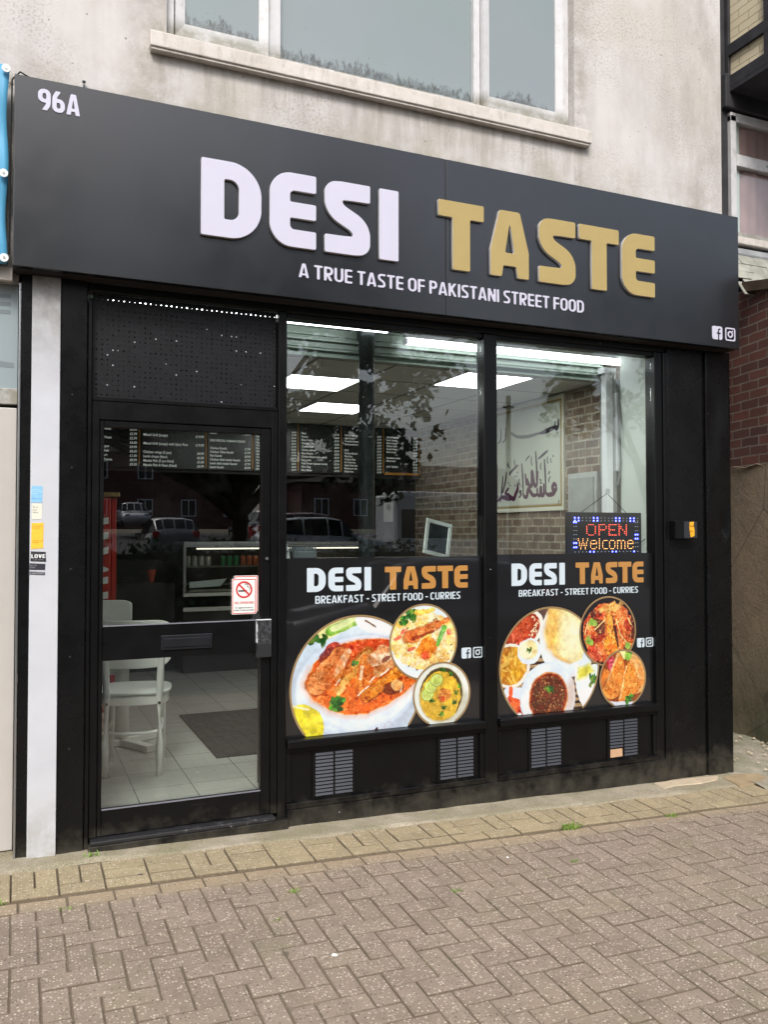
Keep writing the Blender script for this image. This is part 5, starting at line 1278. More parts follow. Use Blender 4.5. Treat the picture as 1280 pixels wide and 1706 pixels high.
# roller shutter housing seen under the sign
m = MB(); m.box(-.19, 3.74, .50, .518, 2.715, 2.90)
for z, d_ in ((2.90, .03), (2.85, .015), (2.815, .03), (2.775, .012), (2.755, .025), (2.715, .02)): m.box(-.19, 3.74, .50 - d_, .4999, z, z + .012)
m.box(-.19, 3.74, .30, .52, 2.93, 2.96)
tag(m.build('shutter_housing', simple('pale_green_grey', srgb(138, 150, 140), .45, .0, .4, .06), None), 'pale green-grey shutter housing with long ridges above the window inside', 'shutter housing')
# painted return, corner trunking and meter cupboard at the right
m = MB(); m.box(3.803, 3.90, .045, .36, FZ, 2.93, bev=.01); m.build('window_return', simple('return_white', srgb(206, 212, 204), .6, 0, .3, .03), rm)
m = MB(); m.box(3.715, 3.775, .40, .46, .11, 2.80, bev=.006).box(3.69, 3.80, .395, .465, 2.76, 2.80); m.build('trunking', M['white_plastic'], rm)
m = MB(); m.box(3.86, 3.899, .47, .66, FZ, 2.74); m.build('wall_trim', simple('grey_trim', srgb(150, 152, 148), .6), rm)
m = MB(); m.box(3.79, 3.83, .38, .42, 2.05, 2.62, bev=.004); m.build('cable_cover', M['white_plastic'], rm)
m = MB(); m.tube([(3.79, .36, 2.72), (3.80, .35, 2.5), (3.785, .33, 2.3), (3.80, .345, 2.1), (3.78, .36, 1.95)], .006, 8); m.build('cable', simple('grey_cable', srgb(120, 122, 120), .5), rm)
cb = thing('meter_cupboard', (3.87, .85, 1.2), 'pale grey cupboard on the brick wall beside the corner behind the OPEN sign', 'cupboard')
MB().box(3.83, 3.899, .665, 1.03, 1.25, 2.07, bev=.004).build('case', simple('cupboard_grey', srgb(176, 178, 174), .5), cb)
MB().box(3.822, 3.8295, .70, 1.00, 1.28, 2.03, bev=.002).build('door', simple('cupboard_door', srgb(156, 160, 156), .5), cb)
# lights
M['panel_light'] = emit('panel_light', (.98, 1, .965, 1), 10.0)
M['tube_light'] = emit('tube_light', (.95, .98, 1, 1), 6.5)
lp = [('first', 2.742, .70, 'square ceiling light panel nearest the right window'), ('b', 1.612, 1.265, 'square ceiling light panel seen through the left window beside the black column'), ('c', 2.177 + .03, 2.42, 'square ceiling light panel farthest back, right of the black column')]
for i, (_, x, y, lb) in enumerate(lp):
    if i == 0:
        t = thing('ceiling_light', (x, y, CZ), lb, 'ceiling light', 'square panel lights in the ceiling')
        MB().box(x, x + .54, y, y + .54, CZ - .006, CZ - .001).build('diffuser', M['panel_light'], t)
        m = MB(); e = .012
        m.box(x - e, x + .54 + e, y - e, y - .001, CZ - .010, CZ - .001).box(x - e, x + .54 + e, y + .541, y + .54 + e, CZ - .010, CZ - .001).box(x - e, x - .001, y, y + .54, CZ - .010, CZ - .001).box(x + .541, x + .54 + e, y, y + .54, CZ - .010, CZ - .001)
        m.build('frame', M['white_plastic'], t); L0 = t
    else:
        c = copy_tree(L0); c.location = (x, y, CZ); c['label'] = lb
for i, (x0, x1, y, z, lb) in enumerate(((.25, 1.915, .25, 2.868, 'bright tube light behind the top of the left window pane and the perforated panel'), (2.12, 3.86, .40, 2.845, 'bright tube light across the top of the right window'))):
    t = thing('tube_light', ((x0 + x1) / 2, y, z), lb, 'tube light', 'tube lights over the shop window')
    m = MB(); m.tube([(x0, y, z), (x1, y, z)], .021, 14); m.build('tube', M['tube_light'], t, smooth=False)
    m = MB(); m.box(x0 - .02, x1 + .02, y - .02, y + .02, z + .023, z + .05).box(x0 - .02, x0 - .001, y - .018, y + .018, z - .018, z + .018).box(x1 + .001, x1 + .02, y - .018, y + .018, z - .018, z + .018); m.build('fitting', M['white_plastic'], t)
# cast column
def col_mat():
    k = NT('rough_black_column'); n = k.noise(40, 5, .7, vec=k.mapped((1, 1, .5)))
    k.base(k.ramp(n, [(.4, (.004, .006, .006, 1)), (.75, (.022, .03, .03, 1))])); k.rough(.42); k.b.inputs['Specular IOR Level'].default_value = .3; k.bump(k.noise(26, 5, .65, vec=k.mapped((1, 1, .45))), .8, .006); return k.m
m = MB(); m.lathe([(.062, FZ), (.062, .3), (.052, .32), (.050, 2.80), (.062, 2.82), (.065, 2.90)], 1.817, .35, 28)
tag(m.build('iron_column', col_mat(), smooth=True), 'round black iron column with lumpy paint just inside the left window', 'column')

# menu boards on the bulkhead
M['board'] = simple('menu_board', (.010, .011, .012, 1), .3, 0, .5, .1)
M['menu_ink_glow'] = emit('menu_ink_glow', srgb(210, 214, 206), .24); M['menu_ink_glow'].node_tree.nodes['Principled BSDF'].inputs['Base Color'].default_value = srgb(200, 202, 196)  # faint emission added to the ink to brighten the lettering
M['menu_gold'] = simple('menu_gold', srgb(214, 150, 60), .5)
def menu(x0, x1, head, items, prices, lb, tail=''):
    t = thing('menu_board', ((x0 + x1) / 2, 3.87, 2.23), lb, 'menu board', 'black menu boards over the counter')
    MB().box(x0 + .004, x1 - .004, 3.868, 3.897, 2.232, 2.745, bev=.002).build('panel', M['board'], t)
    MB().box(x1 - .008, x1 + .002, 3.863, 3.8675, 2.25, 2.735).build('divider', M['menu_gold'], t)
    n = len(items); sp = .42 / max(n, 10); sz = sp * .82
    if head: ftext('heading', head, x0 + .03, 2.700, .030, 3.8665, M['menu_gold'], t, 'LEFT', 1, .0006, .85)
    ftext('dish_names', '\n'.join(items), x0 + .03, 2.665 - sz, sz, 3.8665, M['menu_ink_glow'], t, 'LEFT', sp / sz, .0008, .88)
    ftext('prices', '\n'.join(prices), x1 - .025, 2.665 - sz, sz, 3.8665, M['menu_ink_glow'], t, 'RIGHT', sp / sz, .0008, .88)
pr_ = lambda n, a=3, b=9, s=1: [('£%d.%s' % (random.Random(s + i).randint(a, b), random.Random(s * 3 + i).choice(['99', '50', '00', '99']))) for i in range(n)]
menu(.42, .882, '', ['Special Paratha', 'Lamb Samosa', '', 'Chips & Naan', '', 'Seekh Paper', 'Shish Kebab', 'Halwa Puri', 'Nihari Channa', 'Roti'], pr_(10, 1, 9, 3), 'black menu board at the far left above the display counter')
menu(.886, 1.528, 'GRILL', ['Mixed Grill (small)', '', 'Mixed Grill (Large)', '', 'Mixed Grill (Large) with Spicy Rice', '', 'Chicken wings (5 pcs)', 'Lamb chops (4pcs)', 'Masala Fish (5 pcs fried)', 'Masala Fish & Naan (fried)'], ['£10.99', '', '£14.99', '', '£19.99', '', '£4.99', '£6.00', '£5.00', '£6.99'], 'black menu board listing mixed grills, seen through the door glass')
menu(1.532, 2.002, 'DESI SPECIAL', ['Spicy Donner', 'Kebab', '', 'DESI SPECIAL KARAHI DISHES', '', 'Chicken Karahi', 'Chicken Tikka Karahi', 'Fish Karahi', 'Chicken shish kebab Karahi', 'Lamb shish kebab Karahi', 'Lamb Karahi'], ['£7.50', '£6.75', '', '', '', '£7.99', '£7.99', '£9.99', '£7.99', '£7.99', '£9.99'], 'black menu board listing karahi dishes at the right side of the door glass')
menu(2.006, 2.486, 'SIDES', ['Naan', 'Roti', 'Butter Naan', 'Garlic Naan', 'Keema Naan', 'Puri', 'Paratha', 'Raita', 'Salad', 'Chutney', 'Popadom', 'Onion rings', 'Chips', 'Masala Chips'], pr_(14, 1, 4, 9), 'black menu board of breads half hidden by the left window frame')
menu(2.490, 2.966, '', ['Meat', 'Keema', 'Meat Curry', 'Chicken Tikka', 'Chicken Balti', 'Chicken Jalfrezi', 'Aloo Keema', 'Chicken Biryani (plus salad)', 'Saag gosht', 'Palak Paneer (paneer extra)', 'Aloo Saag', 'Aloo Matar'], pr_(12, 5, 8, 5), 'black menu board of curries seen left of the black column')
menu(2.970, 3.456, '', ['Chicken Biryani', 'Lamb Biryani', 'Vegetable Biryani', 'Chef special rice', '', 'RICE', 'Chicken Biryani', 'Pilau Rice', 'Chicken Pilau', 'Egg Fried rice', 'Garlic fried rice', 'Mushroom rice', 'Boiled rice'], pr_(13, 2, 7, 8), 'black menu board of rice dishes partly behind the black column')
menu(3.460, 3.890, '', ['Chicken donner', 'Lamb donner', 'Mixed donner', 'Chicken shish', 'Sheesh kebab', 'Burger meal', '', 'Strawberry shake', 'Mango lassi', '', 'HOT DRINKS', '', 'Tea'], pr_(13, 2, 6, 2), 'black menu board of kebabs nearest the brick wall, orange strip below')
MB().box(3.47, 3.885, 3.866, 3.8675, 2.236, 2.262).build('orange_strip', M['menu_gold'], [o for o in bpy.data.objects if o.name.startswith('menu_board') and o.type == 'EMPTY'][-1])

# framed calligraphy on the brick wall
pc = thing('calligraphy_picture', (3.89, 1.85, 1.8), 'large pale framed picture of purple Arabic calligraphy on the brick wall', 'picture')
YR, YL, PZ0, PZ1 = 1.162, 2.545, 1.800, 2.727
cv = Cv(YR, YL, PZ0, PZ1, .004, (206, 210, 196)); cv.U, cv.V = cv.X, cv.Z; cv.aa = .004
cv.put(cv.X * 0 - 1, (210, 213, 200), col2=(198, 203, 188), n=cv.N(2, 1))
E_ = np.minimum.reduce([cv.X - YR, YL - cv.X, cv.Z - PZ0, PZ1 - cv.Z])
cv.put(np.abs(E_ - .030) - .008, (156, 128, 52)); cv.put(np.abs(E_ - .043) - .0025, (150, 140, 110)); cv.put(E_ - .018, (222, 222, 208))
PUR, BLK = (78, 22, 62), (44, 26, 44)
def stroke(pts, w0, w1, col):
    w0 *= 1.35; w1 *= 1.5
    p = cat_rom(pts, 6)
    for i, (a, b) in enumerate(zip(p, p[1:])):
        t = i / max(1, len(p) - 2); hw = w0 + (w1 - w0) * math.sin(PI * min(1, t * 1.15)) if w1 > w0 else w0 + (w1 - w0) * t
        cv.put(cv.cap(a[0], a[1], b[0], b[1], hw), col)
ST = {'ma': [(1.265, 1.993), (1.294, 2.008), (1.316, 1.983), (1.302, 1.953), (1.265, 1.959), (1.272, 1.994)], 'base': [(1.265, 1.976), (1.302, 1.931), (1.376, 1.921), (1.413, 1.936)],
 'alif1': [(1.434, 2.220), (1.423, 2.102), (1.413, 1.936)], 'sh': [(1.443, 2.011), (1.444, 1.929), (1.482, 1.930), (1.489, 1.983), (1.497, 1.926), (1.536, 1.928), (1.543, 1.977)],
 'shbase': [(1.536, 1.932), (1.606, 1.927), (1.678, 1.979), (1.703, 1.922), (1.743, 1.919), (1.760, 1.942)], 'alif2': [(1.564, 2.297), (1.550, 2.154), (1.555, 2.057)],
 'allah': [(1.534, 2.122), (1.551, 2.013), (1.590, 2.024), (1.621, 2.128), (1.625, 2.021), (1.666, 2.014), (1.701, 2.066), (1.710, 2.026), (1.726, 2.112)],
 'alif3': [(1.782, 2.207), (1.767, 2.079), (1.760, 1.942)], 'flag': [(1.388, 2.290), (1.518, 2.236)], 'flag2': [(1.849, 2.203), (1.969, 2.147), (1.978, 2.128)],
 'hamza': [(1.792, 1.971), (1.817, 1.967), (1.793, 1.943), (1.826, 1.917)], 't': [(1.850, 2.038), (1.851, 1.992), (1.885, 1.947), (1.919, 1.907), (2.005, 1.943), (2.058, 1.964), (2.005, 2.004)],
 'k': [(2.039, 2.151), (2.057, 2.068), (2.102, 1.975)], 'k2': [(2.101, 2.117), (2.120, 1.976), (2.148, 1.892)], 'base2': [(1.902, 1.920), (2.006, 1.910), (2.112, 1.928), (2.221, 1.885)],
 'k3': [(2.20, 2.23), (2.205, 2.06), (2.20, 1.95)], 'b3': [(2.19, 1.94), (2.28, 1.90), (2.37, 1.93), (2.40, 2.0)], 'k4': [(2.33, 2.24), (2.335, 2.08), (2.33, 1.98)], 'k5': [(2.42, 2.22), (2.425, 2.08), (2.42, 1.94)]}
THIN = ('alif1', 'alif2', 'alif3', 'flag', 'flag2', 'k', 'k2', 'hamza', 'k3', 'k4', 'k5')
for nm, p in ST.items():
    stroke(p, .006 if nm in THIN else .0085, .008 if nm in THIN else .0135, PUR if nm not in THIN else BLK)
stroke([(1.231, 2.532), (1.232, 2.481), (1.254, 2.457), (1.280, 2.478), (1.275, 2.520)], .006, .009, BLK); stroke([(1.275, 2.510), (1.285, 2.478), (1.300, 2.478), (1.315, 2.485)], .005, .008, BLK)
stroke([(1.239, 2.481), (1.342, 2.467), (1.447, 2.453), (1.539, 2.450)], .006, .013, BLK); stroke([(1.539, 2.450), (1.682, 2.443), (1.847, 2.456), (1.949, 2.499)], .010, .010, (110, 108, 104))
for q in range(5): stroke([(2.05 + q * .08, 2.56), (2.055 + q * .08, 2.46), (2.10 + q * .08, 2.43)], .005, .008, (104, 100, 100))
for p in [(1.307, 2.240), (1.344, 2.217), (1.336, 2.195), (1.359, 2.111), (1.374, 2.099), (1.488, 2.049), (1.496, 2.027), (1.478, 2.026), (1.901, 2.105), (1.867, 2.108), (1.853, 2.139), (2.005, 2.055), (1.979, 2.031), (1.893, 2.026), (1.911, 1.895), (1.986, 2.194), (2.003, 2.214), (1.247, 2.430), (1.500, 2.055)]:
    cv.put(np.abs(cv.X - p[0]) + np.abs(cv.Z - p[1]) - .011, BLK)
mk_ = [(1.388, 2.238), (1.381, 2.186), (1.480, 2.193), (1.488, 2.141), (1.628, 2.258), (1.620, 2.186), (1.660, 2.270), (1.716, 2.234), (1.900, 2.253), (1.891, 2.206), (2.012, 2.243), (2.004, 2.196), (1.352, 2.071), (1.368, 2.029), (1.825, 2.082), (1.817, 2.027)]
for a, b in zip(mk_[::2], mk_[1::2]): stroke([a, ((a[0] + b[0]) / 2 + .008, (a[1] + b[1]) / 2), b], .004, .004, BLK)
stroke([(1.226, 1.87), (1.23, 1.855), (1.235, 1.84)], .004, .004, (120, 110, 90))
me = cv.mesh('picture', np.ones(cv.X.shape, bool), lambda X, Z: np.stack([np.full_like(X, 3.883), X, Z], 1)); link('picture', me, M['print_matte'], pc)
m = MB(); e = .012
m.box(3.875, 3.899, YR - e, YR - .0005, PZ0 - e, PZ1 + e).box(3.875, 3.899, YL + .0005, YL + e, PZ0 - e, PZ1 + e).box(3.875, 3.899, YR, YL, PZ0 - e, PZ0 - .0005).box(3.875, 3.899, YR, YL, PZ1 + .0005, PZ1 + e).box(3.885, 3.899, YR, YL, PZ0, PZ1)
m.build('frame', simple('pale_frame', srgb(222, 218, 200), .4), pc)
def notice(x0, x1, y, z0, z1, lb, wall=False):
    if wall: return tag(MB().box(3.895, 3.8985, x0, x1, z0, z1).build('notice', M['card_white']), lb, 'notice')
    return tag(MB().box(x0, x1, y, y + .002, z0, z1).build('notice', M['card_white']), lb, 'notice')
tag(MB().box(3.695, 3.699, 4.16, 4.42, 1.73, 1.95).build('notice', M['card_white']), 'small white paper notice low at the back beside the counter', 'notice')

# silver frame and card on the window board
pf = thing('photo_frame', (2.30, .33, 1.447), 'silver picture frame with a black panel leaning on the window board', 'picture frame')
rt = Matrix.Rotation(R(13), 3, 'Y') @ Matrix.Rotation(R(-12), 3, 'X'); pv = (2.29, .33, 1.447)
m = MB(); x0, x1, z0, z1, y0, y1, t_ = 2.195, 2.390, 1.452, 1.690, .325, .337, .027
for a in ((x0, x1, z0, z0 + t_), (x0, x1, z1 - t_, z1), (x0, x0 + t_, z0 + t_, z1 - t_), (x1 - t_, x1, z0 + t_, z1 - t_)): m.box(a[0], a[1], y0, y1, a[2], a[3], rot=rt, piv=pv, bev=.003)
m.build('frame', simple('silver_frame', srgb(190, 194, 186), .3, .6), pf)
MB().box(x0 + t_, x1 - t_, y0 + .004, y1, z0 + t_, z1 - t_, rot=rt, piv=pv).build('panel', simple('black_panel', (.006, .008, .008, 1), .25), pf)
cd_ = thing('folded_card', (1.26, .2, 1.447), 'white printed tent card at the left end of the window board', 'card')
m = MB(); m.prism([(1.20, 1.4475), (1.268, 1.4475), (1.252, 1.535), (1.20, 1.545)], 'y', .18, .183); m.build('sheet', M['card_white'], cd_)
ftext('print', 'EAT\nOUT', 1.205, 1.512, .024, .1785, M['black_ink'], cd_, 'LEFT', 1.3, .0006)
m = MB(); m.box(1.29, 1.44, .2, .32, 1.4475, 1.50, bev=.01)
for q in range(9):
    for r_ in range(3): m.tube([(1.298 + q * .0165, .205 + r_ * .04, 1.50), (1.298 + q * .0165, .205 + r_ * .04, 1.518)], [.007, .004], 8)
tag(m.build('egg_tray', simple('grey_pulp', srgb(88, 94, 96), .8)), 'grey knobbly tray on the window board beside the white card', 'tray')

# LED sign
ld = thing('led_sign', (3.42, .06, 1.463), 'lit OPEN Welcome LED sign hanging inside the right window', 'sign')
LX = lambda X: 3.121 + (X - 90) / 890 * .609
LZ = lambda Z_: 1.738 - (Z_ - 165) / 500 * .275
MB().box(3.113, 3.728, .050, .072, 1.463, 1.739, bev=.003).build('panel', simple('led_panel', (.012, .012, .016, 1), .35), ld)
LED = {'red_led': [], 'amber_led': [], 'blue_led': [], 'white_led': []}
F5 = {'O': ['01110', '10001', '10001', '10001', '10001', '10001', '01110'], 'P': ['11110', '10001', '10001', '11110', '10000', '10000', '10000'], 'E': ['11111', '10000', '10000', '11110', '10000', '10000', '11111'], 'N': ['10001', '11001', '11001', '10101', '10011', '10011', '10001'],
      'W': ['1000100010', '1000100010', '0100100100', '0101010100', '0101010100', '0010001000', '0010001000'], 'e': ['00000', '01110', '10001', '11111', '10000', '10001', '01110'], 'l': ['1', '1', '1', '1', '1', '1', '1'], 'c': ['0000', '0111', '1000', '1000', '1000', '1000', '0111'], 'o': ['00000', '01110', '10001', '10001', '10001', '10001', '01110'], 'm': ['0000000', '1110110', '1001001', '1001001', '1001001', '1001001', '1001001']}
for ch, X0_, pit in (('O', 312, 25), ('P', 458, 21), ('E', 578, 21), ('N', 700, 22)):
    for r_, row in enumerate(F5[ch]):
        for q, b in enumerate(row):
            if b == '1': LED['red_led'].append((X0_ + q * pit, 312 + r_ * 21))
for ch, X0_, pit in (('W', 212, 13.5), ('e', 356, 17), ('l', 460, 17), ('c', 500, 17), ('o', 582, 16), ('m', 680, 15), ('e', 806, 16)):
    for r_, row in enumerate(F5[ch]):
        for q, b in enumerate(row):
            if b == '1': LED['amber_led'].append((X0_ + q * pit, 484 + r_ * 20))
for q in range(18):
    X_ = 172 + q * 44.5
    for Z_ in (232, 265): LED['blue_led' if q in (0, 1, 5, 6, 11, 12, 15, 16) else 'white_led'].append((X_, Z_))
    LED['blue_led' if q in (4, 5, 10, 11, 16) else 'white_led'].append((X_, 640))
for r_ in range(7):
    Z_ = 284 + r_ * 50
    for X_ in (162, 188): LED['blue_led' if r_ in (0, 5, 6) else 'white_led'].append((X_, Z_))
    for X_ in (902, 928): LED['blue_led' if r_ in (3, 4) else 'white_led'].append((X_, Z_))
EM = {'red_led': emit('red_led', (1, .10, .06, 1), 5), 'amber_led': emit('amber_led', (1, .42, .13, 1), 4.5), 'blue_led': emit('blue_led', (.06, .07, 1, 1), 14), 'white_led': emit('white_led', (.6, .62, .8, 1), 1.3)}
for nm, pts in LED.items():
    m = MB(); r_ = .0024 if nm != 'blue_led' else .0062
    if nm == 'white_led': r_ = .0020
    for X_, Z_ in pts: m.tube([(LX(X_), .0498, LZ(Z_)), (LX(X_), .0462, LZ(Z_))], [r_, r_ * .5], 8)
    m.build(nm, EM[nm], ld)
m = MB(); m.tube([(3.235, .055, 1.740), (3.435, .045, 1.866)], .0022, 6).tube([(3.60, .055, 1.740), (3.437, .045, 1.866)], .0022, 6); m.build('hanging_chain', M['rubber'], ld)
m = MB(); m.tube([(3.436, .037, 1.88), (3.436, .050, 1.88)], [.020, .008], 16).tube([(3.436, .048, 1.88), (3.436, .052, 1.862)], .004, 8); m.build('suction_cup', simple('clear_cup', srgb(190, 196, 196), .2), ld)
m = MB(); m.tube([(3.72, .07, 1.50), (3.75, .08, 1.54), (3.80, .10, 1.56), (3.84, .11, 1.55)], .0025, 6); m.build('lead', M['rubber'], ld)

# chairs and table
def make_chair(lb):
    t = thing('cafe_chair', (0, 0, 0), lb, 'chair', 'white wooden cafe chairs'); W_ = M['white_wood']
    for s_ in (-1, 1):
        m = MB(); m.tube([(s_ * .160, -.215, 0), (s_ * .160, -.200, .2), (s_ * .158, -.185, .49), (s_ * .166, -.205, .70), (s_ * .178, -.245, .935)], [.0185, .0205, .0225, .0215, .017], 12); m.build('leg', W_, t, smooth=True)
        m = MB(); m.tube([(s_ * .166, .205, 0), (s_ * .160, .195, .48)], [.0175, .0215], 12); m.build('leg', W_, t, smooth=True)
        m = MB(); m.tube([(s_ * .158, -.203, .446), (s_ * .158, -.210, .446)], .009, 10); m.build('bolt', M['rubber'], t)
    # rounded seat
    def seat_poly(s1): return [(s1 * (.225 * math.copysign(abs(math.cos(a)) ** .62, math.cos(a))), s1 * (.215 * math.copysign(abs(math.sin(a)) ** .62, math.sin(a))) + .005) for a in [2 * PI * k / 48 for k in range(48)]]
    m = MB(); m.prism(seat_poly(1), 'z', .496, .514); m.build('seat', W_, t, bevel=.006, seg=2)
    m = MB(); P = seat_poly(.93); m.prism(P, 'z', .430, .495); m.build('seat_frame', W_, t, bevel=.004)
    # curved back rest
    v = []; f = []; n = 20
    for i in range(n + 1):
        u = i / n * 2 - 1; x = u * .225; y = -.205 + .022 * u * u; drop = .030 * (abs(u) ** 8)
        zb, zt = .672 - .012 * (1 - u * u) + drop * 1.4, .962 - drop
        for (yy, zz) in ((y - .008, zb), (y + .008, zb), (y - .028, zt), (y - .044, zt)): v.append((x, yy, zz))
    for i in range(n):
        a, b = i * 4, i * 4 + 4
        for p, q in ((0, 1), (1, 2), (2, 3), (3, 0)): f.append((a + p, b + p, b + q, a + q))
    f.append((0, 1, 2, 3)); f.append((n * 4 + 3, n * 4 + 2, n * 4 + 1, n * 4))
    me = bpy.data.meshes.new('backrest'); me.from_pydata(v, [], f); me.update()
    o = link('backrest', me, W_, t); bv = o.modifiers.new('round', 'BEVEL'); bv.width = .006; bv.segments = 2; bv.limit_method = 'ANGLE'
    P = [(-.158, .18), (-.166, .03), (-.160, -.12), (-.11, -.195), (0, -.212), (.11, -.195), (.160, -.12), (.166, .03), (.158, .18)]
    m = MB(); m.tube([(p[0], p[1], .262) for p in cat_rom(P, 4)], .0105, 8); m.build('stretcher', W_, t, smooth=True)
    return t
ch = make_chair('white wooden chair nearest the door, back turned to the street'); ch.location = (.515, 1.09, FZ); ch.rotation_euler = (0, 0, R(-11))
for x, y, rz, lb in ((.41, 2.35, 172, 'white wooden chair on the far side of the pedestal table'), (-.04, 1.75, -86, 'white wooden chair at the left edge of the door glass')):
    c = copy_tree(ch); c.location = (x, y, FZ); c.rotation_euler = (0, 0, R(rz)); c['label'] = lb
tb = thing('pedestal_table', (.50, 1.72, FZ), 'white pedestal table with a round post and flat star foot behind the chairs', 'table')
m = MB(); m.lathe([(.050, FZ + .06), (.050, FZ + .70)], .50, 1.72, 24); m.build('post', M['white_wood'], tb, smooth=True)
for k in range(4):
    a = R(28 + 90 * k); m = MB(); L = .34
    m.box(.50, .50 + L, 1.72 - .032, 1.72 + .032, FZ + .002, FZ + .05, rot=Matrix.Rotation(a, 3, 'Z'), piv=(.50, 1.72, FZ), bev=.006); m.build('foot', M['white_wood'], tb)
MB().box(.12, .88, 1.40, 2.04, FZ + .70, FZ + .735, bev=.006).build('table_top', M['white_wood'], tb)

tag(MB().box(1.04, 2.4, 1.085, 2.52, FZ + .001, FZ + .010, bev=.003).build('door_mat', simple('mat', srgb(44, 43, 43), .95, 0, .1, .15, 60, .8, 300)), 'dark grey rectangular mat on the tiled shop floor', 'mat')

# display counter
dc = thing('display_counter', (2.4, 4.6, FZ), 'glass fronted display counter with drink cans behind the door glass', 'counter')
D_ = M['dark_interior']; SS = M['steel']
MB().box(1.44, 3.68, 4.62, 5.2, FZ, .76, bev=.005).build('base', D_, dc)
m = MB(); m.box(1.44, 3.68, 4.60, 4.66, .76, .80).box(1.44, 3.68, 4.60, 4.64, .92, .955); m.build('ledge', simple('ledge_white', srgb(196, 196, 186), .4), dc)
m = MB(); m.box(1.44, 3.68, 4.62, 5.2, 1.47, 1.505, bev=.004).box(1.44, 1.47, 4.62, 4.65, .96, 1.47).box(1.44, 3.68, 4.60, 4.615, 1.452, 1.468); m.build('top_rail', SS, dc)
MB().box(1.48, 3.68, 4.80, 5.1, 1.222, 1.236).box(1.48, 3.68, 4.76, 5.1, 1.03, 1.042).build('shelf', simple('shelf', srgb(120, 118, 110), .35, .4), dc)
MB().box(1.475, 3.66, 4.625, 4.630, .96, 1.45).build('front_glass', M['glass'], dc)
m = MB(); m.box(1.52, 1.97, 4.68, 4.95, .970, .985).box(1.50, 2.5, 4.66, 5.05, .962, .969); m.build('tray', simple('tray_steel', srgb(170, 164, 150), .35, .3), dc)
m = MB(); m.prism([(1.52, 1.07), (1.93, 1.10), (1.86, 1.02), (1.52, 1.005)], 'y', 4.700, 4.703); m.build('price_card', M['card_white'], dc)
MB().tube([(1.60, 4.72, 1.43), (3.6, 4.72, 1.43)], .008, 8).build('strip_light', emit('case_strip', (1, .85, .7, 1), 1.4), dc)
def can(x, y, col, lb):
    t = thing('drink_can', (x, y, 1.2365), lb, 'can', 'drink cans on the display counter shelf')
    m = MB(); m.lathe([(.026, 1.2366), (.031, 1.244), (.031, 1.332), (.026, 1.345)], x, y, 16); m.build('can_body', col, t, smooth=True)
    m = MB(); m.lathe([(.025, 1.3452), (.027, 1.349), (.022, 1.350)], x, y, 16); m.build('can_lid', SS, t)
    return t
cs, cg, co_ = simple('can_silver', srgb(190, 186, 180), .35, .3), simple('can_green', srgb(40, 130, 84), .35, .2), simple('can_orange', srgb(190, 100, 60), .35, .2)
for i in range(4): can(1.53 + i * .075, 4.86, cs, ['leftmost', 'second', 'third', 'rightmost'][i] + ' of the four silver drink cans on the display counter shelf')
for i in range(3): can(1.92 + i * .075, 4.86, cg, ['leftmost', 'middle', 'rightmost'][i] + ' of the three green drink cans on the display counter shelf')
for i in range(4): can(2.150 + i * .072, 4.86, co_, ['leftmost', 'second', 'third', 'rightmost'][i] + ' of the four orange drink cans on the display counter shelf')
# dark prep bench to the left with a small red beaker
m = MB(); m.box(.55, 1.40, 4.9, 5.4, FZ, 1.06, bev=.006).box(.55, 1.40, 5.2, 5.4, 1.06, 1.30); tag(m.build('prep_bench', M['dark_interior']), 'dark prep bench at the back left of the display counter', 'bench')
m = MB(); m.lathe([(.028, 1.0605), (.052, 1.20)], 1.16, 5.0, 16); tag(m.build('beaker', simple('beaker_red', srgb(170, 70, 50), .5)), 'small red plastic beaker on the dark prep bench', 'beaker')
# tall red drinks cabinet just inside the door on the left
fr = thing('drinks_cabinet', (.2, 3.1, FZ), 'tall red cabinet side with slanted white lettering at the left of the door glass', 'cabinet')
RD = simple('cabinet_red', srgb(168, 44, 34), .4)
MB().box(-.15, .530, 2.9, 3.5, FZ, 1.90, bev=.01).build('case', RD, fr)
MB().box(-.15, .60, 2.88, 3.52, 1.905, 1.945, bev=.01).build('cap', simple('cap_tan', srgb(140, 116, 66), .6), fr)
MB().box(.540, .580, 2.95, 3.5, FZ, 1.895, bev=.004).build('door_edge', RD, fr)
for k in range(8):
    z = 1.66 - k * .125
    if k == 3:
        m = MB(); m.prism([(.41, z - .03), (.51, z + .0), (.51, z + .02), (.41, z + .06), (.41, z + .04), (.475, z + .012), (.41, z - .01)], 'y', 2.8935, 2.8995)
    else: m = MB(); m.prism([(.41, z), (.51, z + .020), (.51, z + .076), (.41, z + .056)], 'y', 2.8935, 2.8995)
    m.build('lettering', M['card_white'], fr)

# ================================================================== RIGHT: ALLEY AND NEIGHBOURING HOUSE
nh = thing('timbered_house', (5.6, 1.0, 0), 'house across the alley with cream brick, black timbers and a white upstairs window', 'house')
dx = .231
def slant(y0, y1, z0, z1, t, name, mat):
    m = MB(); xa, xb = 5.38 + (y0 - .5) * dx, 5.38 + (y1 - .5) * dx
    q = [m.bm.verts.new(p) for p in ((xa, y0, z0), (xb, y1, z0), (xb, y1, z1), (xa, y0, z1), (xa + t, y0, z0), (xb + t, y1, z0), (xb + t, y1, z1), (xa + t, y0, z1))]
    for fc in ((0, 1, 2, 3), (7, 6, 5, 4), (0, 4, 5, 1), (3, 2, 6, 7), (1, 5, 6, 2), (0, 3, 7, 4)): m.bm.faces.new([q[k] for k in fc])
    return m.build(name, mat, nh)
slant(-.9, 6.0, 2.16, 3.66, .3, 'brick_wall', M['brick_alley']); slant(-.9, 6.0, -.3, 2.159, .31, 'rendered_base', M['old_render'])
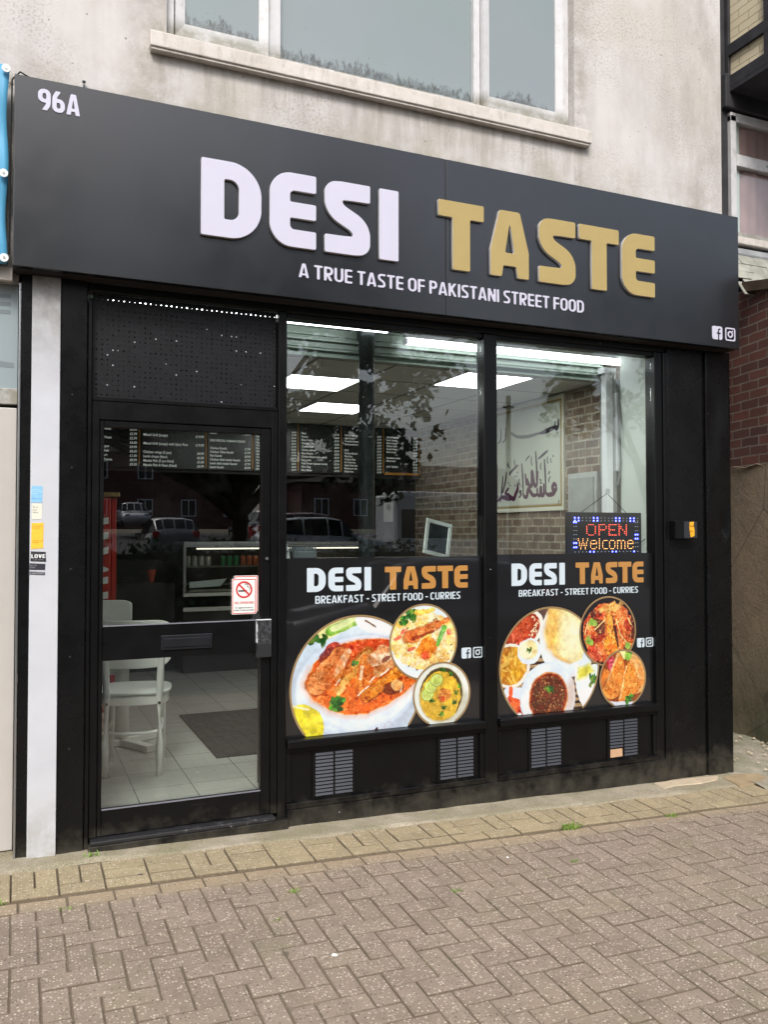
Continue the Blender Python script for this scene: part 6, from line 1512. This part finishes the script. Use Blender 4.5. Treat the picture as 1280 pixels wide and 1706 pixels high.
m = MB(); m.tube([(5.385, .48, 2.14), (5.40, .6, 2.17), (5.43, .75, 2.15), (5.46, .9, 2.17), (5.50, 1.05, 2.15)], .006, 6)
m.build('render_edge', M['old_render'], nh)
MB().box(5.43, 5.515, .985, 1.10, 2.6, 7.5, bev=.004).build('timber', M['timber_black'], nh)
MB().box(5.516, 8.2, 1.02, 1.25, 2.6, 7.5).build('front_wall', M['timber_black'], nh)
MB().box(5.44, 8.2, .93, 1.019, 5.32, 5.62, bev=.01).build('timber', M['timber_black'], nh)
wn = MB(); wn.box(5.52, 5.585, .955, 1.018, 4.19, 5.275, bev=.004).box(5.52, 7.0, .955, 1.018, 5.22, 5.30, bev=.004).box(5.585, 7.0, .950, 1.018, 4.83, 4.935, bev=.006).box(5.585, 7.0, .955, 1.018, 4.19, 4.245, bev=.004).box(6.28, 6.34, .955, 1.018, 4.246, 5.219)
wn.build('window', M['upvc'], nh)
MB().box(5.49, 7.05, .90, 1.02, 4.12, 4.185, bev=.008).build('window_sill', M['sill'], nh)
MB().box(5.586, 7.0, .985, .990, 4.246, 5.219).build('window_pane', M['glass'], nh)
v = []; f = []; n = 70
for i in range(n + 1):
    x = 5.66 + i * (1.34) / n; y = 1.005 + .006 * math.sin(i * 1.1) + .005 * math.sin(i * .43 + 1)
    v += [(x, y, 4.2), (x, y, 5.25)]
    if i: f.append((2 * i - 2, 2 * i, 2 * i + 1, 2 * i - 1))
me = bpy.data.meshes.new('curtain'); me.from_pydata(v, [], f); me.update(); me.shade_smooth(); link('curtain', me, simple('curtain_mauve', srgb(198, 160, 158), .8, 0, .2, .15, 3), nh)
MB().box(5.586, 5.66, 1.000, 1.003, 4.246, 5.219).build('net_curtain', M['card_white'], nh)
MB().box(5.93, 6.02, .940, .9499, 4.875, 4.893, bev=.002).build('window_handle', M['steel'], nh)
# jettied gable with cream brick panels
MB().box(5.515, 8.2, -.2, .945, 5.52, 7.5).build('gable_wall', M['brick_cream'], nh)
m = MB(); m.box(5.485, 5.514, -.2, .944, 5.50, 5.60, bev=.003).box(5.485, 5.514, -.2, .944, 5.78, 5.88, bev=.003).box(5.485, 5.514, .47, .56, 5.601, 5.779).box(5.485, 5.514, .47, .56, 5.881, 7.4).box(5.485, 8.2, -.23, -.2005, 5.50, 5.62).box(5.485, 5.54, .945, .975, 5.50, 7.5)
m.build('timber', M['timber_black'], nh)
MB().box(5.486, 8.2, -.2, .93, 5.46, 5.499).build('soffit', M['timber_black'], nh)
# pent roof of lead and slates over the brick side
rf = MB(); rf.prism([(1.01, 4.10), (.93, 4.095), (.885, 4.03), (.90, 4.0), (1.01, 4.02)], 'x', 5.36, 8.2); rl = rf.build('roof', simple('lead', srgb(150, 152, 154), .6, .1, .4, .2, 8, .4, 30), nh, bevel=.012, seg=2)
m = MB()
for r_ in range(5):
    y0 = .865 - r_ * .052; z0 = 3.97 - r_ * .083
    for q in range(15):
        x0 = 5.30 + q * .19 + (.09 if r_ % 2 else 0)
        m.box(x0 + .003, x0 + .187, y0 - .075, y0 + .075, z0 - .004, z0 + .004, rot=Matrix.Rotation(R(56 + random.uniform(-4, 4)), 3, 'X') @ Matrix.Rotation(R(random.uniform(-3, 3)), 3, 'Y'))
m.build('slates', simple('slate', srgb(150, 150, 140), .8, 0, .3, .3, 6, .5, 40), nh)
m = MB(); m.box(5.33, 5.40, .30, .68, 3.58, 3.66, rot=Matrix.Rotation(R(10), 3, 'X')); m.build('rafter', M['bark'], nh)
def rubble(n):
    v = []; f = []; c = []
    for _ in range(n):
        x, y = random.uniform(4.5, 5.4), random.uniform(-.3, 2.2); r_ = random.uniform(.004, .016); z = g(x, y) + .03; b = len(v)
        for a in range(5): t = 2 * PI * a / 5; v.append((x + r_ * math.cos(t) * random.uniform(.7, 1.3), y + r_ * math.sin(t), z))
        v.append((x, y, z + r_ * .7))
        for a in range(5): f.append((b + a, b + (a + 1) % 5, b + 5))
    me = bpy.data.meshes.new('rubble'); me.from_pydata(v, [], f); me.update(); return tag(link('rubble', me, M['broken_stone']), 'loose grit and stone chips strewn over the alley ground', 'grit', kind='stuff')
rubble(170)

# weeds and litter on the pavement
for x, y, n, r, h, lb in ((-.30, -.49, 60, .05, .035, 'green weed tuft in the joint at the left edge of the pavement'), (.17, -.10, 40, .028, .035, 'small green weed in front of the door threshold'), (.02, -.62, 14, .02, .02, 'tiny weed sprig below the white post'),
        (2.72, -.52, 70, .045, .032, 'green weed tuft in the border joint in front of the third vent'), (3.42, -.56, 34, .03, .025, 'small weed in the border joint near the right pilaster'), (1.0, -.78, 24, .02, .018, 'tiny weed in the pavers in front of the first vent'), (2.45, -.92, 24, .02, .018, 'tiny weed in the pavers in front of the window mullion'),
        (.85, -1.02, 16, .016, .016, 'tiny weed sprig between the pavers left of the litter'), (1.72, -1.02, 20, .018, .016, 'tiny weed sprig in the middle of the pavers'), (4.78, -.18, 50, .05, .03, 'weed patch at the mouth of the alley')):
    weed(x, y, n, r, h, lb)
def crumb(x, y, r, col, lb, nm='litter', grp='specks of litter on the pavers'):
    v = [(x, y, g(x, y) + r * .5)]; n = 9
    for a in range(n): t = 2 * PI * a / n; q = r * random.uniform(.6, 1.3); v.append((x + q * math.cos(t), y + q * math.sin(t), g(x, y) + .001))
    me = bpy.data.meshes.new(nm); me.from_pydata(v, [], [(0, 1 + a, 1 + (a + 1) % n) for a in range(n)]); me.update(); return tag(link(nm, me, col), lb, 'litter', grp)
crumb(.98, -1.36, .013, M['card_white'], 'white scrap of litter lying on the pavers in the middle'); crumb(2.15, -.76, .010, M['card_white'], 'small white scrap of litter near the border below the windows')
crumb(1.19, -.44, .010, M['card_white'], 'white speck of litter on the border joint left of the first vent'); crumb(.08, -.40, .008, M['card_white'], 'white speck of litter on the border pavers by the door')
crumb(1.30, -.33, .008, M['card_white'], 'white speck of litter on the buff border pavers right of the door')
crumb(.36, -.38, .022, simple('dark_leaf', srgb(70, 60, 64), .8), 'dark curled leaf on the buff pavers in front of the door')
m = MB(); m.tube([(.46, -1.965, g(.46, -1.965) - .01), (.46, -1.965, g(.46, -1.965) + .004)], .032, 16); tag(m.build('metal_cap', simple('worn_cap', srgb(150, 148, 144), .6, .3, .4, .4, 40, .6, 80)), 'small worn grey metal cap set in the pavers at the bottom edge', 'cap')

# ================================================================== ACROSS THE STREET (mirrored in the windows)
def make_car(name, label, col, L=4.2, H=1.46, Wd_=1.76, group='cars parked across the street'):
    """front at -x; origin on the ground at the car's centre"""
    t = thing(name, (0, 0, 0), label, 'car', group); P_ = simple('car_paint_' + str(len(bpy.data.materials)), col, .18, .0, .5, .03, coat=1.0)
    T = M['car_glass']; hw = Wd_ / 2; b = .92 * H / 1.46
    st_ = [(0, .42, .56, .60, .62, 0), (.04, .30, .60, .70, .88, 0), (.14, .22, .66, .78, .97, 0), (.25, .20, .70 * b / .9, .86 * b / .9, 1, 0), (.30, .20, .90 * b, .97 * b, 1, 1), (.42, .20, .93 * b, H * .96, 1, 1), (.52, .20, .95 * b, H, 1, 1), (.70, .20, .97 * b, H * .99, 1, 1), (.84, .20, 1.0 * b, H * .95, .99, 1), (.93, .24, 1.02 * b, 1.16 * b, .95, 1), (.985, .30, .95 * b, 1.0 * b, .88, 0), (1.0, .42, .66, .70, .72, 0)]
    rings = []
    for (u, zb, zm, zt, k_, cab) in st_:
        x = (u - .5) * L; h_ = hw * k_; tp = h_ * (.72 if cab and zt > 1.1 * b else .86)
        half = [(0, zb), (h_ * .86, zb), (h_ * .99, zb + .12), (h_, (zb + zm) / 2 + .05), (h_ * .97, zm), (tp, zt - .03 if cab else zt - .02), (tp * .6, zt + .01), (0, zt + .02)]
        rings.append([(x, y, z) for y, z in half] + [(x, -y, z) for y, z in reversed(half[1:-1])])
    v = [p for r_ in rings for p in r_]; n = len(rings[0]); f = []; gl = []
    for i in range(len(rings) - 1):
        for j in range(n):
            q = (i * n + j, (i + 1) * n + j, (i + 1) * n + (j + 1) % n, i * n + (j + 1) % n)
            side = j in (4, 9); wind = i in (4,) and j in (5, 6, 7, 8); rear = i in (8, ) and j in (5, 6, 7, 8)
            if (side and 4 <= i <= 8) or wind or rear: gl.append(q)
            f.append(q)
    f.append(tuple(range(n))); f.append(tuple(reversed(range((len(rings) - 1) * n, len(rings) * n))))
    me = bpy.data.meshes.new('body'); me.from_pydata(v, [], f); me.update(); bm = bmesh.new(); bm.from_mesh(me); bmesh.ops.recalc_face_normals(bm, faces=bm.faces); bm.to_mesh(me); bm.free(); me.shade_smooth()
    link('body', me, P_, t)
    m = MB()
    for q in gl:
        c = [Vector(v[a]) for a in q]; ctr = sum(c, Vector()) / 4; nrm = (c[1] - c[0]).cross(c[3] - c[0]).normalized()
        if nrm.dot(ctr - Vector((ctr.x * .8, 0, .8))) < 0: nrm = -nrm
        m.quad(*[tuple(ctr + (a - ctr) * .90 + nrm * .012) for a in c])
    m.build('windows', T, t)
    for sx in (-1, 1):
        for sy in (-1, 1):
            x, y = sx * L * .31, sy * (hw - .10); m = MB(); m.tube([(x, y - .10, .31), (x, y + .10, .31)], .31, 24); w_ = m.build('wheel', M['rubber'], t)
            m = MB(); m.tube([(x, y + sy * .101, .31), (x, y + sy * .112, .31)], .20, 18); m.build('rim', M['steel'], w_)
    for sy in (-1, 1):
        m = MB(); m.box(-L * .485, -L * .44, sy * hw * .62 - .14, sy * hw * .62 + .14, .60, .72, bev=.02); m.build('headlight', M['frost'], t)
        m = MB(); m.box(L * .455, L * .49, sy * hw * .74 - .10, sy * hw * .74 + .10, .82, 1.04, bev=.02); m.build('tail_light', M['red_ink'], t)
        m = MB(); m.box(-L * .18, -L * .14, sy * (hw + .04) - .10, sy * (hw + .04) + .10, .93 * b, 1.06 * b, bev=.03); m.build('mirror', P_, t)
    return t
kk = NT('car_glass'); kk.base((.01, .012, .014, 1)); kk.rough(.05); M['car_glass'] = kk.m
for (lb, col, L, H, x, y, z, rz, nm) in (
    ('black car parked along the kerb right behind the viewer, mirrored in the window stickers', (.045, .046, .05, 1), 4.3, 1.50, 4.95, -6.45, -.26, 0, 'parked_car'),
    ('white hatchback facing the shop, mirrored at the left of the door glass', srgb(230, 232, 236), 4.2, 1.46, 6.1, -48, 1.98, -90, 'parked_car'),
    ('silver hatchback seen from behind, mirrored in the middle of the door glass', srgb(150, 152, 156), 4.0, 1.50, 4.5, -25, .62, 90, 'parked_car'),
    ('white estate car seen side on, mirrored low in the left window', srgb(205, 208, 212), 4.4, 1.46, 8.6, -20.5, .62, 180, 'parked_car'),
    ('dark red car behind the white estate, mirrored in the left window', srgb(120, 26, 28), 4.3, 1.50, 9.4, -24, .80, 180, 'parked_car'),
    ('grey car mirrored at the right of the door glass', srgb(110, 112, 118), 4.2, 1.5, 10.2, -34, 1.15, 80, 'parked_car')):
    c = make_car(nm, lb, col, L, H); c.location = (x, y, z); c.rotation_euler = (0, 0, R(rz))
mv = thing('minibus', (13.1, -20, .3), 'white minibus with green lettering on its roof band, mirrored in the left window', 'minibus')
m = MB(); m.box(10.95, 15.2, -21.9, -20.0, .45, 2.95, bev=.16); bd = m.build('body', simple('minibus_white', srgb(240, 242, 244), .3, 0, .5, .04), mv)
m = MB(); m.box(11.1, 15.0, -20.0, -19.985, 1.45, 2.36); m.build('windows', M['car_glass'], mv)
me = font_mesh('lettering', 'FOR YOU SERVICES', .34, 'CENTER', 1, .008); me.transform(Matrix(((-1, 0, 0, 13.05), (0, 0, 1, -19.985), (0, 1, 0, 2.45), (0, 0, 0, 1)))); link('lettering', me, simple('green_letters', srgb(20, 110, 60), .5), mv)
for x in (11.8, 14.3):
    m = MB(); m.tube([(x, -20.3, .62), (x, -19.98, .62)], .34, 20); m.build('wheel', M['rubber'], mv)
# brick houses
def far_house(x0, x1, y, z0, z1, roof, cols, label, mat):
    t = thing('brick_house', ((x0 + x1) / 2, y, z0), label, 'house', 'houses across the street')
    MB().box(x0, x1, y - 6, y, z0, z1).build('wall', mat, t)
    m = MB(); m.prism([(y + .3, z1), (y - 6.3, z1), (y - 3, roof)], 'x', x0 - .3, x1 + .3); rf_ = m.build('roof', simple('roof_' + str(len(bpy.data.materials)), srgb(92, 80, 76), .8), t)
    m = MB(); m.box(x0 + 1, x0 + 1.9, y - 3.4, y - 2.6, roof - .6, roof + 1.1); m.build('chimney', mat, rf_)
    n = int((x1 - x0) / 3)
    for i in range(n):
        for zz in (z0 + .9, z0 + 3.6):
            if zz + 1.3 > z1: continue
            cx = x0 + (i + .5) * (x1 - x0) / n; m = MB(); m.box(cx - .55, cx + .55, y + .001, y + .05, zz, zz + 1.25); w_ = m.build('window', M['white_plastic'], t)
            m = MB(); m.box(cx - .47, cx - .04, y + .051, y + .06, zz + .08, zz + 1.17).box(cx + .04, cx + .47, y + .051, y + .06, zz + .08, zz + 1.17); m.build('pane', M['car_glass'], w_)
    return t
far_house(-6, 16, -58, 1.9, 7.4, 10.5, 3, 'long red brick house with white windows, mirrored above the cars in the door glass', M['brick_house'])
far_house(18, 36, -52, 1.9, 5.2, 6.9, 3, 'low brick house with a chimney, mirrored at the right of the left window', M['brick_house'])
far_house(-40, -9, -52, 1.9, 7.0, 9.8, 3, 'brick house across the street at the far left, mirrored in the shiny paintwork', M['brick_house'])
# telegraph pole
m = MB(); m.tube([(21.3, -30, 0), (21.3, -30, 8.2)], [.16, .11], 12); m.box(21.0, 21.6, -30.06, -29.94, 7.6, 7.70)
for q in range(6): m.box(21.1, 21.5, -30.02, -29.98, 4 + q * .45, 4.03 + q * .45)
tag(m.build('telegraph_pole', M['bark']), 'dark wooden telegraph pole mirrored in the right window beside the calligraphy', 'pole')
# leaves
def leaf_mesh(name, blobs, n, size, mat, parent, seed, hang=0.0):
    rs = np.random.RandomState(seed); B_ = np.array(blobs, float); wts = (B_[:, 3] * B_[:, 4] * B_[:, 5]) ** .66; wts /= wts.sum()
    idx = rs.choice(len(B_), n, p=wts); d_ = rs.normal(size=(n, 3)); d_ /= np.linalg.norm(d_, axis=1)[:, None]; r_ = rs.rand(n) ** .45
    # clump inside each blob
    c = B_[idx, :3] + d_ * r_[:, None] * B_[idx, 3:6]; c += rs.normal(size=(n, 3)) * size * .6
    keep = vnoise(c[:, 0] + c[:, 1] * .7, c[:, 2] + c[:, 1] * .4, 1.1, seed, 3) > .37; c = c[keep]; n = len(c)
    a = rs.normal(size=(n, 3)); a /= np.linalg.norm(a, axis=1)[:, None]; b = np.cross(a, rs.normal(size=(n, 3))); b /= np.linalg.norm(b, axis=1)[:, None]
    s_ = size * rs.uniform(.6, 1.3, n)[:, None]
    V = np.stack([c - a * s_, c + b * s_ * .6, c + a * s_, c - b * s_ * .6], 1).reshape(-1, 3)
    me = bpy.data.meshes.new(name); me.from_pydata(V.tolist(), [], [(4 * i, 4 * i + 1, 4 * i + 2, 4 * i + 3) for i in range(n)]); me.update()
    at = me.attributes.new('rnd', 'FLOAT', 'POINT'); at.data.foreach_set('value', np.repeat(rs.rand(n), 4).astype(np.float32)); return link(name, me, mat, parent)
def tree(x, y, z, h, blobs, n, size, label, seed):
    t = thing('sycamore_tree', (x, y, z), label, 'tree', 'sycamore trees across the street')
    m = MB(); m.tube([(x, y, z - .3), (x + .05, y, z + h * .3), (x - .1, y + .1, z + h * .55), (x + .1, y, z + h * .8)], [.30, .24, .16, .05], 12)
    for q, b in enumerate(blobs):
        if q % 2 == 0: m.tube([(x, y, z + h * (.30 + .04 * (q % 5))), ((x * .6 + b[0] * .4), (y * .6 + b[1] * .4), (z + h * .35) * .5 + b[2] * .5 + .2), (b[0], b[1], b[2])], [.12, .07, .03], 8)
    m.build('trunk', M['bark'], t); leaf_mesh('crown', blobs, n, size, M['leaf'], t, seed)
rsx = random.Random(4)
bl = []
for i in range(30):
    x = rsx.uniform(-3.5, 9.6); z = rsx.uniform(4.6, 8.4 - .35 * abs(x - 4)); bl.append((x, -18 + rsx.uniform(-2, 2), z, rsx.uniform(.9, 1.7), 1.3, rsx.uniform(.7, 1.2)))
bl += [(9.4, -17, 5.6, 1.5, .8, .6), (10.4, -17, 6.2, 1.2, .6, .4), (11.0, -17, 6.5, .9, .5, .35), (10.6, -17, 4.7, .6, .5, .9), (9.6, -17.5, 3.6, 1.3, 1, 1.3), (12.0, -17, 7.0, .9, .6, .35), (10.2, -17, 7.8, 1.3, .8, .4), (11.6, -16.6, 8.6, 1.6, .8, .3), (13.0, -16.6, 8.2, 1.2, .8, .3)]
for i in range(26): bl.append((rsx.uniform(4.2, 9.4), -18 + rsx.uniform(-1.5, 1.5), rsx.uniform(3.6, 9.6), rsx.uniform(.8, 1.3), 1.2, rsx.uniform(.8, 1.2)))
for i in range(22): bl.append((rsx.uniform(-5, 8.2), -18.5 + rsx.uniform(-2, 2), rsx.uniform(7.6, 10.8), rsx.uniform(1.0, 1.7), 1.3, rsx.uniform(.8, 1.3)))
tree(5.3, -18, -.3, 7.5, bl, 46000, .13, 'big dark sycamore across the street, mirrored over the door glass and left window', 3)
bl = []
for i in range(22): bl.append((rsx.uniform(16.2, 24), -18 + rsx.uniform(-2, 2), rsx.uniform(5.0, 9.6), rsx.uniform(.9, 1.7), 1.2, rsx.uniform(.8, 1.2)))
bl += [(15.6, -17.4, 8.4, 1.0, .8, .5), (15.2, -17.4, 7.4, .6, .6, .6), (15.9, -17.4, 6.2, .5, .5, .8)]
tree(19.5, -18, -.3, 8.2, bl, 11000, .13, 'leafy sycamore across the street at the right, mirrored over the brick wall', 8)
bl = [(rsx.uniform(-22, -4), -24 + rsx.uniform(-3, 3), rsx.uniform(3.5, 9.5), 1.9, 1.6, 1.4) for i in range(26)]
tree(-12, -24, 0, 8.5, bl, 9000, .20, 'broad tree farther left across the street, mirrored in the black paintwork', 12)
hd = [(x * .8, -14 + rsx.uniform(-.2, .2), .55 + rsx.uniform(-.05, .1), .7, .5, .95) for x in range(-14, 12)]
leaf_mesh('hedge', hd, 15000, .075, M['leaf'], None, 21)
hg = bpy.data.objects['hedge']; tag(hg, 'clipped green hedge along the far side of the road, mirrored below the parked cars', 'hedge')
m = MB(); m.box(-11.5, 9.2, -14.3, -13.7, -.4, 1.15); cr = m.build('stems', M['soil'], None); ORG[hg.name] = Vector((0, 0, 0)); cr.parent = hg
